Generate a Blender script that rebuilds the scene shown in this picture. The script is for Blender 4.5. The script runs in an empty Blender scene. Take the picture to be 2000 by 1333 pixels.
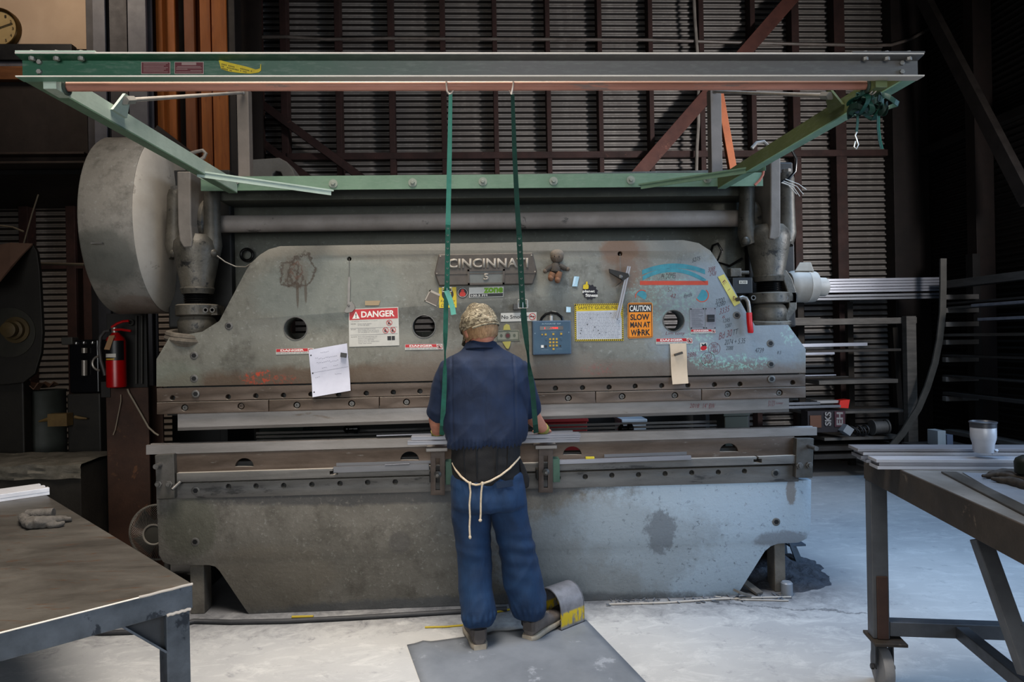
import bpy, bmesh, math, random
from mathutils import Vector, Matrix, noise
random.seed(7)
scene = bpy.context.scene
COL = scene.collection
PI = math.pi
V = Vector

# ------------------------------------------------------------------ camera
FPX, CX, CY, CAMH = 1355.0, 1000.0, 666.5, 1.5
YAW, PITCH, ROLL = math.radians(2.8), math.radians(-0.05), math.radians(-1.12)
_R0 = V((math.cos(YAW), -math.sin(YAW), 0))
_F0 = V((math.sin(YAW), math.cos(YAW), 0))
_F = _F0 * math.cos(PITCH) + V((0, 0, 1)) * math.sin(PITCH)
_U0 = -_F0 * math.sin(PITCH) + V((0, 0, 1)) * math.cos(PITCH)
_R = _R0 * math.cos(ROLL) + _U0 * math.sin(ROLL)
_U = _U0 * math.cos(ROLL) - _R0 * math.sin(ROLL)
EYE = V((0, 0, CAMH))
cam = bpy.data.cameras.new('camera')
camo = bpy.data.objects.new('camera', cam)
COL.objects.link(camo)
m = Matrix.Identity(4)
for i in range(3):
    m[i][0], m[i][1], m[i][2], m[i][3] = _R[i], _U[i], -_F[i], EYE[i]
camo.matrix_world = m
cam.sensor_width = 36.0
cam.lens = FPX / 2000.0 * 36.0
cam.clip_start = 0.05
cam.clip_end = 100
scene.camera = camo

def ray(px, py):
    return _R * ((px - CX) / FPX) - _U * ((py - CY) / FPX) + _F
def W(px, py, Y):
    """the point of the vertical plane at distance Y that shows at a photo pixel"""
    d = ray(px, py)
    return EYE + d * (Y / d.y)
def G(px, py, Z=0.0):
    """the point of the level plane at height Z that shows at a photo pixel"""
    d = ray(px, py)
    return EYE + d * ((Z - CAMH) / d.z)
def WXp(px, py, X):
    d = ray(px, py)
    return EYE + d * (X / d.x)

# ------------------------------------------------------------------ materials
def lin(h):
    h = h.lstrip('#')
    r = []
    for i in (0, 2, 4):
        c = int(h[i:i + 2], 16) / 255.0
        r.append(c / 12.92 if c <= 0.04045 else ((c + 0.055) / 1.055) ** 2.4)
    return (r[0], r[1], r[2], 1.0)

class NT:
    def __init__(s, name):
        s.m = bpy.data.materials.new(name)
        s.m.use_nodes = True
        s.t = s.m.node_tree
        s.t.nodes.clear()
        s.out = s.t.nodes.new('ShaderNodeOutputMaterial')
        s.b = s.t.nodes.new('ShaderNodeBsdfPrincipled')
        s.t.links.new(s.b.outputs[0], s.out.inputs[0])
    def n(s, typ, **kw):
        nd = s.t.nodes.new(typ)
        for k, v in kw.items():
            setattr(nd, k, v)
        return nd
    def l(s, a, b):
        s.t.links.new(a, b)
    def coords(s, world=False, scale=(1, 1, 1)):
        if world:
            o = s.n('ShaderNodeNewGeometry').outputs['Position']
        else:
            o = s.n('ShaderNodeTexCoord').outputs['Object']
        if scale != (1, 1, 1):
            mp = s.n('ShaderNodeMapping')
            mp.inputs['Scale'].default_value = scale
            s.l(o, mp.inputs[0])
            o = mp.outputs[0]
        return o
    def noise(s, co, scale, detail=5, rough=0.6, dist=0.0):
        nd = s.n('ShaderNodeTexNoise')
        nd.inputs['Scale'].default_value = scale
        nd.inputs['Detail'].default_value = detail
        nd.inputs['Roughness'].default_value = rough
        nd.inputs['Distortion'].default_value = dist
        s.l(co, nd.inputs['Vector'])
        return nd.outputs[0]
    def ramp(s, fac, a, b):
        r = s.n('ShaderNodeMapRange')
        r.inputs[1].default_value, r.inputs[2].default_value = a, b
        r.clamp = True
        s.l(fac, r.inputs[0])
        return r.outputs[0]
    def math(s, op, a, b=None):
        nd = s.n('ShaderNodeMath', operation=op)
        for i, x in enumerate((a, b)):
            if x is None:
                continue
            if isinstance(x, (int, float)):
                nd.inputs[i].default_value = x
            else:
                s.l(x, nd.inputs[i])
        return nd.outputs[0]
    def mix(s, fac, a, b):
        nd = s.n('ShaderNodeMix', data_type='RGBA')
        ins = [i for i in nd.inputs if i.enabled or True]
        fa, ca, cb = nd.inputs[0], nd.inputs[6], nd.inputs[7]
        for sock, x in ((fa, fac), (ca, a), (cb, b)):
            if isinstance(x, (int, float)):
                sock.default_value = x
            elif isinstance(x, tuple):
                sock.default_value = x
            else:
                s.l(x, sock)
        return nd.outputs[2]
    def bump(s, h, strength, dist=0.01):
        b = s.n('ShaderNodeBump')
        b.inputs['Strength'].default_value = strength
        b.inputs['Distance'].default_value = dist
        s.l(h, b.inputs['Height'])
        s.l(b.outputs[0], s.b.inputs['Normal'])

MATS = {}
def mat(name, c1, c2=None, rough=0.6, metal=0.0, scale=6.0, bump=0.15, bscale=70.0, patch=None, stretch=(1, 1, 1),
        dust=None, world=False, emit=None, bdist=0.004):
    """worn surface: two mottled colours, optional patches (colour, threshold, scale) and dust lying on upward faces"""
    if name in MATS:
        return MATS[name]
    s = NT(name)
    a = lin(c1)
    s.b.inputs['Roughness'].default_value = rough
    s.b.inputs['Metallic'].default_value = metal
    if c2 is None and patch is None and dust is None and bump == 0:
        s.b.inputs['Base Color'].default_value = a
    else:
        co = s.coords(world, stretch)
        col = a
        if c2 is not None:
            col = s.mix(s.ramp(s.noise(co, scale, 6, 0.65), 0.35, 0.65), a, lin(c2))
        if patch:
            pc, th, ps = patch
            col = s.mix(s.ramp(s.noise(co, ps, 8, 0.7, 0.3), th, th + 0.05), col, lin(pc))
        if dust:
            g = s.n('ShaderNodeNewGeometry')
            sx = s.n('ShaderNodeSeparateXYZ')
            s.l(g.outputs['Normal'], sx.inputs[0])
            col = s.mix(s.ramp(sx.outputs[2], 0.45, 0.95), col, lin(dust))
        if isinstance(col, tuple):
            s.b.inputs['Base Color'].default_value = col
        else:
            s.l(col, s.b.inputs['Base Color'])
        if bump:
            co2 = s.coords(world)
            s.bump(s.noise(co2, bscale, 4, 0.7), bump, bdist)
            rr = s.n('ShaderNodeMapRange')
            rr.inputs[3].default_value = max(0.05, rough - 0.12)
            rr.inputs[4].default_value = min(1, rough + 0.12)
            s.l(s.noise(co2, scale * 2.3, 4), rr.inputs[0])
            s.l(rr.outputs[0], s.b.inputs['Roughness'])
    if emit:
        s.b.inputs['Emission Color'].default_value = lin(c1)
        s.b.inputs['Emission Strength'].default_value = emit
    MATS[name] = s.m
    return s.m

# ------------------------------------------------------------------ mesh helpers
WLOC = {}
def tag(o, label=None, cat=None, group=None, kind=None):
    if label: o['label'] = label
    if cat: o['category'] = cat
    if group: o['group'] = group
    if kind: o['kind'] = kind
    return o
def thing(name, label, cat, loc, group=None):
    o = bpy.data.objects.new(name, None)
    COL.objects.link(o)
    o.empty_display_size = 0.1
    o.location = loc
    WLOC[o.name] = V(loc)
    return tag(o, label, cat, group)

def link_mesh(name, me, mt, parent=None, origin=None):
    if origin is None:
        xs = [v.co.x for v in me.vertices]; ys = [v.co.y for v in me.vertices]; zs = [v.co.z for v in me.vertices]
        origin = V(((min(xs) + max(xs)) / 2, (min(ys) + max(ys)) / 2, min(zs)))
    me.transform(Matrix.Translation(-origin))
    if mt is not None:
        me.materials.clear()
        me.materials.append(mt)
    o = bpy.data.objects.new(name, me)
    COL.objects.link(o)
    WLOC[o.name] = origin.copy()
    if parent is not None:
        o.parent = parent
        o.location = origin - WLOC[parent.name]
    else:
        o.location = origin
    return o

class MB:
    def __init__(s):
        s.b = bmesh.new()
    def poly(s, pts):
        vs = [s.b.verts.new(p) for p in pts]
        return s.b.faces.new(vs)
    def hexa(s, p):
        """eight corners: bottom ring then top ring"""
        v = [s.b.verts.new(q) for q in p]
        for f in ((3, 2, 1, 0), (4, 5, 6, 7), (0, 1, 5, 4), (1, 2, 6, 5), (2, 3, 7, 6), (3, 0, 4, 7)):
            s.b.faces.new([v[i] for i in f])
        return s
    def box(s, x0, x1, y0, y1, z0, z1):
        return s.hexa([V((x0, y0, z0)), V((x1, y0, z0)), V((x1, y1, z0)), V((x0, y1, z0)),
                       V((x0, y0, z1)), V((x1, y0, z1)), V((x1, y1, z1)), V((x0, y1, z1))])
    def bar(s, a, b, w, h, up=V((0, 0, 1))):
        """square bar from a to b: w across, h along up"""
        a, b = V(a), V(b)
        d = (b - a).normalized()
        sd = d.cross(up).normalized()
        if sd.length < 0.5:
            sd = d.cross(V((0, 1, 0))).normalized()
        u = sd.cross(d).normalized()
        o = [sd * (-w / 2) + u * (-h / 2), sd * (w / 2) + u * (-h / 2), sd * (w / 2) + u * (h / 2), sd * (-w / 2) + u * (h / 2)]
        return s.hexa([a + o[0], a + o[1], b + o[1], b + o[0], a + o[3], a + o[2], b + o[2], b + o[3]])
    def prism(s, pts, off):
        """closed polygon pushed along off"""
        off = V(off)
        a = [s.b.verts.new(p) for p in pts]
        b = [s.b.verts.new(V(p) + off) for p in pts]
        n = len(pts)
        s.b.faces.new(a[::-1]); s.b.faces.new(b)
        for i in range(n):
            s.b.faces.new([a[i], a[(i + 1) % n], b[(i + 1) % n], b[i]])
        return s
    def rings(s, rings, cap=True, closed=True):
        vr = [[s.b.verts.new(p) for p in r] for r in rings]
        n = len(rings[0])
        for i in range(len(vr) - 1):
            for j in range(n if closed else n - 1):
                k = (j + 1) % n
                s.b.faces.new([vr[i][j], vr[i][k], vr[i + 1][k], vr[i + 1][j]])
        if cap:
            s.b.faces.new(vr[0][::-1]); s.b.faces.new(vr[-1])
        return s
    def tube(s, path, r, seg=12, cap=True, flat=None):
        """round tube along a path; r a number or one per point; flat=(w,h,up) makes a flat band"""
        path = [V(p) for p in path]
        n = len(path)
        rs = r if isinstance(r, (list, tuple)) else [r] * n
        t0 = (path[1] - path[0]).normalized()
        up = V((0, 0, 1)) if abs(t0.z) < 0.9 else V((1, 0, 0))
        sd = t0.cross(up).normalized()
        out = []
        for i in range(n):
            if i == 0: t = path[1] - path[0]
            elif i == n - 1: t = path[-1] - path[-2]
            else: t = (path[i + 1] - path[i]).normalized() + (path[i] - path[i - 1]).normalized()
            t.normalize()
            sd = (sd - t * sd.dot(t)).normalized()
            u = t.cross(sd)
            out.append([path[i] + sd * (math.cos(2 * PI * k / seg) * rs[i]) + u * (math.sin(2 * PI * k / seg) * rs[i]) for k in range(seg)])
        return s.rings(out, cap)
    def cyl(s, a, b, r, r2=None, seg=24):
        return s.tube([a, b], [r, r if r2 is None else r2], seg)
    def lathe(s, base, axis, prof, seg=32):
        """profile of (distance along axis, radius)"""
        base, axis = V(base), V(axis).normalized()
        up = V((0, 0, 1)) if abs(axis.z) < 0.9 else V((1, 0, 0))
        sd = axis.cross(up).normalized(); u = axis.cross(sd)
        return s.rings([[base + axis * h + (sd * math.cos(2 * PI * k / seg) + u * math.sin(2 * PI * k / seg)) * max(r, 1e-4) for k in range(seg)] for h, r in prof])
    def torus(s, c, axis, R, r, seg=32, sub=10, a0=0, a1=2 * PI):
        c, axis = V(c), V(axis).normalized()
        up = V((0, 0, 1)) if abs(axis.z) < 0.9 else V((1, 0, 0))
        sd = axis.cross(up).normalized(); u = axis.cross(sd)
        full = abs(a1 - a0 - 2 * PI) < 1e-6
        N = seg if full else seg + 1
        rr = []
        for i in range(N):
            t = a0 + (a1 - a0) * i / seg
            d = sd * math.cos(t) + u * math.sin(t)
            rr.append([c + d * (R + r * math.cos(2 * PI * k / sub)) + axis * (r * math.sin(2 * PI * k / sub)) for k in range(sub)])
        if full: rr.append(rr[0])
        return s.rings(rr, cap=not full)
    def ball(s, c, rx, ry=None, rz=None, seg=20, rot=None):
        ry = rx if ry is None else ry
        rz = rx if rz is None else rz
        c = V(c)
        rr = []
        for i in range(1, seg // 2):
            t = PI * i / (seg // 2)
            ring = []
            for k in range(seg):
                p = V((rx * math.sin(t) * math.cos(2 * PI * k / seg), ry * math.sin(t) * math.sin(2 * PI * k / seg), -rz * math.cos(t)))
                if rot is not None: p = rot @ p
                ring.append(c + p)
            rr.append(ring)
        return s.rings(rr)
    def hexbolt(s, c, axis, r, h):
        return s.lathe(c, axis, [(0, r), (h * 0.9, r), (h, r * 0.85)], 6)
    def mesh(s, name, smooth=False):
        bmesh.ops.remove_doubles(s.b, verts=s.b.verts, dist=1e-6)
        bmesh.ops.recalc_face_normals(s.b, faces=s.b.faces)
        me = bpy.data.meshes.new(name)
        s.b.to_mesh(me)
        s.b.free()
        if smooth:
            me.polygons.foreach_set('use_smooth', [True] * len(me.polygons))
        return me
    def build(s, name, mt, parent=None, bevel=0.0, smooth=False, seg=2, origin=None):
        o = link_mesh(name, s.mesh(name, smooth), mt, parent, origin)
        if bevel:
            b = o.modifiers.new('edge', 'BEVEL')
            b.width = bevel; b.segments = seg; b.limit_method = 'ANGLE'; b.angle_limit = math.radians(35)
        if smooth == 'auto' or smooth:
            shade_auto(o)
        return o

def shade_auto(o, ang=40):
    bm = bmesh.new(); bm.from_mesh(o.data)
    for f in bm.faces: f.smooth = True
    for e in bm.edges:
        if len(e.link_faces) == 2:
            e.smooth = e.calc_face_angle(0) < math.radians(ang)
    bm.to_mesh(o.data); bm.free()

def eval_mesh(o):
    dg = bpy.context.evaluated_depsgraph_get()
    dg.update()
    me = bpy.data.meshes.new_from_object(o.evaluated_get(dg))
    return me

def circle(cx, cz, r, n=28):
    return [(cx + r * math.cos(2 * PI * k / n), cz + r * math.sin(2 * PI * k / n)) for k in range(n)]

def plate(name, outline, holes, y0, y1, mt, parent=None, chamfer=0.0, origin=None):
    """flat plate in the XZ plane between y0 (front) and y1, cut through by holes"""
    cu = bpy.data.curves.new('c', 'CURVE')
    cu.dimensions = '2D'; cu.fill_mode = 'BOTH'
    th = abs(y1 - y0)
    cu.extrude = th / 2 - chamfer
    cu.bevel_depth = chamfer
    cu.bevel_resolution = 1
    if chamfer: cu.offset = -chamfer
    for loop in [outline] + list(holes):
        sp = cu.splines.new('POLY')
        sp.points.add(len(loop) - 1)
        for p, q in zip(sp.points, loop): p.co = (q[0], q[1], 0, 1)
        sp.use_cyclic_u = True
    o = bpy.data.objects.new('c', cu)
    COL.objects.link(o)
    me = eval_mesh(o)
    bpy.data.objects.remove(o); bpy.data.curves.remove(cu)
    yc = (y0 + y1) / 2
    for v in me.vertices:
        v.co = V((v.co.x, yc - v.co.z, v.co.y))
    bm = bmesh.new(); bm.from_mesh(me)
    bmesh.ops.remove_doubles(bm, verts=bm.verts, dist=1e-6)
    bmesh.ops.recalc_face_normals(bm, faces=bm.faces)
    bm.to_mesh(me); bm.free()
    r = link_mesh(name, me, mt, parent, origin)
    shade_auto(r, 30)
    return r

def text_mesh(s, extrude=0.0, bold=0.0, shear=0.0):
    """lettering as a mesh in the unit box 0..1 x 0..1 (x right, y up)"""
    cu = bpy.data.curves.new('t', 'FONT')
    cu.body = s
    cu.size = 1
    cu.offset = bold
    cu.shear = shear
    cu.resolution_u = 3
    o = bpy.data.objects.new('t', cu)
    COL.objects.link(o)
    me = eval_mesh(o)
    bpy.data.objects.remove(o); bpy.data.curves.remove(cu)
    xs = [v.co.x for v in me.vertices]; ys = [v.co.y for v in me.vertices]
    if not xs:
        return me
    x0, x1, y0, y1 = min(xs), max(xs), min(ys), max(ys)
    for v in me.vertices:
        v.co.x = (v.co.x - x0) / max(1e-6, x1 - x0); v.co.y = (v.co.y - y0) / max(1e-6, y1 - y0)
    return me

class Face:
    """a flat four cornered sheet: corners top-left, top-right, bottom-right, bottom-left in world space, n towards the viewer"""
    def __init__(s, tl, tr, br, bl):
        s.c = [V(tl), V(tr), V(br), V(bl)]
        s.n = ((s.c[1] - s.c[0]).cross(s.c[0] - s.c[3])).normalized()
    def p(s, u, v, lift=0.0):
        a = s.c[0].lerp(s.c[1], u); b = s.c[3].lerp(s.c[2], u)
        return a.lerp(b, v) + s.n * lift
    def sheet(s, name, mt, parent=None, th=0.001, origin=None):
        m_ = MB()
        m_.prism([s.p(0, 0), s.p(1, 0), s.p(1, 1), s.p(0, 1)], s.n * th)
        return m_.build(name, mt, parent)
    def rect(s, m_, u0, v0, u1, v1, lift, th=0.0004):
        m_.prism([s.p(u0, v0, lift), s.p(u1, v0, lift), s.p(u1, v1, lift), s.p(u0, v1, lift)], s.n * th)
    def polyuv(s, m_, pts, lift, th=0.0004):
        m_.prism([s.p(u, v, lift) for u, v in pts], s.n * th)
    def text(s, name, st, u0, v0, u1, v1, mt, parent, lift=0.0012, bold=0.0, shear=0.0):
        me = text_mesh(st, bold=bold, shear=shear)
        for v in me.vertices:
            v.co = s.p(u0 + (u1 - u0) * v.co.x, v1 - (v1 - v0) * v.co.y, lift)
        return link_mesh(name, me, mt, parent)

def ordinal(i):
    return ['topmost', 'second from the top', 'third from the top', 'fourth from the top', 'fifth from the top', 'sixth from the top', 'seventh from the top', 'eighth from the top', 'ninth from the top', 'tenth from the top'][i]
def structure(o):
    o['kind'] = 'structure'
    return o
# ------------------------------------------------------------------ render look, world, lamps
scene.view_settings.view_transform = 'Standard'
scene.view_settings.look = 'Medium High Contrast'
scene.view_settings.exposure = -0.10
world = bpy.data.worlds.new('world'); scene.world = world
world.use_nodes = True
bg = world.node_tree.nodes['Background']
bg.inputs[0].default_value = (0.75, 0.86, 1.0, 1)
bg.inputs[1].default_value = 0.04

def area(name, loc, target, sx, sy, power, color, spread=180):
    l = bpy.data.lights.new(name, 'AREA')
    l.shape = 'RECTANGLE'; l.size = sx; l.size_y = sy; l.energy = power; l.color = color
    l.spread = math.radians(spread)
    o = bpy.data.objects.new(name, l); COL.objects.link(o)
    o.location = loc
    o.rotation_euler = (V(target) - V(loc)).to_track_quat('-Z', 'Y').to_euler()
    return o
area('door_daylight_side', (5.0, 1.2, 2.3), (1.6, 4.3, 0.3), 3.0, 2.6, 70, (0.55, 0.74, 1.0), 120)
area('door_daylight_front', (-0.6, -2.6, 2.2), (-0.4, 4.0, 1.0), 4.0, 2.4, 38, (0.97, 0.99, 1.0), 75)
area('roof_light', (-0.7, 1.9, 6.0), (-0.9, 2.3, 0.0), 2.4, 1.8, 108, (1.0, 0.91, 0.81), 72)
area('floor_fill_cool', (3.0, 3.4, 6.0), (3.0, 4.4, 0.0), 2.0, 2.0, 62, (0.46, 0.68, 1.0), 80)  # unseen overhead fill, added to spread cool daylight on the floor
area('wall_daylight', (4.7, 3.1, 2.6), (1.2, 8.2, 3.4), 0.5, 0.5, 80, (1.0, 0.95, 0.92), 100)
area('office_lamp', (-3.6, 4.6, 5.4), (-3.4, 6.6, 4.4), 0.8, 0.8, 20, (1.0, 0.86, 0.72), 130)
area('loft_under_fill', (-3.9, 6.3, 2.3), (-3.6, 8.2, 1.6), 0.4, 0.3, 5, (1.0, 0.8, 0.62), 140)  # added fill light, lifts the dark wall under the loft

# ------------------------------------------------------------------ the setting
BACKY = 8.15
STUDY = 7.98
XR = WXp(1768, 600, 1).x  # direction only
RIGHTX = W(1768, 600, BACKY).x
LEFTX = -9.0
CEILZ = 6.6

def floor_mat():
    s = NT('concrete_floor')
    co = s.coords(True)
    n1 = s.noise(co, 0.9, 6, 0.6)
    n2 = s.noise(co, 9, 8, 0.75, 0.4)
    n3 = s.noise(s.coords(True, (2.0, 4.0, 1)), 2.2, 9, 0.78, 0.9)
    col = s.mix(s.ramp(n1, 0.35, 0.65), lin('#adadac'), lin('#979899'))
    col = s.mix(s.math('MULTIPLY', s.ramp(n3, 0.5, 0.7), 0.7), col, lin('#c0c0be'))
    col = s.mix(s.math('MULTIPLY', s.ramp(n2, 0.58, 0.72), 0.55), col, lin('#63656a'))
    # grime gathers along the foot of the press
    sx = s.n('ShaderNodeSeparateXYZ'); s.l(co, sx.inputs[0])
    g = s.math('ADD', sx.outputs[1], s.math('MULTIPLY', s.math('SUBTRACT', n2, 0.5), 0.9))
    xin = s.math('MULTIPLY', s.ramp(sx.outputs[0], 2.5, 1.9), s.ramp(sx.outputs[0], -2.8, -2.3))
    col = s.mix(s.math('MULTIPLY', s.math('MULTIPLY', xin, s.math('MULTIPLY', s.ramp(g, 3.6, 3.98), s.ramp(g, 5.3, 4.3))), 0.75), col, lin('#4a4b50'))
    # a crack
    d = s.math('ABSOLUTE', s.math('SUBTRACT', s.math('ADD', sx.outputs[1], s.math('MULTIPLY', sx.outputs[0], 0.42)), s.math('ADD', 4.45, s.math('MULTIPLY', s.math('SUBTRACT', s.noise(co, 3.0, 6, 0.7), 0.5), 0.5))))
    col = s.mix(s.math('MULTIPLY', s.math('MULTIPLY', s.ramp(d, 0.02, 0.005), s.ramp(sx.outputs[0], 0.9, 1.3)), 0.6), col, lin('#3c3d40'))
    s.l(col, s.b.inputs['Base Color'])
    s.b.inputs['Roughness'].default_value = 0.72
    s.bump(s.math('ADD', n2, n3), 0.25, 0.01)
    return s.m
fl = MB().box(LEFTX, 9.5, -6, 9.5, -0.1, 0.0).build('floor', floor_mat(), origin=V((0, 0, 0)))
structure(fl)

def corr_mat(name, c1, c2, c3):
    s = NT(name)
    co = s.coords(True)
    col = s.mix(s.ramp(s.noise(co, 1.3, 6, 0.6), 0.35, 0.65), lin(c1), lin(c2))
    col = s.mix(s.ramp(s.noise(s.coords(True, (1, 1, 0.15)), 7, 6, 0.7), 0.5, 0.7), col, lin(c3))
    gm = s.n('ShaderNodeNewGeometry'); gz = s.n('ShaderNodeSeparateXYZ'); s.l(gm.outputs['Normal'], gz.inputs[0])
    col = s.mix(s.ramp(gz.outputs[2], -0.1, -0.7), col, lin('#2c2826'))  # rib shading put into the colour: undersides darker, upward faces paler
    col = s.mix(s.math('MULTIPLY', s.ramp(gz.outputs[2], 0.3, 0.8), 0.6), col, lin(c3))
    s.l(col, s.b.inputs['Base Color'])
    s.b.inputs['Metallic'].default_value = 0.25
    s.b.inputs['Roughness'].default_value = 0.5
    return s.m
def corrugated(name, p0, p1, z0, z1, mt, nrm, pitch=0.0685, amp=0.0165):
    """sheet metal wall between plan points p0 and p1 with level ribs"""
    m_ = MB()
    n = int((z1 - z0) / pitch * 8)
    rows = []
    for i in range(n + 1):
        z = z0 + (z1 - z0) * i / n
        o = V(nrm) * (amp * math.sin(2 * PI * z / pitch))
        rows.append([V((p0[0], p0[1], z)) + o, V((p1[0], p1[1], z)) + o])
    vr = [[m_.b.verts.new(p) for p in r] for r in rows]
    for i in range(n):
        m_.b.faces.new([vr[i][0], vr[i][1], vr[i + 1][1], vr[i + 1][0]])
    o = m_.build(name, mt, smooth=False)
    for f in o.data.polygons: f.use_smooth = True
    return structure(o)
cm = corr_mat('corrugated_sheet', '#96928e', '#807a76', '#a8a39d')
cmd = corr_mat('corrugated_sheet_dark', '#2f2d2b', '#242220', '#383531')  # darker copy: the corner's dimness put into the sheet colour
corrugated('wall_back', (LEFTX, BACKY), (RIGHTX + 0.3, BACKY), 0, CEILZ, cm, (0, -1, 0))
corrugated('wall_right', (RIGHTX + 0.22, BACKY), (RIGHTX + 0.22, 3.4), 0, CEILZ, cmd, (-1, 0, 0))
structure(MB().box(LEFTX - 0.1, LEFTX, -6, BACKY, 0, CEILZ).build('wall_left', mat('wall_left', '#3a3632', '#2c2926')))
structure(MB().box(LEFTX, 9.5, 2.2, BACKY + 0.2, CEILZ, CEILZ + 0.1).build('ceiling', mat('ceiling', '#2a2624', '#332e2b')))

stud_m = mat('red_oxide_steel', '#3d2723', '#2b1b18', rough=0.7, scale=5, patch=('#4d332b', 0.62, 9), bump=0.2)
tn = [0]
def trim(m_, mt, bevel=0.004):
    tn[0] += 1
    return structure(m_.build('trim_%d' % tn[0], mt, bevel=bevel))
# wall studs: front flange on a thin web
for px, w in ((507, 9), (557, 13), (663, 11), (767, 11), (868.5, 10), (970.5, 9), (1074, 9), (1175.5, 9), (1275, 9), (1374.5, 10), (1475, 10), (1558, 15), (1644, 22)):
    x = W(px, 300, STUDY).x
    hw = w / 1355 * STUDY / 2
    m_ = MB().box(x - hw, x + hw, STUDY, STUDY + 0.15, 0, CEILZ)
    trim(m_, stud_m)
x = W(1754, 300, STUDY).x
trim(MB().box(x - 0.07, RIGHTX + 0.2, STUDY - 0.02, STUDY + 0.16, 0, CEILZ), mat('dark_steel', '#241c1a', '#1a1514'))
for px in (48, 140, 172):
    x = W(px, 600, STUDY).x
    trim(MB().box(x - 0.05, x + 0.05, STUDY, STUDY + 0.15, 0, CEILZ), stud_m)
# level girt between the studs
a, b = W(560, 306, STUDY - 0.02), W(1735, 297, STUDY - 0.02)
trim(MB().bar((a.x, STUDY + 0.015, (a.z + b.z) / 2), (b.x, STUDY + 0.015, (a.z + b.z) / 2), 0.06, 0.075), stud_m)
a, b = W(40, 520, STUDY - 0.02), W(200, 515, STUDY - 0.02)
trim(MB().bar((LEFTX, STUDY + 0.03, a.z), (b.x + 3, STUDY + 0.03, a.z), 0.05, 0.07), stud_m)
# wind braces in front of the studs
def brace(p, q, wpx, Y, mt, d=0.05):
    a, b = W(p[0], p[1], Y), W(q[0], q[1], Y)
    w = wpx / 1355 * Y
    return trim(MB().bar(a, b, d, w, up=V((0, 0, 1))), mt)
rb = mat('red_oxide_brace', '#5e3a31', '#4a2c26', rough=0.65, scale=4, patch=('#7a5245', 0.62, 6), bump=0.2)
brace((1236, 352), (1556, -14), 26, STUDY - 0.10, rb)
brace((480, 180), (712, 352), 15, STUDY - 0.10, stud_m)
brace((486, 258), (615, 358), 14, STUDY - 0.04, stud_m)
brace((466, 176), (426, 345), 22, STUDY - 0.30, rb)
brace((1403, 176), (1433, 345), 15, 5.6, mat('rust_orange_strip', '#96552f', '#7f4525', rough=0.7, bump=0.15))
brace((300, 258), (420, 350), 30, 6.05, mat('dark_loft_brace', '#2a211d', '#1f1815'))
# right hand wall framing, colours darkened to stand for the dim corner
dk = mat('dim_corner_steel', '#1f1c1a', '#161412', rough=0.7, scale=6, bump=0.2)
brn = mat('dim_corner_red_steel', '#241814', '#19110e', rough=0.7, scale=6, bump=0.2)
for px in (1915,):
    p = WXp(px, 400, RIGHTX + 0.1)
    trim(MB().box(RIGHTX, RIGHTX + 0.2, p.y - 0.07, p.y + 0.07, 0, CEILZ), brn)
p, q = WXp(1790, 303, RIGHTX + 0.1), WXp(2030, 190, RIGHTX + 0.1)
trim(MB().bar((RIGHTX + 0.13, BACKY, p.z), (RIGHTX + 0.13, 3.4, p.z), 0.1, 0.09), dk)
p, q = WXp(1800, -10, RIGHTX - 0.1), WXp(2010, 395, RIGHTX - 0.1)
trim(MB().bar(p, q, 0.08, 0.14), mat('dusty_dark_steel', '#3d3835', '#2b2725', dust='#625b56', scale=5))
p, q = WXp(1795, 0, RIGHTX - 0.02), WXp(1886, 190, RIGHTX - 0.02)

# ---- mezzanine office, upper corner on the flywheel side
MY = 6.4
def zrow(y, Y=MY, px=80): return W(px, y, Y).z
def xcol(px, Y=MY, y=100): return W(px, y, Y).x
office = mat('beige_office_wall', '#a3907c', '#968370', rough=0.8, scale=1.5, bump=0.05)
structure(MB().box(LEFTX, xcol(214), MY, MY + 0.12, zrow(96), CEILZ).build('wall_office', office))
trim(MB().box(LEFTX, xcol(150), MY - 0.08, MY - 0.002, zrow(124), zrow(93)), mat('black_rail', '#17171a', '#0f0f11', rough=0.5))
trim(MB().box(LEFTX, xcol(170), MY - 0.05, MY + 0.06, zrow(134), zrow(124.2)), mat('grey_sill', '#5d5a60', '#4a474b'))
wood_dark = mat('brown_timber', '#6a4424', '#573519', rough=0.6, scale=4, stretch=(1, 1, 8))
trim(MB().box(LEFTX, xcol(168), MY - 0.06, MY + 0.06, zrow(160), zrow(134.2)), wood_dark)
trim(MB().box(LEFTX, xcol(168), MY, MY + 0.10, zrow(302), zrow(160.2)), mat('dark_fascia_board', '#2a211c', '#221a16', rough=0.8))
zb = zrow(325); zt = zrow(303)
ib = MB().box(LEFTX, xcol(172), MY - 0.10, MY + 0.12, zb, zb + 0.02)
ib.box(LEFTX, xcol(172), MY - 0.01, MY + 0.03, zb + 0.02, zt - 0.02)
ib.box(LEFTX, xcol(172), MY - 0.10, MY + 0.12, zt - 0.02, zt)
trim(ib, mat('dusty_brown_beam', '#3a2e27', '#2c231d', dust='#665446'))
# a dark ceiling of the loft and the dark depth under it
structure(MB().box(LEFTX, xcol(290), MY + 0.13, BACKY - 0.02, zb - 0.04, zb).build('ceiling_loft', mat('loft_underside', '#1b1715', '#151210')))
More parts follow.
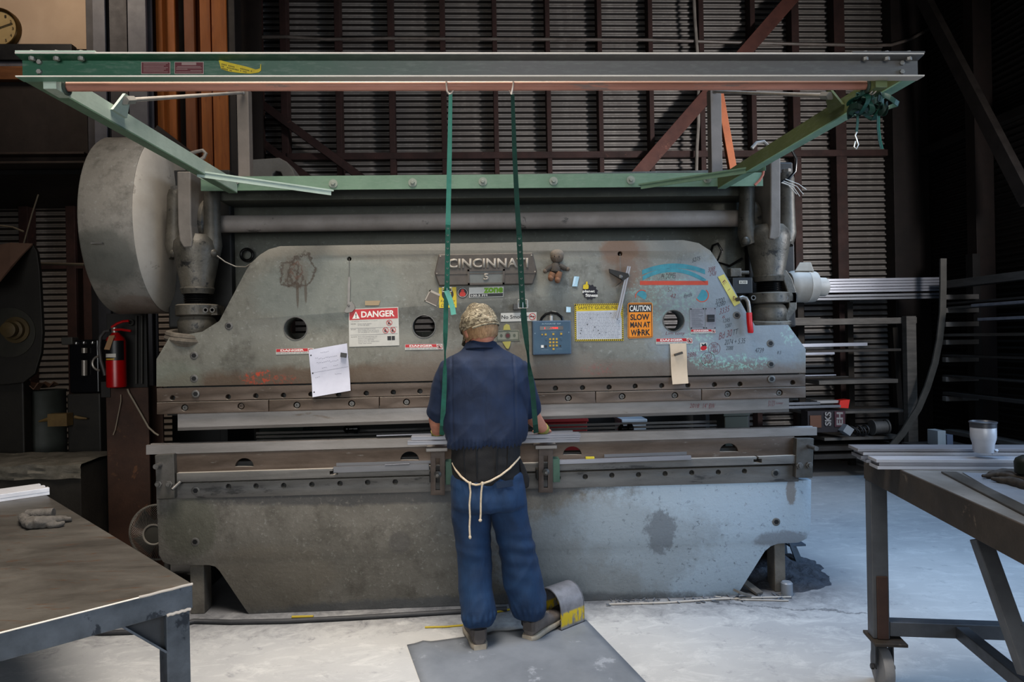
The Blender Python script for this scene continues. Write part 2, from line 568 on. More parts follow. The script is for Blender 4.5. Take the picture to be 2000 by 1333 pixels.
# steel columns (wide flange)
colm = mat('grey_column_steel', '#59585c', '#47464a', rough=0.55, scale=3, bump=0.1)
def hcol(x0, x1, Y, dep, zlo):
    a, b = xcol(x0, Y), xcol(x1, Y)
    t = 0.03
    m_ = MB().box(a, b, Y, Y + t, zlo, CEILZ)
    m_.box((a + b) / 2 - 0.012, (a + b) / 2 + 0.012, Y + t, Y + dep, zlo, CEILZ)
    m_.box(a, b, Y + dep, Y + dep + t, zlo, CEILZ)
    trim(m_, colm)
trim(MB().box(xcol(166, 6.2), xcol(181, 6.2), 6.22, 6.30, 0, CEILZ), mat('column_web', '#3d3a3b', '#322f30'))
hcol(181.5, 206, 6.2, 0.06, 0)
hcol(250, 286, 6.15, 0.1, 0)
trim(MB().box(xcol(214, 6.2), xcol(249, 6.2), 6.2, 6.24, 0, CEILZ), mat('column_web', '#3d3a3b', '#322f30'))
# orange studs of the unfinished loft partition
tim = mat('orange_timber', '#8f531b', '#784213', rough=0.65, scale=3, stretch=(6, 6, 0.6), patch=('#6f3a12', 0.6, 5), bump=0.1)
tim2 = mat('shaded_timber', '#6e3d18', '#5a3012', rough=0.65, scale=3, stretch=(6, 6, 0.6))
TY = 6.3
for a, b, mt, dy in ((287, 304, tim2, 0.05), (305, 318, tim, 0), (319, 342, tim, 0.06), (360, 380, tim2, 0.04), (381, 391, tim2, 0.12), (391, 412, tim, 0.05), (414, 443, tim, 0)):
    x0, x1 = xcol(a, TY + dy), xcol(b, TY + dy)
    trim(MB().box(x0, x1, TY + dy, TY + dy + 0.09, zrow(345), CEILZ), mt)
x0, x1 = xcol(342, TY), xcol(450, TY)
structure(MB().box(x0, x1, TY + 0.25, TY + 0.27, zrow(180), zrow(43)).build('wall_loft', mat('loft_board', '#b9c2be', '#a5aca9', rough=0.7)))
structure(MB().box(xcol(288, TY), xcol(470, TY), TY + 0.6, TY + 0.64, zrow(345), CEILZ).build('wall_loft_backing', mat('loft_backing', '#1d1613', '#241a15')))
x = xcol(448, TY)
trim(MB().box(xcol(444, TY + .05), xcol(462, TY + .05), TY + 0.02, TY + 0.2, 0, CEILZ), mat('loft_dark_post', '#1c1513', '#140f0d'))
# conduits
cdm = mat('conduit_grey', '#6a625c', '#544d48', rough=0.5, bump=0)
pts = [(450, 73), (560, 72), (640, 77), (760, 75), (900, 76), (1080, 77), (1270, 78), (1400, 82), (1560, 86), (1700, 89), (1740, 88), (1775, 78), (1805, 62), (1850, 32), (1900, -5)]
o = MB().tube([W(x, y, STUDY - 0.06) for x, y in pts], 0.019, 8).build('wall_conduit', cdm, smooth=True)
tag(o, 'dusty grey conduit run level across the wall studs above the green frame', 'conduit')
pts = [(1355, -6), (1357, 40), (1362, 105), (1364, 180), (1364, 240), (1361, 290), (1360, 340), (1360, 420)]
o = MB().tube([W(x, y, STUDY - 0.09) for x, y in pts], 0.021, 8).build('hanging_cable', mat('cable_grey', '#8b857e', '#6e6963', rough=0.6, bump=0), smooth=True)
tag(o, 'grey flexible cable hanging down the corrugated wall beside the brace', 'cable')
# wall clock
c = W(-2, 56, MY - 0.03)
root = thing('wall_clock', 'round brass-rimmed clock with a yellowed dial on the beige office wall', 'clock', c)
rr = 38 / 1355 * MY
MB().lathe(c + V((0, 0.03, 0)), (0, -1, 0), [(0, rr), (0.05, rr), (0.06, rr * 0.96), (0.05, rr * 0.88), (0.03, rr * 0.86)], 40).build('rim', mat('brass_rim', '#54401f', '#403016', rough=0.35, metal=0.5, bump=0), root, smooth=True)
MB().lathe(c + V((0, 0.02, 0)), (0, -1, 0), [(0, rr * 0.87), (0.022, rr * 0.87)], 40).build('dial', mat('yellowed_dial', '#9a8763', '#8c7a58', rough=0.4, bump=0), root)
dk2 = mat('clock_black', '#2b2415', bump=0)
hd = Face(c + V((-rr, -0.006, rr)), c + V((rr, -0.006, rr)), c + V((rr, -0.006, -rr)), c + V((-rr, -0.006, -rr)))
for k in range(12):
    t = 2 * PI * (k + 1) / 12
    u, v = 0.5 + 0.34 * math.sin(t), 0.5 - 0.34 * math.cos(t)
    hd.text('numeral', str(k + 1), u - 0.022, v - 0.034, u + 0.022, v + 0.034, dk2, root)
def hand(ang, ln, w, nm):
    t = math.radians(ang); d = V((math.sin(t), 0, math.cos(t)))
    MB().bar(c + V((0, -0.012, 0)) - d * 0.02, c + V((0, -0.012, 0)) + d * ln, 0.003, w, up=d.cross(V((0, 1, 0)))).build(nm, dk2, root)
hand(70, rr * 0.72, 0.008, 'minute_hand'); hand(235, rr * 0.5, 0.010, 'hour_hand')
# ------------------------------------------------------------------ the press brake
FY = 3.92      # front of the ram
BY = 3.94      # front of the bed
def P2(px, py, Y=FY):
    p = W(px, py, Y); return (p.x, p.z)
def X_(px, py, Y): return W(px, py, Y).x
def Z_(px, py, Y): return W(px, py, Y).z

def iron_mat(name, c1, c2, spots, Y, bump=0.3, grads=(), rough=0.62):
    """painted iron with stains and tints: spots are (px, py, rx, ry, colour, strength, noise scale, ragged)"""
    s = NT(name)
    co = s.coords(True)
    sx = s.n('ShaderNodeSeparateXYZ'); s.l(co, sx.inputs[0])
    big = s.noise(co, 1.6, 6, 0.65)
    mid = s.noise(co, 7, 8, 0.72)
    fine = s.noise(co, 45, 5, 0.7)
    col = s.mix(s.ramp(big, 0.38, 0.62), lin(c1), lin(c2))
    col = s.mix(s.math('MULTIPLY', s.ramp(mid, 0.5, 0.68), 0.7), col, lin('#45423c'))
    col = s.mix(s.math('MULTIPLY', s.ramp(fine, 0.58, 0.72), 0.45), col, lin('#9a9c98'))
    col = s.mix(s.math('MULTIPLY', s.ramp(s.noise(s.coords(True, (1, 1, .35)), 16, 6, .75, .5), .56, .68), 0.5), col, lin('#55534d'))
    for sp_ in spots:
        px, py, rx, ry, c, st, ns, rag = sp_[:8]; mode = sp_[8] if len(sp_) > 8 else ''
        p = W(px, py, Y)
        k = Y / FPX
        dx = s.math('DIVIDE', s.math('SUBTRACT', sx.outputs[0], p.x), rx * k)
        dz = s.math('DIVIDE', s.math('SUBTRACT', sx.outputs[2], p.z), ry * k)
        d = s.math('SQRT', s.math('ADD', s.math('MULTIPLY', dx, dx), s.math('MULTIPLY', dz, dz)))
        d = s.math('ADD', d, s.math('MULTIPLY', s.math('SUBTRACT', s.noise(co, ns, 6, 0.75), 0.5), rag))
        k_ = s.ramp(d, 1.0, 0.75)
        if mode == 'ring': k_ = s.ramp(s.math('ABSOLUTE', s.math('SUBTRACT', d, 0.85)), 0.14, 0.04)
        if mode == 'broken': k_ = s.math('MULTIPLY', k_, s.ramp(s.noise(co, 48 if Y == FY else 30, 8, 0.78, 0.4), 0.50 if Y == FY else 0.58, 0.57 if Y == FY else 0.64))
        col = s.mix(s.math('MULTIPLY', k_, st), col, lin(c))
    s.l(col, s.b.inputs['Base Color'])
    s.b.inputs['Roughness'].default_value = rough
    s.bump(s.math('ADD', fine, s.math('MULTIPLY', mid, 1.5)), bump, 0.006)
    return s.m

ram_m = iron_mat('ram_paint', '#787870', '#686760', [
    (960, 470, 900, 40, '#77736a', 0.7, 3, 0.8),
    (1450, 620, 200, 150, '#7a8288', 0.8, 4, 0.8),  # partly the blue of the side daylight, put into the paint
    (640, 570, 160, 80, '#6f7672', 0.5, 4, 0.8),
    (700, 770, 620, 62, '#5c4c3e', 0.85, 5, 0.7),
    (1260, 750, 480, 52, '#6b5c50', 0.7, 5, 0.7),
    (1211, 490, 44, 30, '#6f5644', 0.8, 12, 0.8),
    (1225, 535, 26, 34, '#6d5a4c', 0.7, 12, 0.8),
    (1222, 510, 58, 62, '#6d5a4c', 0.5, 9, 0.6),
    (578, 532, 30, 34, '#5d4f44', 0.35, 26, 2.0),
    (565, 535, 20, 28, '#41352c', 0.75, 22, 1.6, 'ring'),
    (590, 530, 26, 36, '#41352c', 0.75, 18, 1.3, 'ring'),
    (575, 545, 16, 20, '#41352c', 0.7, 34, 1.8, 'ring'),
    (580, 528, 12, 16, '#5a3f33', 0.7, 40, 1.8, 'ring'),
    (581, 575, 3, 30, '#4b4036', 0.7, 50, 0.8),
    (597, 570, 3, 26, '#4b4036', 0.7, 50, 0.8),
    (505, 738, 34, 14, '#b8452a', 0.9, 30, 2.0, 'broken'),
    (530, 745, 56, 14, '#9c4a35', 0.6, 40, 2.6, 'broken'),
    (1440, 708, 85, 20, '#86aa9d', 0.9, 24, 1.6, 'broken'),
    (1375, 700, 30, 24, '#82a699', 0.85, 30, 1.8, 'broken'),
    (1365, 660, 30, 40, '#85a497', 0.7, 30, 1.8, 'broken'),
    (1300, 580, 90, 60, '#7f9a90', 0.6, 30, 1.8, 'broken'),
    (1545, 655, 22, 24, '#8aa69a', 0.7, 30, 1.8, 'broken'),
    (1165, 722, 40, 12, '#8c4a48', 0.6, 40, 2.0, 'broken'),
    (960, 720, 260, 50, '#6f665c', 0.6, 6, 0.9),
    (340, 740, 60, 40, '#767b70', 0.5, 6, 0.9),
], FY)
bed_m = iron_mat('bed_paint', '#6f6c66', '#5f5c56', [
    (1430, 1010, 330, 190, '#95a2ac', 0.9, 3, 1.3),  # bluish pale end: the side daylight's tint put into the colour
    (1180, 1080, 260, 120, '#7f878c', 0.7, 4, 1.4),
    (370, 1030, 60, 70, '#55554c', 0.8, 8, 0.8),
    (520, 1130, 150, 70, '#655f55', 0.5, 6, 0.9),
    (800, 965, 420, 22, '#3e3e3f', 0.8, 8, 0.8),
    (1290, 1040, 34, 48, '#5a5e63', 0.7, 16, 2.0),
    (780, 1060, 24, 26, '#4d4b49', 0.6, 8, 0.8),
    (1470, 965, 44, 24, '#93867a', 0.7, 20, 1.6, 'broken'),
    (1440, 1020, 260, 160, '#565d64', 0.65, 22, 1.2, 'broken'),
    (1250, 1090, 260, 110, '#565a5e', 0.5, 26, 1.2, 'broken'),
    (600, 1050, 300, 120, '#85817a', 0.4, 22, 1.2, 'broken'),
    (1545, 960, 12, 30, '#6a625a', 0.8, 20, 1.6),
    (1530, 1055, 60, 20, '#6c7075', 0.8, 12, 1.2),
    (950, 1185, 520, 26, '#4f5154', 0.7, 8, 0.9),
], BY, bump=0.45)
tool_m = mat('tool_steel', '#8c8885', '#77736f', rough=0.42, metal=0.35, scale=5, stretch=(0.4, 1, 3), patch=('#6a5f55', 0.6, 4), bump=0.1, world=True)
clamp_m = mat('rusty_clamp_steel', '#62564d', '#4c4138', rough=0.55, metal=0.2, scale=4, stretch=(0.7, 1, 3), patch=('#75706a', 0.64, 9), bump=0.2, world=True, dust='#9a948c')
greasy = mat('greasy_iron', '#605c54', '#45423c', rough=0.45, metal=0.2, scale=9, patch=('#262625', 0.58, 12), bump=0.45, dust='#7d776d')
black_oil = mat('oily_black', '#141414', '#1e1e1e', rough=0.25, metal=0.3, bump=0.1)
dustyg = mat('dusty_grey_paint', '#7c7872', '#6a665f', rough=0.75, scale=3, patch=('#5b5750', 0.62, 5), bump=0.2, dust='#8d877e')
bolt_m = mat('bolt_steel', '#6f6d6a', '#565451', rough=0.45, metal=0.4, scale=30, bump=0.1)
hole_m = mat('dark_socket', '#0c0c0d', bump=0)
dark_iron = mat('dark_iron', '#333332', '#262626', rough=0.6, metal=0.2, scale=5, bump=0.2, dust='#4d4a45')

press = thing('press_brake', 'long grey press brake with a plate-steel ram and bed, the machine the worker faces', 'press brake', V((0.0, BY + 0.1, 0)))

# --- ram
ram_out = [(307, 810), (305, 702), (330, 660), (395, 648), (428, 627), (480, 529), (491, 513), (507, 498), (525, 487), (547, 481), (800, 477), (1100, 472), (1335, 469), (1365, 475), (1388, 490), (1404, 514), (1425, 550), (1458, 610), (1475, 636), (1540, 635), (1574, 682), (1574, 777)]
o1, o2 = [P2(*p) for p in ram_out], []
rad = lambda r, Y=FY: r / FPX * (Y + 0.02)
ram_holes = []
for px, py, r in ((577, 642, 22), (828, 638, 22), (1316, 627, 21), (682, 506, 4), (1211, 496, 4.5)):
    ram_holes.append(circle(*P2(px, py), rad(r)))
lip_holes = [(336, 778), (445, 776), (499, 774), (553, 773), (607, 771), (661, 771), (715, 769), (768, 767), (820, 765), (872, 764), (925, 763), (978, 761), (1031, 760), (1085, 759), (1138, 758), (1190, 757), (1241, 755), (1293, 754), (1344, 753), (1396, 752), (1446, 751), (1549, 748)]
# upper ram plate stops at the groove; the lip below it stands slightly forward
def groove(px): return 756 + (px - 310) * (729 - 756) / 1260.0
def seam(px): return 786 + (px - 310) * (755 - 786) / 1260.0
up = [(305, groove(305))] + ram_out[1:-1] + [(1574, groove(1574))]
ram = plate('ram', [P2(*p) for p in up], ram_holes, FY, FY + 0.14, ram_m, press, 0.003)
lip = plate('ram_lip', [P2(*p) for p in ((305, groove(305) + 3.2), (1574, groove(1574) + 3.2), (1574, seam(1574) + 0), (306, seam(306) + 0))], [circle(*P2(*p), rad(5), 16) for p in lip_holes], FY + 0.004, FY + 0.13, clamp_m, press, 0.002)
MB().box(X_(318, 760, FY), X_(1566, 745, FY), FY + 0.05, FY + 0.12, Z_(900, 800, FY), Z_(900, 730, FY)).build('ram_core', dark_iron, press)
# a dark back plate a hand's breadth behind the ram carries the openings
segs = [306, 525, 741, 952, 1163, 1370, 1574]
bolts_seg = [(361, 797, 1), (471, 794, 0), (580, 792, 1), (687, 789, 1), (794, 786, 1), (900, 783, 1), (1005, 781, 1), (1110, 778, 1), (1215, 775, 1), (1318, 773, 1), (1421, 770, 1), (1522, 768, 1)]
def segbot(px): return 810 + (px - 307) * (777 - 810) / 1267.0
for i in range(6):
    a, b = segs[i], segs[i + 1]
    hl = [circle(*P2(x, y, FY), rad(6.5), 20) for x, y, f in bolts_seg if a < x < b]
    cp = plate('clamp_plate', [P2(*p) for p in ((a + .7, seam(a) + 1), (b - .7, seam(b) + 1), (b - .7, segbot(b)), (a + .7, segbot(a)))], hl, FY - 0.004, FY + 0.06, clamp_m, press, 0.0025)
    for x, y, f in bolts_seg:
        if a < x < b:
            p = W(x, y, FY)
            MB().lathe(p + V((0, 0.02, 0)), (0, -1, 0), [(0, 0.0152), (0.014, 0.0152), (0.018, 0.013), (0.018, 0.007), (0.010, 0.006)], 20).build('cap_screw', bolt_m if f else clamp_m, cp, smooth=True)
# socket screws in the ram face
def socket(px, py, r, Y, parent, mt=None):
    p = W(px, py, Y)
    k = r / FPX * Y
    o = MB().lathe(p + V((0, 0.004, 0)), (0, -1, 0), [(0, k), (0.0055, k), (0.007, k * 0.9), (0.007, k * 0.62)], 24).build('socket_screw', bolt_m, parent, smooth=True)
    MB().lathe(p + V((0, -0.001, 0)), (0, -1, 0), [(0, k * 0.62), (0.0022, k * 0.62)], 6).build('hex_recess', hole_m, parent)
    return o
for px, py in ((447, 637), (379, 695), (379, 740), (382, 770), (1439, 616), (1505, 671), (1506, 712), (1507, 741)):
    socket(px, py, 7.5, FY, ram)
# bores: steel rings seen round the three big holes
for px, py, r in ((577, 642, 22), (828, 638, 22), (1316, 627, 21)):
    p = W(px, py, FY)
    MB().torus(p + V((0, 0.0, 0)), (0, 1, 0), rad(r), 0.003, 40, 6).build('bore_rim', bolt_m, ram, smooth=True)
# handwriting in marker on the ram
red_ink, blk_ink = mat('red_marker', '#6b3238', bump=0), mat('black_marker', '#2f3236', bump=0)
def scrawl(st, x0, y0, x1, y1, mt, tilt=0.0, Y=FY, parent=None, shear=0.25):
    me = text_mesh(st, shear=shear, bold=-0.012)
    for v in me.vertices:
        px = x0 + (x1 - x0) * v.co.x; py = y1 - (y1 - y0) * v.co.y - tilt * (px - x0)
        v.co = W(px, py, Y - 0.0008)
    return link_mesh('handwriting', me, mt, parent or ram)
for a in (('PR DOMES', 1292, 535, 1320, 545, blk_ink, 0.05), ('3335', 1405, 604, 1425, 615, red_ink, 0.35), ('6', 1411, 616, 1416, 622, red_ink), ('Bd 30', 1404, 651, 1430, 664, red_ink, 0.3),
          ('TT', 1432, 645, 1442, 655, blk_ink, 0.3), ('4739', 1475, 680, 1492, 689, blk_ink), ('2886', 1342, 690, 1360, 699, red_ink, 0.15), ('2867', 1388, 672, 1402, 681, red_ink), ('1484', 1388, 682, 1402, 690, red_ink),
          ('2873', 1375, 693, 1390, 701, red_ink), ('2480', 1376, 703, 1391, 711, red_ink), ('3088', 1383, 523, 1397, 532, red_ink, 0.2), ('2428', 1386, 531, 1399, 539, red_ink, 0.1), ('5275', 1352, 505, 1368, 513, blk_ink, 0.3),
          ('3700', 1397, 586, 1415, 595, blk_ink, 0.3), ('5280', 1399, 593, 1417, 601, blk_ink, 0.3), ('Lim tony', 1300, 648, 1338, 656, red_ink), ('2074 + 5.35', 1415, 664, 1456, 674, blk_ink, 0.08), ('2088', 1418, 676, 1432, 684, blk_ink),
          ('57', 1304, 562, 1314, 570, red_ink), ('42', 1309, 574, 1320, 582, red_ink), ('6yds', 1336, 574, 1352, 584, blk_ink, 0.2), ('1285', 1412, 624, 1426, 631, blk_ink, 0.2), ('5287', 1416, 634, 1429, 641, blk_ink, 0.2), ('8.5', 1518, 686, 1526, 692, blk_ink)):
    scrawl(*a)
for cx, cy, r in ((1395, 681, 12), (1383, 702, 14)):
    MB().torus(W(cx, cy, FY - 0.0005), (0, 1, 0), r / FPX * FY, 0.0008, 28, 4).build('handwriting', red_ink if r == 12 else blk_ink, ram)
# paint marks: two blue arcs, a red stripe, two half discs
teal = mat('worn_teal_paint', '#3f8b96', '#3a7480', rough=0.6, scale=20, patch=('#6f7a78', 0.62, 26), bump=0)
redp = mat('worn_red_stripe', '#b8472e', '#a84433', rough=0.6, scale=20, patch=('#8b5a4c', 0.68, 26), bump=0)
def mark(pts, mt, nm, lift=0.0006):
    m_ = MB(); m_.prism([W(x, y, FY - lift) for x, y in pts], V((0, 0.0004, 0)))
    return m_.build(nm, mt, ram)
def arcpts(x0, x1, ys, ym, ye, w):
    n = 18
    top = [(x0 + (x1 - x0) * i / n, (ys + (ye - ys) * i / n) - 4 * (((ys + ye) / 2) - ym) * (i / n) * (1 - i / n)) for i in range(n + 1)]
    return top, [(x, y + w) for x, y in top[::-1]]
a, b = arcpts(1254, 1377, 528, 515, 527, 9); mark(a + b, teal, 'paint_arc')
a, b = arcpts(1255, 1379, 540, 524, 546, 8); mark(a + b, teal, 'paint_arc')
mark([(1250, 549), (1383, 549), (1383, 557), (1250, 557)], redp, 'paint_stripe')
def disc(cx, cy, r, a0, a1): return [(cx + r * math.cos(a0 + (a1 - a0) * i / 14), cy - r * math.sin(a0 + (a1 - a0) * i / 14)) for i in range(15)]
mark(disc(1253, 578, 10, -0.9, 2.9), teal, 'paint_disc'); mark(disc(1371, 577, 11, -2.6, 1.6), teal, 'paint_disc')
def ringmark(cx, cy, r, a0, a1):
    n = 14
    o_ = [(cx + (r + 1.6) * math.cos(a0 + (a1 - a0) * i / n), cy - (r + 1.6) * math.sin(a0 + (a1 - a0) * i / n)) for i in range(n + 1)]
    i_ = [(cx + r * math.cos(a0 + (a1 - a0) * i / n), cy - r * math.sin(a0 + (a1 - a0) * i / n)) for i in range(n + 1)]
    mark(o_ + i_[::-1], redp, 'paint_ring')
ringmark(1254, 580, 12, 1.0, 3.3); ringmark(1371, 577, 12, -2.6, 0.9)

# --- maker's plate with raised lettering
npm = mat('cast_plate', '#5b544d', '#4a443f', rough=0.6, scale=8, dust='#8f887d', bump=0.2)
npl = MB().prism([W(x, y, FY) for x, y in ((857, 498), (1040, 495), (1048, 531), (1040, 556), (858, 559), (849, 534))], V((0, -0.022, 0))).build('maker_plate', npm, press, bevel=0.006)
ltm = mat('raised_letters', '#a49c90', '#8f877c', rough=0.6, scale=20, bump=0.1)
fc = Face(W(850, 495, FY - 0.022), W(1048, 493, FY - 0.022), W(1048, 557, FY - 0.022), W(850, 560, FY - 0.022))
def raised(st, u0, v0, u1, v1, bold=0.03, h=0.006, nm='lettering', parent=None):
    me = text_mesh(st, bold=bold)
    bm = bmesh.new(); bm.from_mesh(me)
    r = bmesh.ops.extrude_face_region(bm, geom=bm.faces[:])
    for v in [g for g in r['geom'] if isinstance(g, bmesh.types.BMVert)]: v.co.z += 1
    bmesh.ops.recalc_face_normals(bm, faces=bm.faces)
    bm.to_mesh(me); bm.free()
    for v in me.vertices: v.co = fc.p(u0 + (u1 - u0) * v.co.x, v1 - (v1 - v0) * v.co.y, h * v.co.z)
    return link_mesh(nm, me, ltm, parent or npl)
raised('CINCINNATI', 0.125, 0.17, 0.915, 0.46)
MB().box(X_(852, 530, FY), X_(1046, 530, FY), FY - 0.025, FY - 0.02, Z_(950, 536, FY), Z_(950, 534, FY)).build('ridge', npm, npl)
wn = Face(W(913, 527, FY - .022), W(986, 526, FY - .022), W(985, 556, FY - .022), W(914, 557, FY - .022))
fr = MB()
for u0, v0, u1, v1 in ((0, 0, 1, .12), (0, .88, 1, 1), (0, 0, .05, 1), (.95, 0, 1, 1)): wn.rect(fr, u0, v0, u1, v1, 0, 0.006)
fr.build('number_frame', npm, npl)
m_ = MB(); wn.rect(m_, .05, .12, .95, .88, 0, 0.001); m_.build('number_panel', mat('number_panel', '#6d6f6c', '#5d5f5c'), npl)
raised('5', 0.475, 0.63, 0.525, 0.83, nm='number')
for x, y in ((860, 501), (1038, 499), (853, 535), (1045, 531)):
    MB().ball(W(x, y, FY - .022), 0.005, 0.003, 0.005, 10).build('rivet', ltm, npl, smooth=True)

# --- bed
def bedtop(px): return 969 + (px - 310) * (938 - 969) / 1275.0
bed_out = [(305, 976), (310, 1085), (318, 1099), (335, 1105), (408, 1105), (420, 1108), (428, 1116), (485, 1203), (960, 1183), (1440, 1164), (1494, 1078), (1506, 1068), (1520, 1063), (1560, 1061), (1576, 1053), (1584, 1034), (1585, 938)]
bo = [P2(x, y, BY) for x, y in bed_out]
bo = [(x, max(z, 0.0)) for x, z in bo]
for i in (7, 8, 9): bo[i] = (bo[i][0], 0.0)
bed = plate('bed', bo, [], BY, BY + 0.16, bed_m, press, 0.004)
for px, py in ((381, 1059), (1516, 1020)): socket(px, py, 8, BY, bed)
# plate carrying the bolster holes above the painted face
BL = BY - 0.006
def lower_bar(y0l, y0r, y1l, y1r, xl, xr, Yf, Yb, nm, mt, holes=(), r=5):
    return plate(nm, [P2(*p, Yf) for p in ((xl, y0l), (xr, y0r), (xr, y1r), (xl, y1l))], [circle(*P2(x, y, Yf), r / FPX * Yf, 16) for x, y in holes], Yf, Yb, mt, press, 0.002)
bar_m = mat('bed_bar_steel', '#6d6b68', '#5a5856', rough=0.55, metal=0.2, scale=5, stretch=(0.6, 1, 3), patch=('#3d3c3b', 0.6, 5), bump=0.2, world=True, dust='#a29d95')
bh = [(446, 951), (500, 950), (554, 949), (609, 947), (664, 945), (718, 943), (772, 942), (1090, 934), (1143, 932), (1195, 929), (1247, 928), (1299, 926), (1351, 924), (1403, 923), (1454, 921)]
hb = lower_bar(946, 910, 976, 941, 312, 1560, BL, BY + 0.1, 'bolster_bar', bar_m, bh)
socket(382, 959, 8, BL, hb); socket(1515, 925, 8.5, BL, hb)
MB().box(X_(340, 940, BY), X_(1550, 910, BY), BY + 0.03, BY + 0.1, Z_(960, 960, BY), Z_(960, 890, BY)).build('bed_core', dark_iron, press)
# dust ridge where the bar meets the paint
# T-slotted ledge
lg = plate('ledge', [P2(*p, BL - 0.03) for p in ((345, 925), (650, 916), (650, 921), (644, 921), (644, 928), (660, 928), (660, 921), (654, 921), (654, 916), (1478, 893), (1478, 898), (1472, 898), (1472, 905), (1488, 905), (1488, 897), (1482, 897), (1482, 893), (1555, 890), (1555, 906), (345, 943))], [], BL - 0.03, BL + 0.08, bar_m, press, 0.001)
# die holder rail above the ledge with half round openings
rail_out = [(338, 888), (1552, 852), (1552, 893), (338, 926)]
def halfmoon(cx, cy, r):
    b = [(cx + r * math.cos(PI * i / 14), cy - 0.9 * r * math.sin(PI * i / 14)) for i in range(15)]
    return [P2(x, y, BL) for x, y in b]
smalls = [(367, 885), (476, 882), (584, 879), (692, 876), (1220, 862), (1322, 858), (1426, 854)]
hr = plate('die_holder', [P2(*p, BL) for p in rail_out], [halfmoon(477, 912, 18), halfmoon(800, 899, 18), halfmoon(1118, 889, 18), halfmoon(1424, 883, 18)] + [circle(*P2(x, y + 2, BL), 0.005, 10) for x, y in smalls[:0]], BL + 0.002, BL + 0.06, clamp_m, press, 0.002)
# end stops of the bed with their bolts
ptm = mat('end_plate_steel', '#5d5a57', '#47453f', rough=0.5, metal=0.25, scale=8, patch=('#77746f', 0.63, 14), bump=0.2)
def endplate(q, bolts, Y):
    o = MB().prism([W(x, y, Y) for x, y in q], V((0, 0.05, 0))).build('end_plate', ptm, press, bevel=0.003)
    for (x, y, r, ln) in bolts:
        p = W(x, y, Y)
        k = r / FPX * Y
        m_ = MB()
        if ln > 0.03:
            m_.cyl(p + V((0, .01, 0)), p + V((0, -ln, 0)), k)
        else:
            m_.hexbolt(p + V((0, 0.002, 0)), (0, -1, 0), k * 1.15, 0.012).cyl(p, p + V((0, -0.022, 0)), k * 0.6)
        m_.build('end_bolt', bolt_m, o, smooth=False)
endplate([(302, 890), (339, 887), (341, 940), (341, 974), (305, 976), (304, 930)], [(312, 909, 5, 0.05), (310, 946, 6, 0.02), (331, 946, 6, 0.02)], BL - 0.035)
endplate([(1556, 857), (1590, 857), (1587, 934), (1554, 934)], [(1580, 872, 4.5, 0.09), (1561, 910, 6, 0.02), (1580, 909, 6, 0.02)], BL - 0.04)
p = W(345, 947, BL - 0.045); q = W(336, 957, BL - 0.06)
MB().cyl(W(352, 942, BL - .03), W(336, 957, BL - 0.07), 0.009).build('end_pin', bolt_m, press)
# legs under the bed corners and the side frames behind
ftm = mat('foot_iron', '#68645d', '#524e48', rough=0.7, scale=9, bump=0.4)
a, b = W(375, 1105, BY + 0.06), W(402, 1105, BY + 0.06)
MB().box(a.x, b.x, BY + 0.03, BY + 0.14, 0, a.z + 0.02).build('side_frame', ftm, press, bevel=0.004)
a, b = W(1508, 1064, BY + 0.06), W(1529, 1064, BY + 0.06)
MB().box(a.x, b.x, BY + 0.03, BY + 0.14, 0, a.z + 0.02).build('side_frame', ftm, press, bevel=0.004)
# frames: C-shaped side plates standing behind, crown beam and tie plate
SFY = 4.32
crown_m = iron_mat('crown_paint', '#64655d', '#54554e', [(960, 380, 600, 20, '#3a3c40', 0.8, 4, 0.8), (900, 430, 700, 60, '#53544b', 0.5, 4, 0.9)], SFY)
co_ = [(395, 352), (1500, 330), (1500, 640), (395, 655)]
plate('crown_plate', [P2(x, y, SFY) for x, y in co_], [circle(*P2(577, 642, SFY), 0.09), circle(*P2(828, 638, SFY), 0.09), circle(*P2(1316, 627, SFY), 0.085)], SFY, SFY + 0.06, crown_m, press, 0.003)
for px in (375, 1500):
    x = X_(px, 800, 4.3)
    m_ = MB().prism([V((x, yy, zz)) for yy, zz in ((4.28, 0), (5.3, 0), (5.3, 2.3), (4.28, 2.3), (4.28, 1.62), (4.75, 1.5), (4.75, 0.85), (4.28, 0.72))], V((0.05, 0, 0)))
    m_.build('side_frame', dark_iron, press, bevel=0.004)
# band of the crown above the shaft
a, b = W(430, 374, 4.12), W(1465, 352, 4.12)
MB().box(a.x, b.x, 4.1, 4.31, Z_(950, 387, 4.1), Z_(950, 352, 4.1)).build('crown_beam', crown_m, press, bevel=0.004)
# eccentric shaft
shm = mat('dusty_shaft', '#968e88', '#807872', rough=0.6, scale=4, patch=('#55504d', 0.62, 7), dust='#9a928c', bump=0.15)
SHY = 4.16
a, b = W(408, 440, SHY), W(1470, 425, SHY)
MB().cyl((a.x, SHY, (a.z + b.z) / 2), (b.x, SHY, (a.z + b.z) / 2), 0.051, seg=32).build('eccentric_shaft', shm, press, smooth=True)

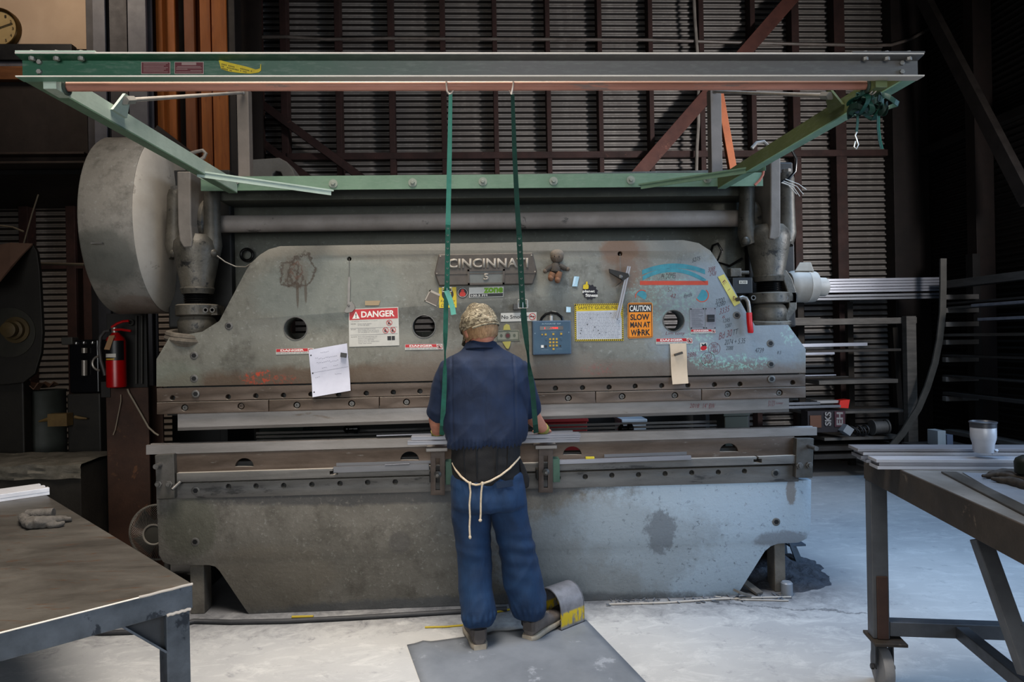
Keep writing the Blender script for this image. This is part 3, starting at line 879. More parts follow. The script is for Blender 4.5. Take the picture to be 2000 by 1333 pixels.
# --- flywheel drum
FWY, FWR, FWRY = 4.3, 0, 0.42
zt, zb2 = W(225, 273, FWY).z, W(250, 614, FWY).z
cz, rz = (zt + zb2) / 2, (zt - zb2) / 2
x0 = W(150, 440, FWY - FWRY).x; x1 = W(258, 440, FWY - FWRY).x
m_ = MB()
prof = [(0, 0.90), (0.0, 0.985), (0.012, 1.0), (x1 - x0 - 0.003, 1.0), (x1 - x0, 0.995), (x1 - x0, 0.9)]
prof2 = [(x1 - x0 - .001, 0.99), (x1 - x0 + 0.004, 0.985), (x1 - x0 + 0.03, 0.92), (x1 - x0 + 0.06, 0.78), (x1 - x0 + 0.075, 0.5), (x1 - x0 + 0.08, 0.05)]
m_.rings([[V((x0 + h, FWY + math.cos(2 * PI * k / 72) * FWRY * r, cz + math.sin(2 * PI * k / 72) * rz * r)) for k in range(72)] for h, r in prof])
fw = m_.build('flywheel_guard', iron_mat('drum_paint', '#7f7b74', '#716d66', [(200, 500, 70, 60, '#55554f', 0.75, 4, 0.8), (230, 600, 60, 30, '#6b5a50', 0.5, 6, 0.8)], FWY - FWRY, bump=0.2), press, smooth=True)
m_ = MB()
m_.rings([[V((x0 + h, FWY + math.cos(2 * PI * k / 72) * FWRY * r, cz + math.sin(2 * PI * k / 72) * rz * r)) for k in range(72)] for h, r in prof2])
m_.build('guard_face', mat('guard_face_lit', '#aaa49b', '#9b958c', rough=0.7, scale=4, patch=('#7d776f', 0.62, 6), bump=0.15), fw, smooth=True)  # paler than the drum: the light this face catches is in its colour
a = W(178, 477, FWY - FWRY)
MB().box(a.x, a.x + 0.06, FWY - FWRY * 0.985 - 0.012, FWY - FWRY * 0.985, a.z, a.z + 0.008).build('latch', bolt_m, fw)

# --- the two pitmans (fork, threaded screw, collar, ball seat)
def pitman(cx, dy, hand, Y, names=True):
    """cx photo column of its centre line; dy shifts rows"""
    def w(x, y, yy=Y): return W(cx + x, y + dy, yy)
    k = Y / FPX
    body = MB()
    body.lathe(w(0, 575), (0, 0, 1), [(0, 28 * k), (10 * k, 31 * k), (14 * k, 29 * k), (60 * k, 38 * k), (85 * k, 42 * k), (100 * k, 40 * k), (112 * k, 30 * k)], 28)
    f = body.build('pitman_body', greasy, press, smooth=True)
    for sx, xx, top in ((-1, -43, 372), (1, 28 if hand < 0 else 34, 362)):
        m_ = MB()
        path = [w(xx * 0.8, 500), w(xx, 478), w(xx * 1.03, 455), w(xx, 420), w(xx, top + 12), w(xx, top)]
        m_.tube(path, [20 * k, 19 * k, 16 * k, 15.5 * k, 15 * k, 12 * k], 18)
        m_.build('fork_arm', greasy, press, smooth=True)
        MB().ball(w(xx * 1.05, 495, Y - 0.04), 9 * k, 9 * k, 9 * k, 12).build('grease_boss', greasy, press, smooth=True)
        MB().hexbolt(w(xx, top), (0, 0, 1), 9 * k, 8 * k).build('arm_bolt', bolt_m, press)
    # threaded screw
    m_ = MB()
    pr = []
    for i in range(13):
        h = i * 2 * k
        pr += [(h, 25 * k if i % 2 else 22.5 * k)]
    m_.lathe(w(0, 600), (0, 0, 1), pr, 28)
    m_.build('screw_thread', black_oil, press, smooth=True)
    # collar ring with side lugs
    c = MB().lathe(w(0, 618), (0, 0, 1), [(0, 36 * k), (2 * k, 39 * k), (20 * k, 39 * k), (22 * k, 36 * k)], 30)
    c.box(w(30, 610).x, w(46, 610).x, Y - 0.06, Y + 0.05, w(0, 617).z, w(0, 598).z)
    co = c.build('lock_collar', greasy, press, smooth=True)
    for x in (16, 29) if hand < 0 else (-31, 32):
        MB().lathe(w(x, 606, Y - 0.115 if abs(x) < 20 else Y - 0.09), (0, -1, 0), [(0, 5 * k), (0.006, 5 * k), (0.006, 3 * k), (0, 2.8 * k)], 12).build('collar_screw', bolt_m, co)
    # ball and cup
    MB().lathe(w(0, 664), (0, 0, 1), [(0, 26 * k), (8 * k, 33 * k), (34 * k, 35 * k), (42 * k, 31 * k), (48 * k, 24 * k)], 30).build('ball_seat', greasy, press, smooth=True)
    return f
pitman(386, 0, -1, 4.06)
pitman(1502, -24, 1, 4.06)
# cup skirts hanging over the ram shoulder
k = FY / FPX
m_ = MB()
for i, (r, z) in enumerate(((44, 655), (46, 662), (42, 668))):
    c = W(378, z, 4.05)
    m_.torus(c, (0.12, -0.1, 1), r * k, 7 * k, 36, 8)
m_.build('dust_boot', mat('dusty_canvas', '#6d665c', '#544e46', rough=0.9, scale=14, bump=0.5), press, smooth=True)
m_ = MB()
m_.torus(W(1503, 632, 4.05), (0.0, -0.1, 1), 37 * k, 7 * k, 36, 8)
m_.torus(W(1503, 637, 4.05), (0.0, -0.1, 1), 34 * k, 6 * k, 36, 8)
m_.build('dust_boot', greasy, press, smooth=True)
# eccentric straps in the forks
stm = mat('strap_iron', '#77716b', '#625d57', rough=0.6, scale=5, dust='#968f86', bump=0.15)
def strap(q, Y, d):
    o = MB().prism([W(x, y, Y) for x, y in q], V((0, d, 0))).build('eccentric_link', stm, press, bevel=0.008, seg=3)
strap([(345, 335), (372, 335), (373, 440), (376, 470), (374, 483), (358, 484), (350, 470), (347, 440)], 3.93, 0.3)
strap([(1505, 300), (1525, 300), (1525, 455), (1522, 464), (1512, 468), (1502, 466), (1505, 440)], 3.93, 0.3)
# bearing boss round the shaft on the flywheel end
c = W(404, 437, 4.1)
MB().lathe(V((c.x - 0.10, SHY, c.z)), (1, 0, 0), [(0, .13), (0.02, .145), (.10, .145), (.115, .13), (.115, .09), (.13, .085), (.13, .06)], 32).build('bearing_cap', greasy, press, smooth=True)
c = W(1474, 430, 4.1)
MB().lathe(V((c.x + 0.02, SHY, c.z)), (-1, 0, 0), [(0, .12), (0.02, .125), (.05, .125), (.06, .1), (.07, .06)], 32).build('bearing_cap', greasy, press, smooth=True)
MB().box(X_(330, 400, 4.3), X_(455, 400, 4.3), 4.26, 4.5, Z_(390, 640, 4.3), Z_(390, 335, 4.3)).build('gear_housing', dark_iron, press, bevel=0.01)
MB().box(X_(1455, 400, 4.3), X_(1545, 400, 4.3), 4.26, 4.5, Z_(1500, 640, 4.3), Z_(1500, 320, 4.3)).build('gear_housing', dark_iron, press, bevel=0.01)
# motor and brake housing behind the crown, arched guard
mm = MB()
yv = 4.75
pts = [(480, 345), (486, 312), (545, 308), (560, 316), (572, 332), (580, 352)]
mm.prism([W(x, y, yv) for x, y in pts + [(555, 352), (548, 336), (538, 334), (532, 340), (530, 352)]], V((0, 0.2, 0)))
mm.build('chain_guard', dustyg, press, bevel=0.006)
# oil lines
lnm = mat('thin_pipe', '#77726a', bump=0, rough=0.4)
MB().tube([W(x, y, 4.0) for x, y in ((424, 500), (440, 512), (460, 521), (480, 522), (492, 514))], 0.004, 6).build('oil_line', lnm, press, smooth=True)
MB().torus(W(482, 498, 4.28), (0, 1, 0), 0.035, 0.009, 24, 8).build('hose_loop', black_oil, press, smooth=True)
MB().tube([W(x, y, 4.27) for x, y in ((1400, 530), (1385, 505), (1392, 480), (1402, 476), (1410, 490), (1400, 512), (1425, 520), (1450, 505))], 0.008, 8).build('hose_loop', black_oil, press, smooth=True)
MB().tube([W(x, y, 4.0) for x, y in ((1545, 290), (1555, 310), (1553, 335), (1540, 350), (1525, 356))], 0.008, 8).build('wire_conduit', black_oil, press, smooth=True)
for pts in (((1528, 356), (1550, 366), (1562, 384)), ((1530, 354), (1556, 364), (1569, 380)), ((1534, 350), (1560, 360), (1575, 371)), ((1526, 357), (1540, 362), (1556, 380))):
    MB().tube([W(x, y, 3.98) for x, y in pts], 0.0025, 5).build('loose_wire', mat('pale_wire', '#b9b5ae', bump=0), press)
# eye hooks on the crown
rod_m = mat('dusty_rod', '#8f8982', '#7a746d', rough=0.5, bump=0)
MB().tube([W(x, y, 4.15) for x, y in ((372, 300), (385, 296), (396, 294), (402, 300), (398, 308), (388, 314))], 0.011, 8).build('lifting_eye', rod_m, press, smooth=True)
MB().tube([W(x, y, 4.15) for x, y in ((1468, 290), (1478, 279), (1492, 277), (1499, 284), (1497, 296))], 0.011, 8).build('lifting_eye', rod_m, press, smooth=True)
MB().tube([W(x, y, 3.9) for x, y in ((1492, 330), (1490, 342), (1484, 352), (1474, 362))], 0.007, 8).build('red_cable', mat('red_cable', '#a0604e', bump=0), press, smooth=True)

# --- gear motor, counter box and clutch handle at the far pitman
gm = MB()
gc = W(1545, 560, 4.1)
x2, x3 = X_(1590, 560, 4.1), X_(1614, 560, 4.1)
r = 31 / FPX * 4.1
gm.lathe(gc, (1, 0, -0.03), [(-0.02, r * 0.9), (0, r), (0.02, r * 1.02), (0.085, r * 1.02), (0.09, r * 1.05), (0.1, r * 1.02), (x2 - gc.x, r * 0.98), (x2 - gc.x + 0.003, r * 0.62), (x3 - gc.x - 0.01, r * 0.6), (x3 - gc.x, r * 0.52)], 32)
mo = gm.build('adjusting_motor', mat('light_grey_paint', '#99948c', '#8a857d', rough=0.6, scale=6, bump=0.1, dust='#aaa59c'), press, smooth=True)
MB().hexa([W(1552, 530, 4.05), W(1590, 530, 4.05), W(1590, 530, 4.15), W(1552, 530, 4.15), W(1562, 513, 4.05), W(1584, 513, 4.05), W(1584, 513, 4.15), W(1562, 513, 4.15)]).build('terminal_box', mat('terminal_box', '#a39e95', '#8f8a81', bump=0.05), mo, bevel=0.003)
MB().prism([W(x, y, 4.0) for x, y in ((1524, 530), (1536, 527), (1548, 545), (1557, 575), (1557, 604), (1540, 628), (1528, 624), (1541, 600), (1541, 578), (1532, 552))], V((0, 0.12, 0))).build('motor_bracket', greasy, press, bevel=0.006)
bx = MB().box(X_(1429, 560, 4.0), X_(1467, 560, 4.0), 3.98, 4.08, Z_(1448, 574, 4.0), Z_(1448, 543, 4.0)).build('counter_box', mat('counter_black', '#2b2d2f', '#232527', rough=0.4, bump=0), press, bevel=0.003)
cf = Face(W(1429, 543, 3.978), W(1467, 543, 3.978), W(1467, 574, 3.978), W(1429, 574, 3.978))
m_ = MB(); cf.rect(m_, .38, .17, .8, .38, .001); m_.build('counter_window', mat('counter_window', '#c9c6bb', bump=0), bx)
cf.text('counter_digits', '8088', .42, .19, .76, .36, mat('counter_ink', '#1a1a1a', bump=0), bx, 0.002)
MB().box(X_(1425, 535, 4.02), X_(1446, 535, 4.02), 4.0, 4.06, Z_(1435, 541, 4.0), Z_(1435, 524, 4.0)).build('cable_gland', greasy, press, bevel=0.004)
MB().cyl(W(1445, 533, 4.02), W(1462, 533, 4.02), 0.012).build('cable_gland', greasy, press, smooth=True)
hm = MB().tube([W(x, y, 3.88) for x, y in ((1444, 583), (1450, 581), (1457, 583), (1461, 590), (1463, 602), (1464, 616))], 0.0115, 12).build('clutch_lever', mat('lever_steel', '#8b8985', '#74726e', rough=0.35, metal=0.5, bump=0), press, smooth=True)
MB().tube([W(x, y, 3.88) for x, y in ((1463, 611), (1464, 630), (1466, 648), (1466, 651))], [0.0165, 0.0165, 0.0165, 0.014], 14).build('lever_grip', mat('red_vinyl', '#c01c22', '#b01820', rough=0.35, bump=0), hm, smooth=True)
# arm that carries the lever
MB().bar(W(1438, 586, 3.9), W(1448, 583, 3.88), 0.02, 0.02).build('lever_boss', greasy, hm)

# --- punch and die: removable tooling
pt = MB()
def pbot(px): return 842 + (px - 345) * (805 - 842) / 1195.0
y0, y1 = FY + 0.012, FY + 0.045
a0, a1 = W(347, segbot(347) + 2, y0), W(1541, segbot(1541) + 0.5, y0)
b0, b1 = W(347, pbot(347) - 6, y0), W(1541, pbot(1541) - 6, y0)
c0, c1 = W(347, pbot(347), y0 + 0.016), W(1541, pbot(1541), y0 + 0.016)
sec = lambda a, b, c: [a + V((0, 0, .02)), b, c, V((b.x, y1, b.z)), V((a.x, y1, a.z + .02))]
pt.rings([sec(a0, b0, c0), sec(a1, b1, c1)])
pn = pt.build('punch', tool_m)
tag(pn, 'long steel punch clamped along the lower edge of the press ram', 'press tool')
for a in (('2018', 1347, 789, 1366, 797, red_ink), ('14" BW', 1373, 788, 1397, 798, red_ink), ('3170', 1500, 783, 1514, 788, red_ink), ('3157', 1500, 789, 1514, 794, red_ink), ('Lower', 1516, 785, 1530, 790, red_ink)):
    scrawl(*a, Y=FY + 0.011, parent=pn)
def dtop(px): return 870 + (px - 285) * (835 - 870) / 1311.0
def dbot(px): return 889 + (px - 285) * (851 - 889) / 1311.0
DY0, DY1 = BL - 0.004, BL + 0.075
dm = MB()
a0, a1 = W(285, dtop(285), DY0), W(1596, dtop(1596), DY0)
b0, b1 = W(285, dbot(285), DY0), W(1596, dbot(1596), DY0)
def dsec(t, b):
    ym = (DY0 + DY1) / 2
    return [b, t, V((t.x, ym - .014, t.z)), V((t.x, ym, t.z - .018)), V((t.x, ym + .014, t.z)), V((t.x, DY1, t.z)), V((t.x, DY1, b.z))]
dm.rings([dsec(a0, b0), dsec(a1, b1)])
die = dm.build('die', tool_m, bevel=0.0015)
tag(die, 'long steel V die lying on the holder rail of the press bed', 'press tool')

# --- back gauge: behind the die, seen through the gap
GYB = 4.5
bgz = Z_(900, 852, GYB)
m_ = MB()
for i, dz in enumerate((0, 0.018, 0.036)):
    a, b = X_(500, 850, GYB + i * .05), X_(1400, 826, GYB + i * .05)
    m_.box(a, b, GYB + i * .05, GYB + i * .05 + 0.02, bgz - 0.005 + dz, bgz + 0.008 + dz)
m_.build('back_gauge_rail', bar_m, press)
for px in (687, 1222):
    c = W(px, 838, 4.4)
    MB().lathe(c + V((-.05, 0, 0.0)), (1, 0, 0), [(0, .012), (0.02, .03), (.03, .03), (.035, .02), (.06, .02), (.065, .032), (.09, .032), (.10, .015)], 16).build('gauge_finger', black_oil, press, smooth=True)
# --- material support arms at the front of the bed
arm_m = mat('support_arm_steel', '#5a4f48', '#463d38', rough=0.55, metal=0.2, scale=9, bump=0.2)
grn_d = mat('green_bracket_paint', '#4e6a58', '#41594b', rough=0.6, bump=0.1)
def support(px, dy):
    yf = 3.80
    root = thing('support_arm', 'slotted steel support arm on the bed, on the %s side of the worker' % ('flywheel' if px < 960 else 'motor'), 'support arm', W(px, 968 + dy, yf), 'work supports')
    def w(x, y, Y=yf): return W(px + x, y + dy, Y)
    ou = [w(-14, 878), w(14, 878), w(14, 968), w(-14, 968)]
    slot = [w(-4, 896), w(4, 896), w(4, 958), w(-4, 958)]
    plate('slotted_bar', [(p.x, p.z) for p in ou], [[(p.x, p.z) for p in slot]], yf, yf + 0.02, arm_m, root, 0.002)
    MB().box(w(-22, 875).x, w(20, 875).x, yf - 0.05, yf + 0.10, w(0, 880).z, w(0, 873).z).build('rest_block', tool_m, root, bevel=0.003)
    p = w(0, 927)
    MB().lathe(p, (0, -1, 0), [(-0.02, .016), (0.006, .02), (0.01, .02), (0.016, .014), (.02, .009), (.03, .008)], 18).build('clamp_knob', bolt_m, root, smooth=True)
    MB().box(w(14, 900).x, w(28, 900).x, yf + 0.025, BL - 0.031, w(0, 950).z, w(0, 904).z).build('bracket', grn_d, root, bevel=0.002)
    MB().box(w(-18, 900).x, w(10, 900).x, yf + 0.03, BL - 0.031, w(0, 945).z, w(0, 925).z).build('slide_block', dark_iron, root, bevel=0.002)
support(855, 0); support(1066, -5)

# ------------------------------------------------------------------ green pull-back frame above the press
NY = 2.13
fr_root = thing('overhead_frame', 'green steel channel frame with a copper pipe, reaching out above the worker', 'frame', V((0, 3.0, 2.35)))
def green(name, g, d, top=None, mixx=None):
    s = NT(name)
    co = s.coords(True)
    sx = s.n('ShaderNodeSeparateXYZ'); s.l(co, sx.inputs[0])
    n = s.noise(co, 5, 6, 0.7)
    f = s.ramp(n, 0.3, 0.7)
    if mixx:
        f = s.ramp(s.math('ADD', sx.outputs[0], s.math('MULTIPLY', s.math('SUBTRACT', n, 0.5), 0.5)), mixx[0], mixx[1])
    col = s.mix(f, lin(g), lin(d))
    nf = s.noise(s.coords(True, (1, 1, 5)), 22, 5, 0.7)
    col = s.mix(s.math('MULTIPLY', s.ramp(nf, 0.5, 0.75), 0.3), col, lin('#8f958c'))
    gm_ = s.n('ShaderNodeNewGeometry'); sz = s.n('ShaderNodeSeparateXYZ'); s.l(gm_.outputs['Normal'], sz.inputs[0])
    col = s.mix(s.ramp(sz.outputs[2], 0.5, 0.9), col, lin('#a9a199'))
    s.l(col, s.b.inputs['Base Color'])
    s.b.inputs['Roughness'].default_value = 0.5
    s.bump(nf, 0.08, 0.003)
    return s.m
beam_m = green('beam_green', '#2b5a45', '#686664', mixx=(-0.9, 0.1))
lip_m = green('flange_green', '#6f9482', '#b3aca4', mixx=(-1.0, -0.2))
edge_m = mat('worn_flange_edge', '#d3ccc3', '#c2bbb2', rough=.5, bump=0)
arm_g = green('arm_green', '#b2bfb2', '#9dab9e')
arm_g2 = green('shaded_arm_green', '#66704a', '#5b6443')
rail_g = green('rail_green', '#718a75', '#5f7864')
# front beam: channel open to the viewer
xl, xr = X_(30, 125, NY), X_(1805, 125, NY)
zt_, zb_ = Z_(1000, 103, NY), Z_(1000, 149, NY)
t = 0.006; dp = 0.038
m_ = MB()
sec = [(NY, zt_), (NY, zt_ - t), (NY + dp - t, zt_ - t - .006), (NY + dp - t, zb_ + t + .006), (NY, zb_ + t * .6), (NY, zb_), (NY + dp, zb_), (NY + dp, zt_)]
m_.rings([[V((x, y, z)) for y, z in sec] for x in (xl, xr)])
fb = m_.build('front_beam', beam_m, fr_root)
zinc = mat('zinc_bolt', '#a7a49e', '#8d8a85', rough=0.4, metal=0.4, bump=0)
m_ = MB().box(xl, xr, NY - .0015, NY + .001, zt_ - .004, zt_ + .0008); m_.box(xl, xr, NY - .0015, NY + .001, zb_ - .0008, zb_ + .003); m_.build('flange_edge', edge_m, fb)
MB().box(xl, xr, NY + .0012, NY + dp, zb_ - .0015, zb_ - .0002).build('lower_flange', lip_m, fb)  # underside paler than the beam: dust, and light from below in the colour
# splice plates on top of both ends
for a, b in ((30, 186), (1664, 1806)):
    MB().box(X_(a, 100, NY), X_(b, 100, NY), NY - 0.002, NY + 0.05, zt_, zt_ + 0.005).build('splice_plate', arm_g if a < 100 else beam_m, fb)
for px in (63, 111, 159, 1689, 1731, 1774):
    c = W(px, 101, NY + 0.018)
    MB().hexbolt(V((c.x, NY + 0.018, zt_ + 0.004)), (0, 0, 1), 0.009, 0.008).build('beam_bolt', zinc, fb)
    MB().hexbolt(V((c.x, NY + 0.016, zt_ - t)), (0, 0, -1), 0.009, 0.012).build('beam_bolt', zinc, fb)
for px, py in ((78, 122), (78, 141), (1760, 124), (1760, 141)):
    MB().hexbolt(W(px, py, NY + dp - t), (0, -1, 0), 0.008, 0.008).build('beam_bolt', zinc, fb)
# arms: channels running back to the machine
def arm(px0, side, mt, nm):
    xo = X_(px0, 125, NY)
    y1 = 3.9
    s_ = side
    d = 0.045
    # web on the inner side, flanges turned outwards
    sec = [(s_ * d, zb_ + .0055), (s_ * d, zt_ - .004), (0, zt_ - .004), (0, zt_ - .010), (s_ * (d - .006), zt_ - .014), (s_ * (d - .006), zb_ + .0055)]
    lo = [(s_ * d, zb_), (s_ * d, zb_ + .005), (0, zb_ + .005), (0, zb_)]
    za = 0.03
    m_ = MB().rings([[V((xo + a, y, z + za * (y - NY) / (y1 - NY))) for a, z in sec] for y in (NY + dp + .002, y1)])
    o = m_.build(nm, mt, fr_root)
    MB().rings([[V((xo + a, y, z + za * (y - NY) / (y1 - NY))) for a, z in lo] for y in (NY + dp + .002, y1)]).build('arm_flange', mat('mint_flange', '#93b8a3', '#82a592', rough=.5, bump=.05) if s_ < 0 else rail_g, o)
    return o, xo + s_ * d
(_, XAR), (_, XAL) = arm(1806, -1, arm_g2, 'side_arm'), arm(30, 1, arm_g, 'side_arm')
# solid inner faces as channels turned the other way: web plate just inside
# rear rail bolted on the crown
RY = 3.9
ra, rb_ = W(385, 352, RY), W(1480, 333, RY)
q = [W(400, 344, RY), W(560, 347, RY), W(1440, 333, RY), W(1480, 331, RY), W(1480, 361, RY), W(1395, 363, RY), W(490, 375, RY), W(400, 376, RY)]
zt2, zb3 = (Z_(640, 346, RY) + Z_(1400, 335, RY)) / 2, (Z_(640, 372, RY) + Z_(1400, 363, RY)) / 2
rr_ = MB().box(X_(392, 350, RY), X_(1490, 340, RY), RY, RY + 0.012, zb3, zt2)
rr_.box(X_(392, 350, RY), X_(1490, 340, RY), RY + .012, RY + 0.2, zt2 - .012, zt2)
rl = rr_.build('rear_rail', rail_g, fr_root)
for px, py in ((651, 359), (806, 357), (943, 355), (1081, 354), (1232, 352), (1381, 350)):
    c = W(px, py, RY)
    bo_ = MB().lathe(c, (0, -1, 0), [(0, 0.024), (0.004, 0.024), (0.0045, 0.01)], 24).build('rail_washer', mat('dusty_washer', '#8e9489', '#7e8479', bump=0), rl)
    MB().hexbolt(c + V((0, -.004, 0)), (0, -1, 0), 0.0115, 0.011).build('rail_bolt', mat('dusty_bolt', '#858a80', bump=0), rl)
# flat corner braces, laid level
def gus(p0, Y0, p1, Y1, mt):
    a, b = W(p0[0], p0[1], Y0), W(p1[0], p1[1], Y1)
    MB().bar(a, b, 0.05, 0.008).build('corner_brace', mt, fr_root)
    MB().bar(a + V((0, -.022, -.012)), b + V((0, -.022, -.012)), 0.006, 0.03).build('corner_brace', mt, fr_root)
gus((388, 337), 3.45, (648, 374), 3.86, arm_g); gus((1492, 325), 3.45, (1250, 362), 3.86, rail_g)
m_ = MB(); 
for x, y in ((458, 350), (465, 349), (458, 358), (465, 358)): m_.hexbolt(W(x, y, RY - .001), (0, -1, 0), .006, .008)
m_.build('splice_bolt', zinc, fr_root)
MB().prism([W(x, y, RY - 0.03) for x, y in ((384, 345), (448, 348), (448, 375))], V((0, .008, 0))).build('gusset', arm_g, fr_root)
# copper pipe under the beam
cpm = mat('copper_pipe', '#c08e7e', '#a87868', rough=0.45, metal=0.1, scale=5, stretch=(0.5, 3, 3), patch=('#8f7a72', 0.6, 8), dust='#d5b8a8', bump=0.08)  # its dust colour also paints light on the upper half
PYY = 2.215
a, b = W(130, 167, PYY), W(1692, 167, PYY)
PZ = (a.z + b.z) / 2
PR = 10.0 / FPX * PYY
pipe = MB().cyl((a.x, PYY, PZ), (b.x, PYY, PZ), PR, seg=28).build('copper_pipe', cpm, fr_root, smooth=True)
for x, s_ in ((a.x, 1), (b.x, -1)):
    c = V((x, PYY, PZ))
    MB().torus(c + V((0, 0, -.004)), (1, 0, 0), PR * 1.15, .006, 28, 8).build('pipe_saddle', mat('saddle_dark', '#39463f', bump=0), fr_root, smooth=True)
    MB().lathe(c + V((-s_ * .01, 0, 0)), (s_, 0, 0), [(0, PR * .85), (.012, PR * .85), (.014, PR * .6)], 24).build('pipe_end', zinc, fr_root)
    MB().box(min(x - s_ * .002, x - s_ * .04), max(x - s_ * .002, x - s_ * .04), PYY - .05, PYY + .03, PZ - PR - .01, PZ + PR + .012).build('pipe_bracket', arm_g if s_ > 0 else arm_g2, fr_root)
# tie rods to two posts on the crown
def tie(p0, Y0, p1, Y1):
    xa = XAL if p0[0] < 900 else XAR
    a = WXp(p0[0], p0[1], xa + (.035 if p0[0] < 900 else -.035)); b = W(p1[0], p1[1], Y1)
    o = MB().cyl(a, b, 0.0085, seg=12).build('tie_rod', mat('pale_rod', '#a39d95', '#8f8982', rough=0.5, bump=0), fr_root, smooth=True)
    d = (b - a).normalized()
    MB().cyl(a - d * .02, a + d * .05, 0.016, seg=6).build('clevis', zinc, o)
    MB().ball(b, .014, seg=12).build('rod_end', zinc, o, smooth=True)
    sg_ = 1 if p0[0] < 900 else -1
    m_ = MB().prism([V((xa, a.y - .05, a.z - .05)), V((xa, a.y + .05, a.z - .05)), V((xa + sg_ * .03, a.y + .02, a.z + .018)), V((xa + sg_ * .03, a.y - .02, a.z + .018))], V((sg_ * .010, 0, 0)))
    m_.build('lug', arm_g if sg_ > 0 else arm_g2, fr_root)
tie((248, 196), 2.62, (474, 181), 4.1); tie((1618, 187), 2.62, (1396, 179), 4.1)
pst = mat('post_grey', '#7d756e', '#6d665f', rough=0.6, scale=5, bump=0.1)
for px, w_, ybot in ((477, 22, 345), (1395, 22, 335)):
    x = X_(px, 200, 4.15); hw = w_ / 2 / FPX * 4.15
    m_ = MB().box(x - hw, x + hw, 4.12, 4.12 + hw * 2, Z_(px, ybot, 4.15) - 0.05, Z_(px, 176, 4.15))
    m_.build('post', pst, fr_root, bevel=0.003)
# small plates on the beam
fbY = NY + dp - t - .001
def beamplate(x0, x1, y0, y1, bgc, fg):
    f = Face(W(x0, y0, fbY), W(x1, y0, fbY), W(x1, y1, fbY), W(x0, y1, fbY))
    o = f.sheet('rating_plate', mat('rating_' + fg, fg, bump=0, rough=.4), fb, .001)
    m_ = MB(); f.rect(m_, .02, .05, .98, .95, .001); m_.build('plate_field', mat('rating_' + bgc, bgc, bump=0, rough=.5), fb)
    return f, fb
f, o = beamplate(276, 333, 121, 145, '#5a2027', '#a08f8a')
m_ = MB()
for i in range(7): f.rect(m_, .08, .12 + i * .115, .92 - .07 * (i % 3), .16 + i * .115, .0016)
m_.build('printed_lines', mat('plate_print', '#8f7a76', bump=0), o)
f, o = beamplate(341, 398, 121, 145, '#5a2027', '#a08f8a')
m_ = MB(); f.rect(m_, .25, .08, .75, .28, .0016)
for i, (a_, b_) in enumerate(((.1, .9), (.06, .94), (.06, .45), (.55, .94), (.06, .94))): f.rect(m_, a_, .38 + i * .11, b_, .42 + i * .11, .0016)
m_.build('printed_lines', mat('plate_print', '#8f7a76', bump=0), o)
# yellow torn warning label on the beam
yl = mat('yellow_label', '#c3ae1e', '#b09a18', rough=0.5, scale=40, bump=0)
m_ = MB().prism([W(x, y, fbY) for x, y in ((427, 117), (450, 123), (480, 130), (500, 136), (508, 134), (509, 126), (510, 125), (510, 138), (505, 142), (490, 144), (470, 143), (448, 140), (432, 135))], V((0, -.001, 0)))
lb = m_.build('warning_label', yl, fb)
m_ = MB()
random.seed(3)
for i in range(26):
    x = 433 + i * 2.6
    t0 = 121 + (x - 427) * 0.24
    for j in range(3):
        y = t0 + 1.5 + j * 4.2
        if y < 140 - abs(x - 475) * .12 and random.random() < .8:
            m_.prism([W(x, y, fbY - .0012), W(x + 1.5, y + .4, fbY - .0012), W(x + 1.4, y + 3, fbY - .0012), W(x, y + 2.6, fbY - .0012)], V((0, -.0003, 0)))
m_.build('label_print', mat('label_ink', '#4e4a1a', bump=0), fb)

# pale upper half of the pipe stands for light from above
for nd in cpm.node_tree.nodes:
    if nd.type == 'MAP_RANGE' and abs(nd.inputs[1].default_value - .45) < 1e-6: nd.inputs[1].default_value, nd.inputs[2].default_value = .0, .5
# dark sheet added behind the machine, stands for the gloom in the die gap
MB().box(X_(330, 850, 5.4), X_(1470, 840, 5.4), 5.46, 5.49, .55, 1.12).build('gap_shade_backing', mat('gap_shade_dark', '#1b1c1b', '#141514', bump=0), press)
# ------------------------------------------------------------------ behind the flywheel: column with extinguisher, old machine, drum, crate
rustc = mat('rusty_column', '#4c3529', '#3a281f', rough=0.7, scale=5, patch=('#64452f', 0.6, 7), bump=0.25)
CLY = 4.55
x0, x1 = X_(209, 900, CLY), X_(292, 900, CLY)
zt = Z_(250, 758, CLY)
m_ = MB().box(x0, x1, CLY, CLY + 0.02, 0, zt)
m_.box((x0 + x1) / 2 - .008, (x0 + x1) / 2 + .008, CLY + .02, CLY + .2, 0, zt)
m_.box(x0, x1, CLY + .2, CLY + .22, 0, zt)
post = m_.build('stub_post', rustc, bevel=0.004)
tag(post, 'short rusty wide-flange steel post under the fire extinguisher', 'steel post')
bp = MB().box(X_(206, 700, CLY), X_(284, 700, CLY), CLY + 0.02, CLY + 0.05, zt - 0.08, Z_(250, 612, CLY))
bp.box(X_(197, 700, CLY), X_(215, 700, CLY), CLY - 0.01, CLY + 0.02, Z_(200, 777, CLY), Z_(200, 746, CLY))
bo = bp.build('post_panel', mat('dark_panel', '#211e1b', '#191715', rough=0.6), post, bevel=0.003)
for px in (266, 277):
    MB().cyl(W(px, 617, CLY), W(px, 750, CLY), 0.006).build('pipe_run', mat('dull_pipe', '#3c3a36', bump=0), post, smooth=True)
MB().torus(W(255, 630, CLY), (0, 1, 0), .016, .006).build('hook_ring', mat('dull_pipe', '#3c3a36', bump=0), post)
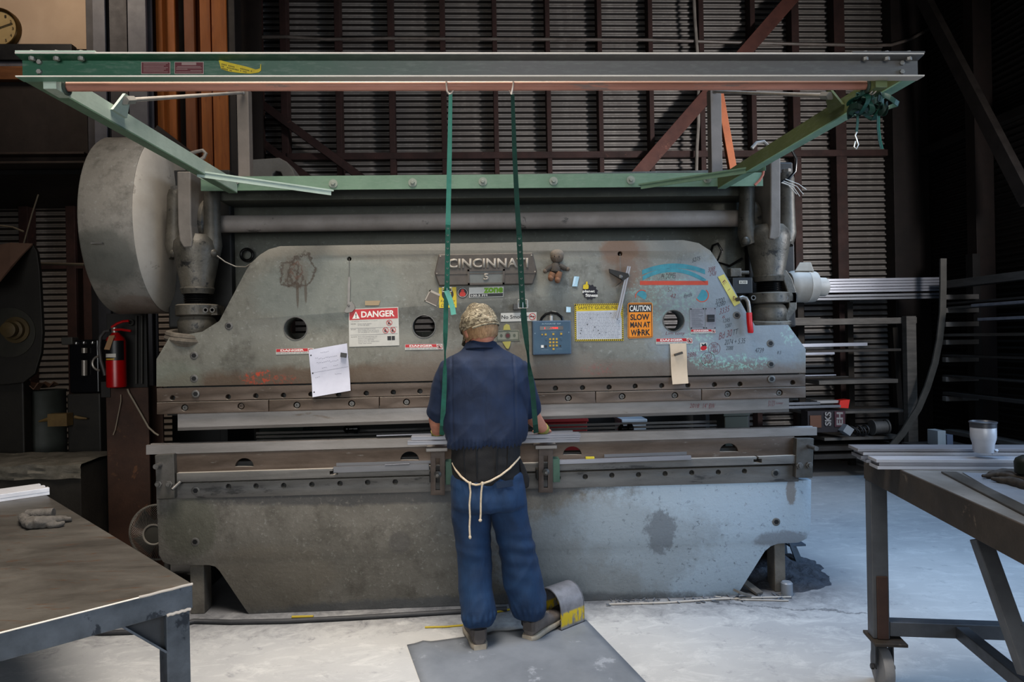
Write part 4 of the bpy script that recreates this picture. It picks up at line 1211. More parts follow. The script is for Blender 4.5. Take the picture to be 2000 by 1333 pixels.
# extinguisher
EY = CLY - 0.09
ec = W(228, 757, EY)
er = 17.5 / FPX * EY
ext = thing('fire_extinguisher', 'red fire extinguisher with black hose and paper tag hung on the rusty post', 'fire extinguisher', ec)
ze = lambda y: Z_(228, y, EY) - ec.z
redm = mat('extinguisher_red', '#a50d12', '#960a10', rough=0.3, bump=0)
MB().lathe(ec, (0, 0, 1), [(0, er * .9), (0.006, er), (ze(668), er), (ze(660), er * .85), (ze(654), er * .5), (ze(650), er * .35)], 32).build('cylinder', redm, ext, smooth=True)
def wrap(y0, y1, a0, a1, mt, nm, lift=.0008):
    n = 20
    rr = [[V((ec.x + (er + lift) * math.sin(a0 + (a1 - a0) * i / n), ec.y - (er + lift) * math.cos(a0 + (a1 - a0) * i / n), Z_(228, y, EY))) for y in (y0, y1)] for i in range(n + 1)]
    m_ = MB()
    m_.rings(rr, cap=False, closed=False)
    return m_.build(nm, mt, ext, smooth=True)
wrap(704, 666, -1.3, 1.3, mat('label_black', '#18181a', bump=0, rough=.4), 'label_band')
wrap(698, 691, -0.75, 0.45, mat('label_white', '#b9b5ad', bump=0), 'label_white_strip', .0014)
wrap(703, 700, -0.7, 0.3, mat('label_yellow', '#b08a2a', bump=0), 'label_yellow_strip', .0014)
MB().cyl(W(224, 655, EY), W(224, 640, EY), er * .3).build('valve', mat('dusty_chrome', '#8d8780', bump=0, rough=.35, metal=.5), ext, smooth=True)
MB().tube([W(x, y, EY - .01) for x, y in ((218, 640), (228, 633), (240, 628), (252, 627))], .008, 8).build('handle', redm, ext, smooth=True)
MB().tube([W(x, y, EY - .01) for x, y in ((220, 645), (236, 644), (256, 647))], .008, 8).build('trigger', redm, ext, smooth=True)
MB().tube([W(x, y, EY - .02) for x, y in ((215, 646), (205, 647), (196, 658), (194, 680), (197, 705), (203, 725), (205, 734))], .011, 10).build('hose', mat('hose_rubber', '#3d3b3a', bump=0, rough=.5), ext, smooth=True)
MB().prism([W(x, y, EY - er - .01) for x, y in ((213, 656), (224, 655), (214, 684), (203, 683))], V((0, .001, 0))).build('tag', mat('manila_tag', '#8d6e4e', bump=0), ext)
# wires over the post
wr = mat('dusty_wire', '#8f8474', bump=0)
o = MB().tube([W(x, y, CLY - .02) for x, y in ((249, 760), (252, 768), (262, 785), (275, 808), (290, 835), (302, 846), (310, 851))], .006, 6).build('power_cord', wr, smooth=True)
tag(o, 'pale grey cord drooping from the post towards the press bed', 'cord')
o = MB().tube([W(x, y, CLY - .02) for x, y in ((236, 771), (236, 785), (231, 810), (225, 840), (221, 850))], .003, 6).build('hanging_wire', wr, smooth=True)
tag(o, 'thin wire hanging down the face of the rusty post', 'wire')

# round guarded machine
dkm = mat('dark_machine_paint', '#2a2722', '#201d19', rough=0.6, scale=4, bump=0.15)
GYM = 4.9
gr = thing('belt_guard_machine', 'old dark machine with a big round belt guard and a hub, beyond the flywheel', 'machine', V((X_(10, 700, GYM), GYM + .2, 0)))
cxp, czp = W(6, 612, GYM), 0
outl = [(-60, 500), (-20, 482), (20, 475), (62, 475), (72, 492), (77, 530), (80, 590), (83, 650), (80, 690), (68, 730), (45, 748), (5, 752), (-60, 750)]
MB().prism([W(x, y, GYM) for x, y in outl], V((0, .03, 0))).build('guard_plate', dkm, gr, bevel=.004)
rim = MB()
tops = [(-60, 505), (-20, 500), (0, 545), (20, 520), (42, 495), (62, 476)]
rr_ = [(62, 475), (20, 474), (-10, 480), (-60, 500)]
# the rim sheet leans towards the viewer
rim.prism([W(64, 476, GYM - .003), W(20, 474, GYM - .003), W(-40, 486, GYM - .003), W(-40, 560, GYM - .24), W(0, 548, GYM - .24), (W(20, 522, GYM - .17)), W(44, 496, GYM - .08)], V((0, 0, -.012)))
rim.build('guard_rim', mat('dusty_brown_rim', '#6b5245', '#5a4338', rough=.7, dust='#7b6152'), gr)
c = W(34, 645, GYM)
MB().lathe(c, (0, -1, 0), [(0, .09), (.02, .09), (.022, .065), (.05, .065), (.06, .05), (.10, .05), (.105, .03)], 28).build('hub', mat('brassy_iron', '#5b4d33', '#463a26', rough=.5, metal=.2), gr, smooth=True)
MB().lathe(W(20, 650, GYM), (0, -1, 0), [(0, .17), (.006, .17), (.008, .15)], 36).build('wheel', mat('dull_iron', '#34322a', '#2a2822'), gr, smooth=True)
MB().box(X_(-150, 800, GYM), X_(40, 800, GYM), GYM + .035, GYM + .12, 0, Z_(10, 745, GYM)).build('pedestal', dkm, gr, bevel=.01)
# drum
dr = W(88, 905, 5.2)
k = 5.2 / FPX
dg = V((dr.x, 5.2, 0))
zt = Z_(88, 762, 5.2)
o = MB().lathe(dg, (0, 0, 1), [(0, 35 * k), (.02, 36 * k), (zt * .33, 36 * k), (zt * .35, 37.5 * k), (zt * .37, 36 * k), (zt * .66, 36 * k), (zt * .68, 37.5 * k), (zt * .7, 36 * k), (zt - .02, 36 * k), (zt, 38 * k), (zt, 34 * k), (zt - .03, 33 * k)], 36).build('steel_drum', mat('drum_grey_blue', '#3d423f', '#31342f', rough=.6, scale=5, bump=.15), smooth=True)
tag(o, 'dull grey steel drum standing between the belt guard machine and the post', 'drum')
m_ = MB()
random.seed(5)
g_ = [[V((dg.x + (-30 + 9 * i) * k * 0.9, 5.0 + .06 * j, zt + .015 + random.uniform(0, .05))) for j in range(5)] for i in range(7)]
for i in range(6):
    for j in range(4): m_.poly([g_[i][j], g_[i + 1][j], g_[i + 1][j + 1], g_[i][j + 1]])
o = m_.build('rag', mat('pinkish_rag', '#7a5f4c', '#62493a', rough=.9, bump=.2))
so = o.modifiers.new('t', 'SOLIDIFY'); so.thickness = .008
tag(o, 'crumpled brownish rag on top of the steel drum', 'rag')
# covered crate at the front of the drum
CYR = 4.3
x1 = X_(158, 960, CYR); ztc = Z_(100, 907, CYR)
root = thing('covered_crate', 'low dark crate covered by a creased grey tarpaulin, behind the steel bench', 'crate', V((x1 - .6, CYR + .3, 0)))
MB().box(x1 - 1.4, x1, CYR, CYR + .6, 0, ztc - .02).build('crate_box', mat('crate_dark', '#2d2a25', '#221f1b', rough=.8, scale=7, bump=.4), root, bevel=.006)
m_ = MB()
N, Mm = 36, 10
gr_ = []
for i in range(N + 1):
    rowp = []
    for j in range(Mm + 1):
        x = x1 + .01 - 1.4 * i / N
        if j < 6:   # hanging front
            y = CYR - .015 - .02 * noise.noise(V((x * 9, j * .8, 1))); z = ztc - .09 + .018 * j + .035 * noise.noise(V((x * 5, 3, j * .1)))
        else:
            y = CYR - .015 + (j - 5) * .1; z = ztc + .012 * noise.noise(V((x * 7, y * 7, 0)))
        rowp.append(V((x, y, z)))
    gr_.append(rowp)
for i in range(N):
    for j in range(Mm): m_.poly([gr_[i][j], gr_[i + 1][j], gr_[i + 1][j + 1], gr_[i][j + 1]])
m_.build('tarpaulin', mat('tarpaulin', '#6a655c', '#4c483f', rough=.8, scale=9, bump=.4, patch=('#847e70', .6, 14)), root, smooth=True)
# black power tools stacked by the post
TY2 = 5.0
root = thing('black_tool_case', 'glossy black upright tool case with small chrome fittings beside the extinguisher', 'tool case', V((X_(160, 760, TY2), TY2 + .1, Z_(160, 770, TY2))))
MB().box(X_(135, 700, TY2), X_(192, 700, TY2), TY2, TY2 + .2, Z_(160, 768, TY2), Z_(160, 664, TY2)).build('case_body', mat('gloss_black', '#101012', '#151517', rough=.2, bump=0), root, bevel=.008)
MB().box(X_(124, 660, TY2), X_(146, 660, TY2), TY2 - .03, TY2 + .05, Z_(130, 674, TY2), Z_(130, 659, TY2)).build('grey_head', mat('dull_pipe', '#3c3a36', bump=0), root, bevel=.006)
for px, py in ((149, 671), (164, 670), (181, 670)):
    MB().ball(W(px, py, TY2 - .005), .012, seg=10).build('chrome_knob', mat('bright_chrome', '#c9c9c9', rough=.15, metal=.9, bump=0), root, smooth=True)
for py0, py1 in ((680, 690), (704, 734)):
    MB().cyl(W(165, py0, TY2 - .02), W(165, py1, TY2 - .02), .018).build('chrome_tube', mat('dusty_chrome', '#8d8780', bump=0, rough=.35, metal=.5), root, smooth=True)
MB().torus(W(195, 710, TY2 - .01), (0, 1, 0), .05, .008, 24, 8, 1.6, 4.6).build('wire_handle', mat('dusty_chrome', '#8d8780', bump=0, rough=.35, metal=.5), root, smooth=True)
root = thing('bench_block', 'dark wooden block under the black tool case, with a pale work glove lying across it', 'block', V((X_(170, 900, TY2), TY2 + .1, 0)))
MB().box(X_(135, 850, TY2), X_(200, 850, TY2), TY2 - .02, TY2 + .3, 0, Z_(160, 769, TY2)).build('block_body', dkm, root, bevel=.01)
g = MB()
g.tube([W(x, y, TY2 - .06) for x, y in ((76, 824), (92, 820), (106, 817), (112, 822))], [.006, .014, .02, .012], 8)
g.tube([W(x, y, TY2 - .06) for x, y in ((146, 815), (156, 817), (170, 818))], [.012, .01, .006], 8)
g.box(X_(110, 820, TY2), X_(147, 820, TY2), TY2 - .1, TY2 - .025, Z_(128, 830, TY2), Z_(128, 806, TY2))
o = g.build('winged_handle', mat('brass_handle', '#6f5c3b', '#5a482c', rough=.5), root, smooth=True)
# small square block by the crate
o = MB().box(X_(160, 940, 4.6), X_(172, 940, 4.6), 4.6, 4.68, Z_(165, 963, 4.6), Z_(165, 931, 4.6)).build('wall_switch_box', mat('switch_grey', '#4a4a49', bump=0), root)
# thin rods and cords on the corrugated wall
for i, (pts, r, lab) in enumerate(((((75, 380), (62, 420), (48, 470), (0, 640), (-60, 860), (-68, 925)), .006, 'thin steel rod leaning over the belt guard machine'), (((0, 441), (25, 444), (47, 453)), .008, 'short slack cable above the belt guard machine'), (((80, 515), (165, 517)), .012, 'level dusty pipe along the dim wall beside the flywheel drum'))):
    o = MB().tube([W(x, y, 5.6) for x, y in pts], r, 6).build(('leaning_rod', 'slack_cable', 'wall_pipe')[i], mat('dull_pipe2', '#6e6250', bump=0), smooth=True)
    tag(o, lab, ('rod', 'cable', 'pipe')[i])

# round fan behind the bed corner
FNY = 4.35
fc_ = W(308, 1040, FNY)
k = FNY / FPX
fan = thing('floor_fan', 'round wire-caged floor fan half hidden behind the corner of the press bed', 'fan', V((fc_.x, FNY, 0)))
wm = mat('fan_wire', '#77736c', bump=0, rough=.4)
m_ = MB()
R = 52 * k
for i in range(72):
    t = 2 * PI * i / 72
    pts = []
    for j in range(6):
        q = j / 5
        rr2 = R * (.36 + .64 * q); tw = t + .5 * (1 - q)
        pts.append(fc_ + V((rr2 * math.cos(tw), -.05 * math.sin(math.acos(min(1, q))) - .01, rr2 * math.sin(tw))))
    m_.tube(pts, .0011, 4, cap=False)
m_.build('wire_guard', wm, fan, smooth=True)
MB().torus(fc_, (0, 1, 0), R, .007, 48, 8).build('guard_ring', wm, fan, smooth=True)
MB().torus(fc_ + V((0, -.055, 0)), (0, 1, 0), R * .36, .006, 36, 8).build('badge_ring', mat('pale_ring', '#9a958c', bump=0), fan, smooth=True)
MB().lathe(fc_ + V((0, -.04, 0)), (0, -1, 0), [(0, R * .34), (.012, R * .33), (.016, R * .2), (.016, .002)], 32).build('badge', mat('fan_badge', '#4d4b45', bump=0), fan, smooth=True)
for i in range(5):
    t = 2 * PI * i / 5
    d = V((math.cos(t), 0, math.sin(t))); e = V((-math.sin(t), 0, math.cos(t)))
    MB().prism([fc_ + V((0, .03, 0)) + d * .03 - e * .02, fc_ + V((0, .02, 0)) + d * R * .9 - e * .06, fc_ + V((0, .05, 0)) + d * R * .9 + e * .08, fc_ + V((0, .045, 0)) + d * .03 + e * .03], V((0, .003, 0))).build('blade', mat('fan_blade', '#2b2b2a', bump=0), fan)
MB().cyl(fc_ + V((0, .02, 0)), fc_ + V((0, .2, 0)), .07).build('motor', mat('fan_blade', '#2b2b2a', bump=0), fan, smooth=True)
MB().cyl(fc_ + V((0, .12, 0)), V((fc_.x, FNY + .12, 0.02)), .018).build('stand', wm, fan)
MB().lathe(V((fc_.x, FNY + .12, 0)), (0, 0, 1), [(0, .16), (.02, .15), (.03, .03)], 28).build('base', mat('fan_blade', '#2b2b2a', bump=0), fan, smooth=True)

# ------------------------------------------------------------------ things seen through the die gap
gap = [('red_toolbox', 'red steel toolbox seen through the gap between punch and die', 'toolbox', 1060, 1147, 822, 845, '#8e2a2c', 4.95),
       ('white_carton', 'pale blue-white carton seen through the gap between punch and die', 'box', 1216, 1262, 822, 842, '#a9b3bb', 5.1),
       ('grey_cabinet', 'grey steel cabinet side seen through the gap between punch and die', 'cabinet', 1378, 1400, 800, 850, '#6d7175', 5.0),
       ('green_bin', 'dark green bin seen through the gap near the flywheel end', 'bin', 505, 592, 832, 870, '#26332b', 5.0),
       ('olive_bin', 'dull olive bin seen through the gap at the motor end', 'bin', 1415, 1462, 810, 850, '#3f4239', 4.5)]
for nm, lb, ct, a, b, y0, y1, c, Y in gap:
    root = thing(nm, lb, ct, V(((X_(a, 830, Y) + X_(b, 830, Y)) / 2, Y + .15, 0)))
    xa, xb, zt = X_(a, 830, Y), X_(b, 830, Y), Z_((a + b) / 2, y0, Y)
    MB().box(xa, xb, Y, Y + .3, 0, zt - .012).build('case_body', mat('gap_' + nm, c, rough=.5, bump=.05), root, bevel=.006)
    MB().box(xa - .008, xb + .008, Y - .008, Y + .308, zt - .012, zt + .01).build('lid', mat('gap_' + nm, c), root, bevel=.004)

# ------------------------------------------------------------------ stock racks on the back and side walls
rkm = mat('grey_rack_timber', '#5b5650', '#48443f', rough=.75, scale=4, stretch=(1, 1, 6), bump=.15)
rkd = mat('dark_rack_timber', '#39342f', '#2b2723', rough=.8, scale=5, bump=.2)
alu = mat('mill_aluminium', '#8e8f95', '#7a7b81', rough=.42, metal=.45, scale=6, stretch=(.3, 2, 2), bump=0)
alu_d = mat('dusty_aluminium', '#747579', '#606164', rough=.5, metal=.35, scale=6, stretch=(.3, 2, 2), bump=0)
RKY = 7.2
def rail_piece(nm, x0, y0, x1, y1, hpx, Y, mt, d, lab, cat, grp=None):
    a, b = W(x0, y0, Y), W(x1, y1, Y)
    o = MB().bar((a.x, Y, (a.z + b.z) / 2), (b.x, Y, (a.z + b.z) / 2), d, hpx / FPX * Y).build(nm, mt, bevel=.002)
    return tag(o, lab, cat, grp)
# bundle of aluminium sections at motor height
for i, (y, h) in enumerate(((545.5, 5), (551, 5), (556.5, 5), (562, 5), (567.5, 5), (576, 5), (582, 5))):
    rail_piece('aluminium_section', 1570, y + 4, 1836 - (i % 3) * 4, y - 1, h, RKY, alu if i < 5 else alu_d, .12, 'long grey aluminium section, %s of the bundle on the upper wall rack' % ordinal(i), 'metal section', 'aluminium bundle on the upper rack')
rk = thing('wall_rack', 'timber stock rack of level shelves and uprights in the corner behind the press', 'rack', V((X_(1650, 880, RKY), RKY, 0)))
for (x0, y0, x1, y1, h, mt) in ((1520, 630, 1772, 628, 12, rkm), (1560, 690, 1742, 680, 5, rkd), (1585, 748, 1736, 741, 8, rkm), (1560, 806, 1756, 799, 5, rkm), (1595, 856, 1745, 849, 6, rkm), (1575, 873, 1735, 869, 9, rkd), (1575, 889, 1735, 884, 9, rkd)):
    a, b = W(x0, y0, RKY), W(x1, y1, RKY)
    MB().bar((a.x, RKY + .06, (a.z + b.z) / 2), (b.x, RKY + .06, (a.z + b.z) / 2), .45, h / FPX * RKY).build('shelf', mt, rk, bevel=.003)
for px, w_, y0 in ((1775, 17, 618), (1650, 12, 400)):
    pass
a = X_(1766, 700, RKY - .2); b = X_(1785, 700, RKY - .2)
MB().box(a, b, RKY - .25, RKY - .17, 0, Z_(1775, 618, RKY - .2)).build('upright', rkm, rk, bevel=.004)
MB().bar(W(1745, 640, RKY + .3), W(1757, 830, RKY + .3), .06, .07, up=V((0, 1, 0))).build('upright', rkd, rk)
MB().box(X_(1560, 700, RKY + .3), X_(1572, 700, RKY + .3), RKY + .3, RKY + .36, 0, Z_(1566, 590, RKY + .3)).build('upright', rkd, rk)
MB().box(X_(1657, 700, RKY + .5), X_(1668, 700, RKY + .5), RKY + .5, RKY + .56, 0, Z_(1660, 590, RKY + .5)).build('upright', rkd, rk)
# loose bars on its shelves
for i, (x0, y0, x1, y1, h, mt, lab) in enumerate(((1560, 675, 1692, 673, 7, alu, 'bright aluminium bar on the second shelf of the wall rack'), (1560, 692, 1628, 690, 5, alu, 'short bright aluminium bar under the second shelf bar of the rack'),
        (1560, 734, 1631, 733, 2.5, alu, 'thin bluish aluminium strip on the third shelf of the wall rack'), (1560, 738, 1655, 736, 2.5, rkd, 'thin dark bar on the third shelf of the wall rack'), (1530, 790, 1600, 787, 5, alu_d, 'grey bar at the front of the fourth shelf of the rack'), (1530, 797, 1640, 793, 5, alu_d, 'longer grey bar lying on the fourth shelf of the rack'), (1535, 624, 1600, 621, 3, rkm, 'weathered batten on the top shelf of the wall rack'))):
    rail_piece('stock_bar', x0, y0, x1, y1, h, RKY - .12 - .02 * (i % 2), mt, .05, lab, 'metal bar', 'loose bars on the wall rack')
# things on the lower shelves
def carton(nm, lab, cat, x0, x1, y0, y1, Y, c, tilt=0):
    a, b = W(x0, y1, Y), W(x1, y1, Y); zt = Z_((x0 + x1) / 2, y0, Y)
    root = thing(nm, lab, cat, V(((a.x + b.x) / 2, Y + .06, a.z)))
    MB().box(a.x, b.x, Y, Y + .15, a.z, zt).build('carton_body', mat('carton_' + c[1:], c, rough=.7, bump=.1), root, bevel=.003)
    return root
rt = carton('printed_carton', 'dark carton printed with large pale letters on the lower rack shelf', 'box', 1578, 1652, 803, 846, RKY - .2, '#241f21')
MB().box(X_(1582, 820, RKY - .21), X_(1604, 820, RKY - .21), RKY - .212, RKY - .201, Z_(1590, 836, RKY - .21), Z_(1590, 812, RKY - .21)).build('print_patch', mat('carton_orange', '#5a3a28', bump=0), rt)
MB().box(X_(1630, 820, RKY - .21), X_(1650, 820, RKY - .21), RKY - .212, RKY - .201, Z_(1640, 834, RKY - .21), Z_(1640, 804, RKY - .21)).build('print_patch', mat('carton_maroon', '#45222a', bump=0), rt)
cf = Face(W(1610, 803, RKY - .214), W(1628, 803, RKY - .214), W(1628, 842, RKY - .214), W(1610, 842, RKY - .214))
def vtext(face, st, mt, parent, u0, u1, v0, v1):
    me = text_mesh(st, bold=.04)
    for v in me.vertices: v.co = face.p(u0 + (u1 - u0) * (1 - v.co.y), v0 + (v1 - v0) * (1 - v.co.x), 0.001)
    link_mesh('lettering', me, mt, parent)
vtext(cf, 'SKS', mat('carton_print', '#7b7774', bump=0), rt, 0.05, .75, .05, .75)
cf = Face(W(1631, 804, RKY - .214), W(1649, 804, RKY - .214), W(1649, 834, RKY - .214), W(1631, 834, RKY - .214))
vtext(cf, 'EH', mat('carton_print', '#9b9794', bump=0), rt, 0.15, .85, .05, .9)
rt = carton('red_tipped_box', 'flat box with a bright red end on the fourth rack shelf', 'box', 1596, 1640, 783, 789, RKY - .1, '#8e8b88')
MB().prism([W(x, y, RKY - .13) for x, y in ((1641, 783), (1660, 781), (1657, 798), (1639, 797))], V((0, .12, 0))).build('red_end', mat('bright_red_card', '#c0281c', bump=0), rt)
rt = carton('white_leaflet', 'small tilted white card propped beside the printed carton', 'card', 1645, 1662, 832, 848, RKY - .3, '#7f8284')
rt.rotation_euler = (0, math.radians(35), 0)
c = W(1718, 835, RKY - .15)
k = RKY / FPX
root = thing('wire_spool', 'grey spool of wire lying on its side on the lower rack shelf', 'spool', c + V((0, 0, -15 * k)))
MB().lathe(c + V((-16 * k, 0, 0)), (1, 0, 0), [(0, 15 * k), (2 * k, 15 * k), (2.1 * k, 12 * k), (28 * k, 12 * k), (28.1 * k, 15 * k), (31 * k, 15 * k), (31 * k, 4 * k)], 24).build('spool_body', mat('spool_grey', '#5f5c58', '#4a4744', bump=.1), root, smooth=True)
MB().torus(c + V((14 * k, 0, 0)), (1, 0, 0), 13 * k, 1.5 * k, 24, 6).build('rim_ring', mat('dusty_chrome', '#8d8780', bump=0, rough=.35, metal=.5), root)
o = MB()
for i in range(5):
    o.torus(W(1690 - i * 6, 840 + (i % 2) * 3, RKY - .15), (1, .3, .2 * i), 9 * k, 1.6 * k, 14, 6)
o = o.build('coiled_hose', mat('hose_dark', '#2b2a29', bump=0, rough=.5), smooth=True); tag(o, 'small tangled coil of dark hose beside the wire spool', 'hose')
# bent strip leaning in the corner
o = MB()
pts = [(1843, 505), (1843, 560), (1842, 610), (1836, 665), (1827, 710), (1812, 758), (1795, 798), (1765, 846), (1735, 882)]
pp = [W(x, y, RKY - .45) for x, y in pts]
pp.append(V((pp[-1].x - .05, pp[-1].y, .0)))
hw = 6 / FPX * RKY
fr_ = []
for i, p in enumerate(pp):
    t = (pp[min(i + 1, len(pp) - 1)] - pp[max(i - 1, 0)]).normalized()
    sd = t.cross(V((0, 1, 0))).normalized()
    fr_.append([p + sd * hw, p - sd * hw, p - sd * hw + V((0, .02, 0)), p + sd * hw + V((0, .02, 0))])
o.rings(fr_)
o = o.build('bent_batten', mat('grey_batten', '#4d4a44', '#3e3b36', bump=.1), smooth=False); tag(o, 'long bent grey batten leaning across the rack corner', 'batten')
# side wall cantilever shelves
SX = RIGHTX - .35
sr = thing('side_rack', 'cantilever rack of long stock running along the dark side wall', 'rack', V((SX, 6.5, 0)))
rows = [(1853, 580), (1853, 606), (1853, 633), (1853, 668), (1853, 702), (1853, 740), (1853, 778)]
for i, (px, py) in enumerate(rows):
    p = WXp(px, py, SX)
    MB().box(SX - .05, SX + .3, p.y - .03, p.y + .03, p.z - .03, p.z + .02).build('bracket_arm', mat('bracket_grey', '#6a6560', '#57534e', bump=.05), sr, bevel=.003)
MB().box(SX + .28, SX + .36, 6.9, 7.0, 0, 2.3).build('upright', dk, sr)
MB().box(SX + .28, SX + .36, 5.2, 5.3, 0, 2.3).build('upright', dk, sr)
long_ = [((1775, 566), 14, rkm), ((1830, 596), 4, rkd), ((1777, 608), 4, rkm), ((1770, 656), 5, rkm), ((1830, 694), 4, rkd), ((1815, 731), 3, rkd), ((1790, 761), 6, rkd), ((1825, 836), 7, rkm)]
for i, ((px, py), h, mt) in enumerate(long_):
    p = WXp(px, py, SX + .05)
    hh = h / FPX * 7.3
    o = MB().box(SX + .02 - .05, SX + .13, 4.6, min(p.y, 6.95), p.z - hh / 2, p.z + hh / 2).build('long_stock', mt, bevel=.002)
    tag(o, 'long dusty stock length on the side wall rack, %s of the rows' % ordinal(i), 'stock length', 'stock on the side rack')
for i, (px, py, mt) in enumerate(((1922, 597, alu), (1935, 624, alu))):
    p = WXp(px, py, SX - .02)
    o = MB().box(SX - .15, SX - .09, 4.8, p.y, p.z - .012, p.z + .014).build('pale_bar', mt, bevel=.002)
    tag(o, 'pale aluminium bar end, %s of two sticking forward from the side wall rack' % ('upper' if i == 0 else 'lower'), 'metal bar')
# cans low on the side rack
rt = carton('paint_can_box', 'small pale tin with a dark lid beyond the cart tumbler', 'tin', 1832, 1848, 842, 872, 6.2, '#8a8f90')
rt = carton('blue_label_tin', 'small blue-grey tin just beside the pale tin beyond the cart', 'tin', 1850, 1862, 850, 872, 6.2, '#5b6270')
root = thing('low_stand', 'low dark timber stand carrying two tins against the side wall', 'stand', V((X_(1850, 900, 6.2), 6.3, 0)))
zt = Z_(1848, 872, 6.2)
MB().box(X_(1800, 880, 6.2), X_(1900, 880, 6.2), 6.15, 6.5, zt - .05, zt).build('stand_top', rkd, root)
for x in (X_(1805, 880, 6.2), X_(1890, 880, 6.2)): MB().box(x, x + .05, 6.2, 6.45, 0, zt - .05).build('leg', rkd, root)
# ------------------------------------------------------------------ signs, stickers and papers on the ram
SY = FY - 0.0015
def F4(tl, tr, br, bl, Y=SY): return Face(W(*tl, Y), W(*tr, Y), W(*br, Y), W(*bl, Y))
white = mat('sign_white', '#b9b7b0', '#aba9a2', rough=.5, scale=9, bump=0)
sred = mat('sign_red', '#b0161f', '#a1141c', rough=.45, scale=9, bump=0)
swhite = mat('sign_letter_white', '#d6d3cc', bump=0)
sblack = mat('sign_black', '#17171a', rough=.5, bump=0)
sgrey = mat('sign_fineprint', '#55565a', bump=0)
syel = mat('sign_yellow', '#c7ae17', '#b79f14', rough=.5, scale=12, bump=0)
sora = mat('sign_orange', '#d9861a', '#cf7d15', rough=.45, scale=9, bump=0)
def ringpts(cu, cv, ru, rv, n=20): return [(cu + ru * math.cos(2 * PI * i / n), cv + rv * math.sin(2 * PI * i / n)) for i in range(n)]
def prohibit(f, cu, cv, ru, rv, o, ink, fill=None, lift=.0014, glyph=True):
    """red ring with a slash over a small black pictogram"""
    if fill:
        m_ = MB(); f.polyuv(m_, ringpts(cu, cv, ru, rv), lift - .0003); m_.build('symbol_field', fill, o)
    if glyph:
        m_ = MB(); f.polyuv(m_, [(cu - ru * .5, cv + rv * .1), (cu - ru * .1, cv - rv * .5), (cu + ru * .2, cv - rv * .35), (cu + ru * .05, cv), (cu + ru * .5, cv + rv * .2), (cu + ru * .4, cv + rv * .55), (cu - ru * .4, cv + rv * .5)], lift)
        m_.build('pictogram', sblack, o)
    m_ = MB()
    a, b = ringpts(cu, cv, ru, rv), ringpts(cu, cv, ru * .84, rv * .84)
    for i in range(20):
        j = (i + 1) % 20
        f.polyuv(m_, [a[i], a[j], b[j], b[i]], lift + .0004)
    f.polyuv(m_, [(cu - ru * .68, cv - rv * .55), (cu - ru * .55, cv - rv * .68), (cu + ru * .68, cv + rv * .55), (cu + ru * .55, cv + rv * .68)], lift + .0004)
    m_.build('prohibition_ring', ink, o)
# big danger placard
f = F4((681, 604), (778, 600), (780, 675), (682, 678))
o = f.sheet('danger_placard', white); tag(o, 'white placard with a wide red danger heading and small pictograms', 'sign')
m_ = MB(); f.rect(m_, .015, .02, .985, .295, .001); m_.build('heading_band', sred, o)
f.text('heading', 'DANGER', .25, .075, .92, .24, swhite, o, .0016, .03)
m_ = MB(); f.polyuv(m_, [(.145, .07), (.22, .265), (.07, .265)], .0016); m_.build('warning_triangle', swhite, o)
f.text('exclamation_mark', '!', .135, .12, .155, .245, sblack, o, .0022, .04)
f.text('fineprint', 'TO REDUCE THE POSSIBILITY OF INJURY', .05, .325, .58, .35, sgrey, o)
for i, (st, u1, v) in enumerate((('NEVER', .14, .39), ('DO NOT', .14, .535), ('ALWAYS', .16, .73))): f.text('fineprint', st, .04, v, u1, v + .025, sblack, o)
for st, u1, v in (('PLACE YOUR HANDS', .45, .395), ('IN THE DIE AREA', .41, .43), ('POSITION ANY PART OF YOUR', .53, .535), ('BODY WHERE IT MAY BE STRUCK', .6, .575), ('OR CRUSHED BY MOVEMENT', .6, .615), ('READ AND UNDERSTAND THE', .56, .73), ('INSTRUCTION AND SAFETY', .55, .775), ('MANUALS BEFORE', .5, .82), ('INSTALLING OR OPERATING', .6, .865), ('THIS MACHINE', .45, .91)):
    f.text('fineprint', st, .18, v, u1, v + .024, sgrey, o)
m_ = MB()
for v in (.515, .69): f.rect(m_, .03, v, .97, v + .006, .001)
m_.build('rule', sgrey, o)
prohibit(f, .81, .40, .06, .075, o, sred); prohibit(f, .735, .595, .06, .08, o, sred); prohibit(f, .88, .595, .06, .08, o, sred)
m_ = MB(); f.rect(m_, .765, .75, .84, .86, .001); f.rect(m_, .85, .75, .915, .86, .001); m_.build('manual_symbol', sblack, o)
# danger strips
def strip(tl, tr, br, bl, lab, split=.84, sym=True, hid=False):
    f = F4(tl, tr, br, bl)
    o = f.sheet('danger_sticker', white); tag(o, lab, 'sticker', 'danger strips on the ram')
    m_ = MB(); f.rect(m_, .01, .04, split, .57, .001); m_.build('heading_band', sred, o)
    f.text('heading', 'DANGER', .12 * split / .84, .13, split - .1, .48, swhite, o, .0015, .04)
    f.text('fineprint', 'KEEP HANDS OUT OF DIE AREA', .025, .68, split - .01, .92, sgrey, o)
    if sym: prohibit(f, (1 + split) / 2, .5, (1 - split) * .44, .42, o, sred, None, .0013)
strip((539, 682), (613, 680), (613, 691), (539, 693), 'red and white danger strip beside the tilted white drawing sheet')
strip((791, 673), (864, 672), (865, 683), (791, 684), 'red and white danger strip below the round hole nearest the worker')
strip((1281, 661.5), (1352, 660.5), (1353, 671.5), (1281, 673), 'faded danger strip behind the top of the long paper tag')
strip((1349, 644), (1397, 643.5), (1398, 651), (1349, 652), 'small danger strip stuck under the metal instruction plate')
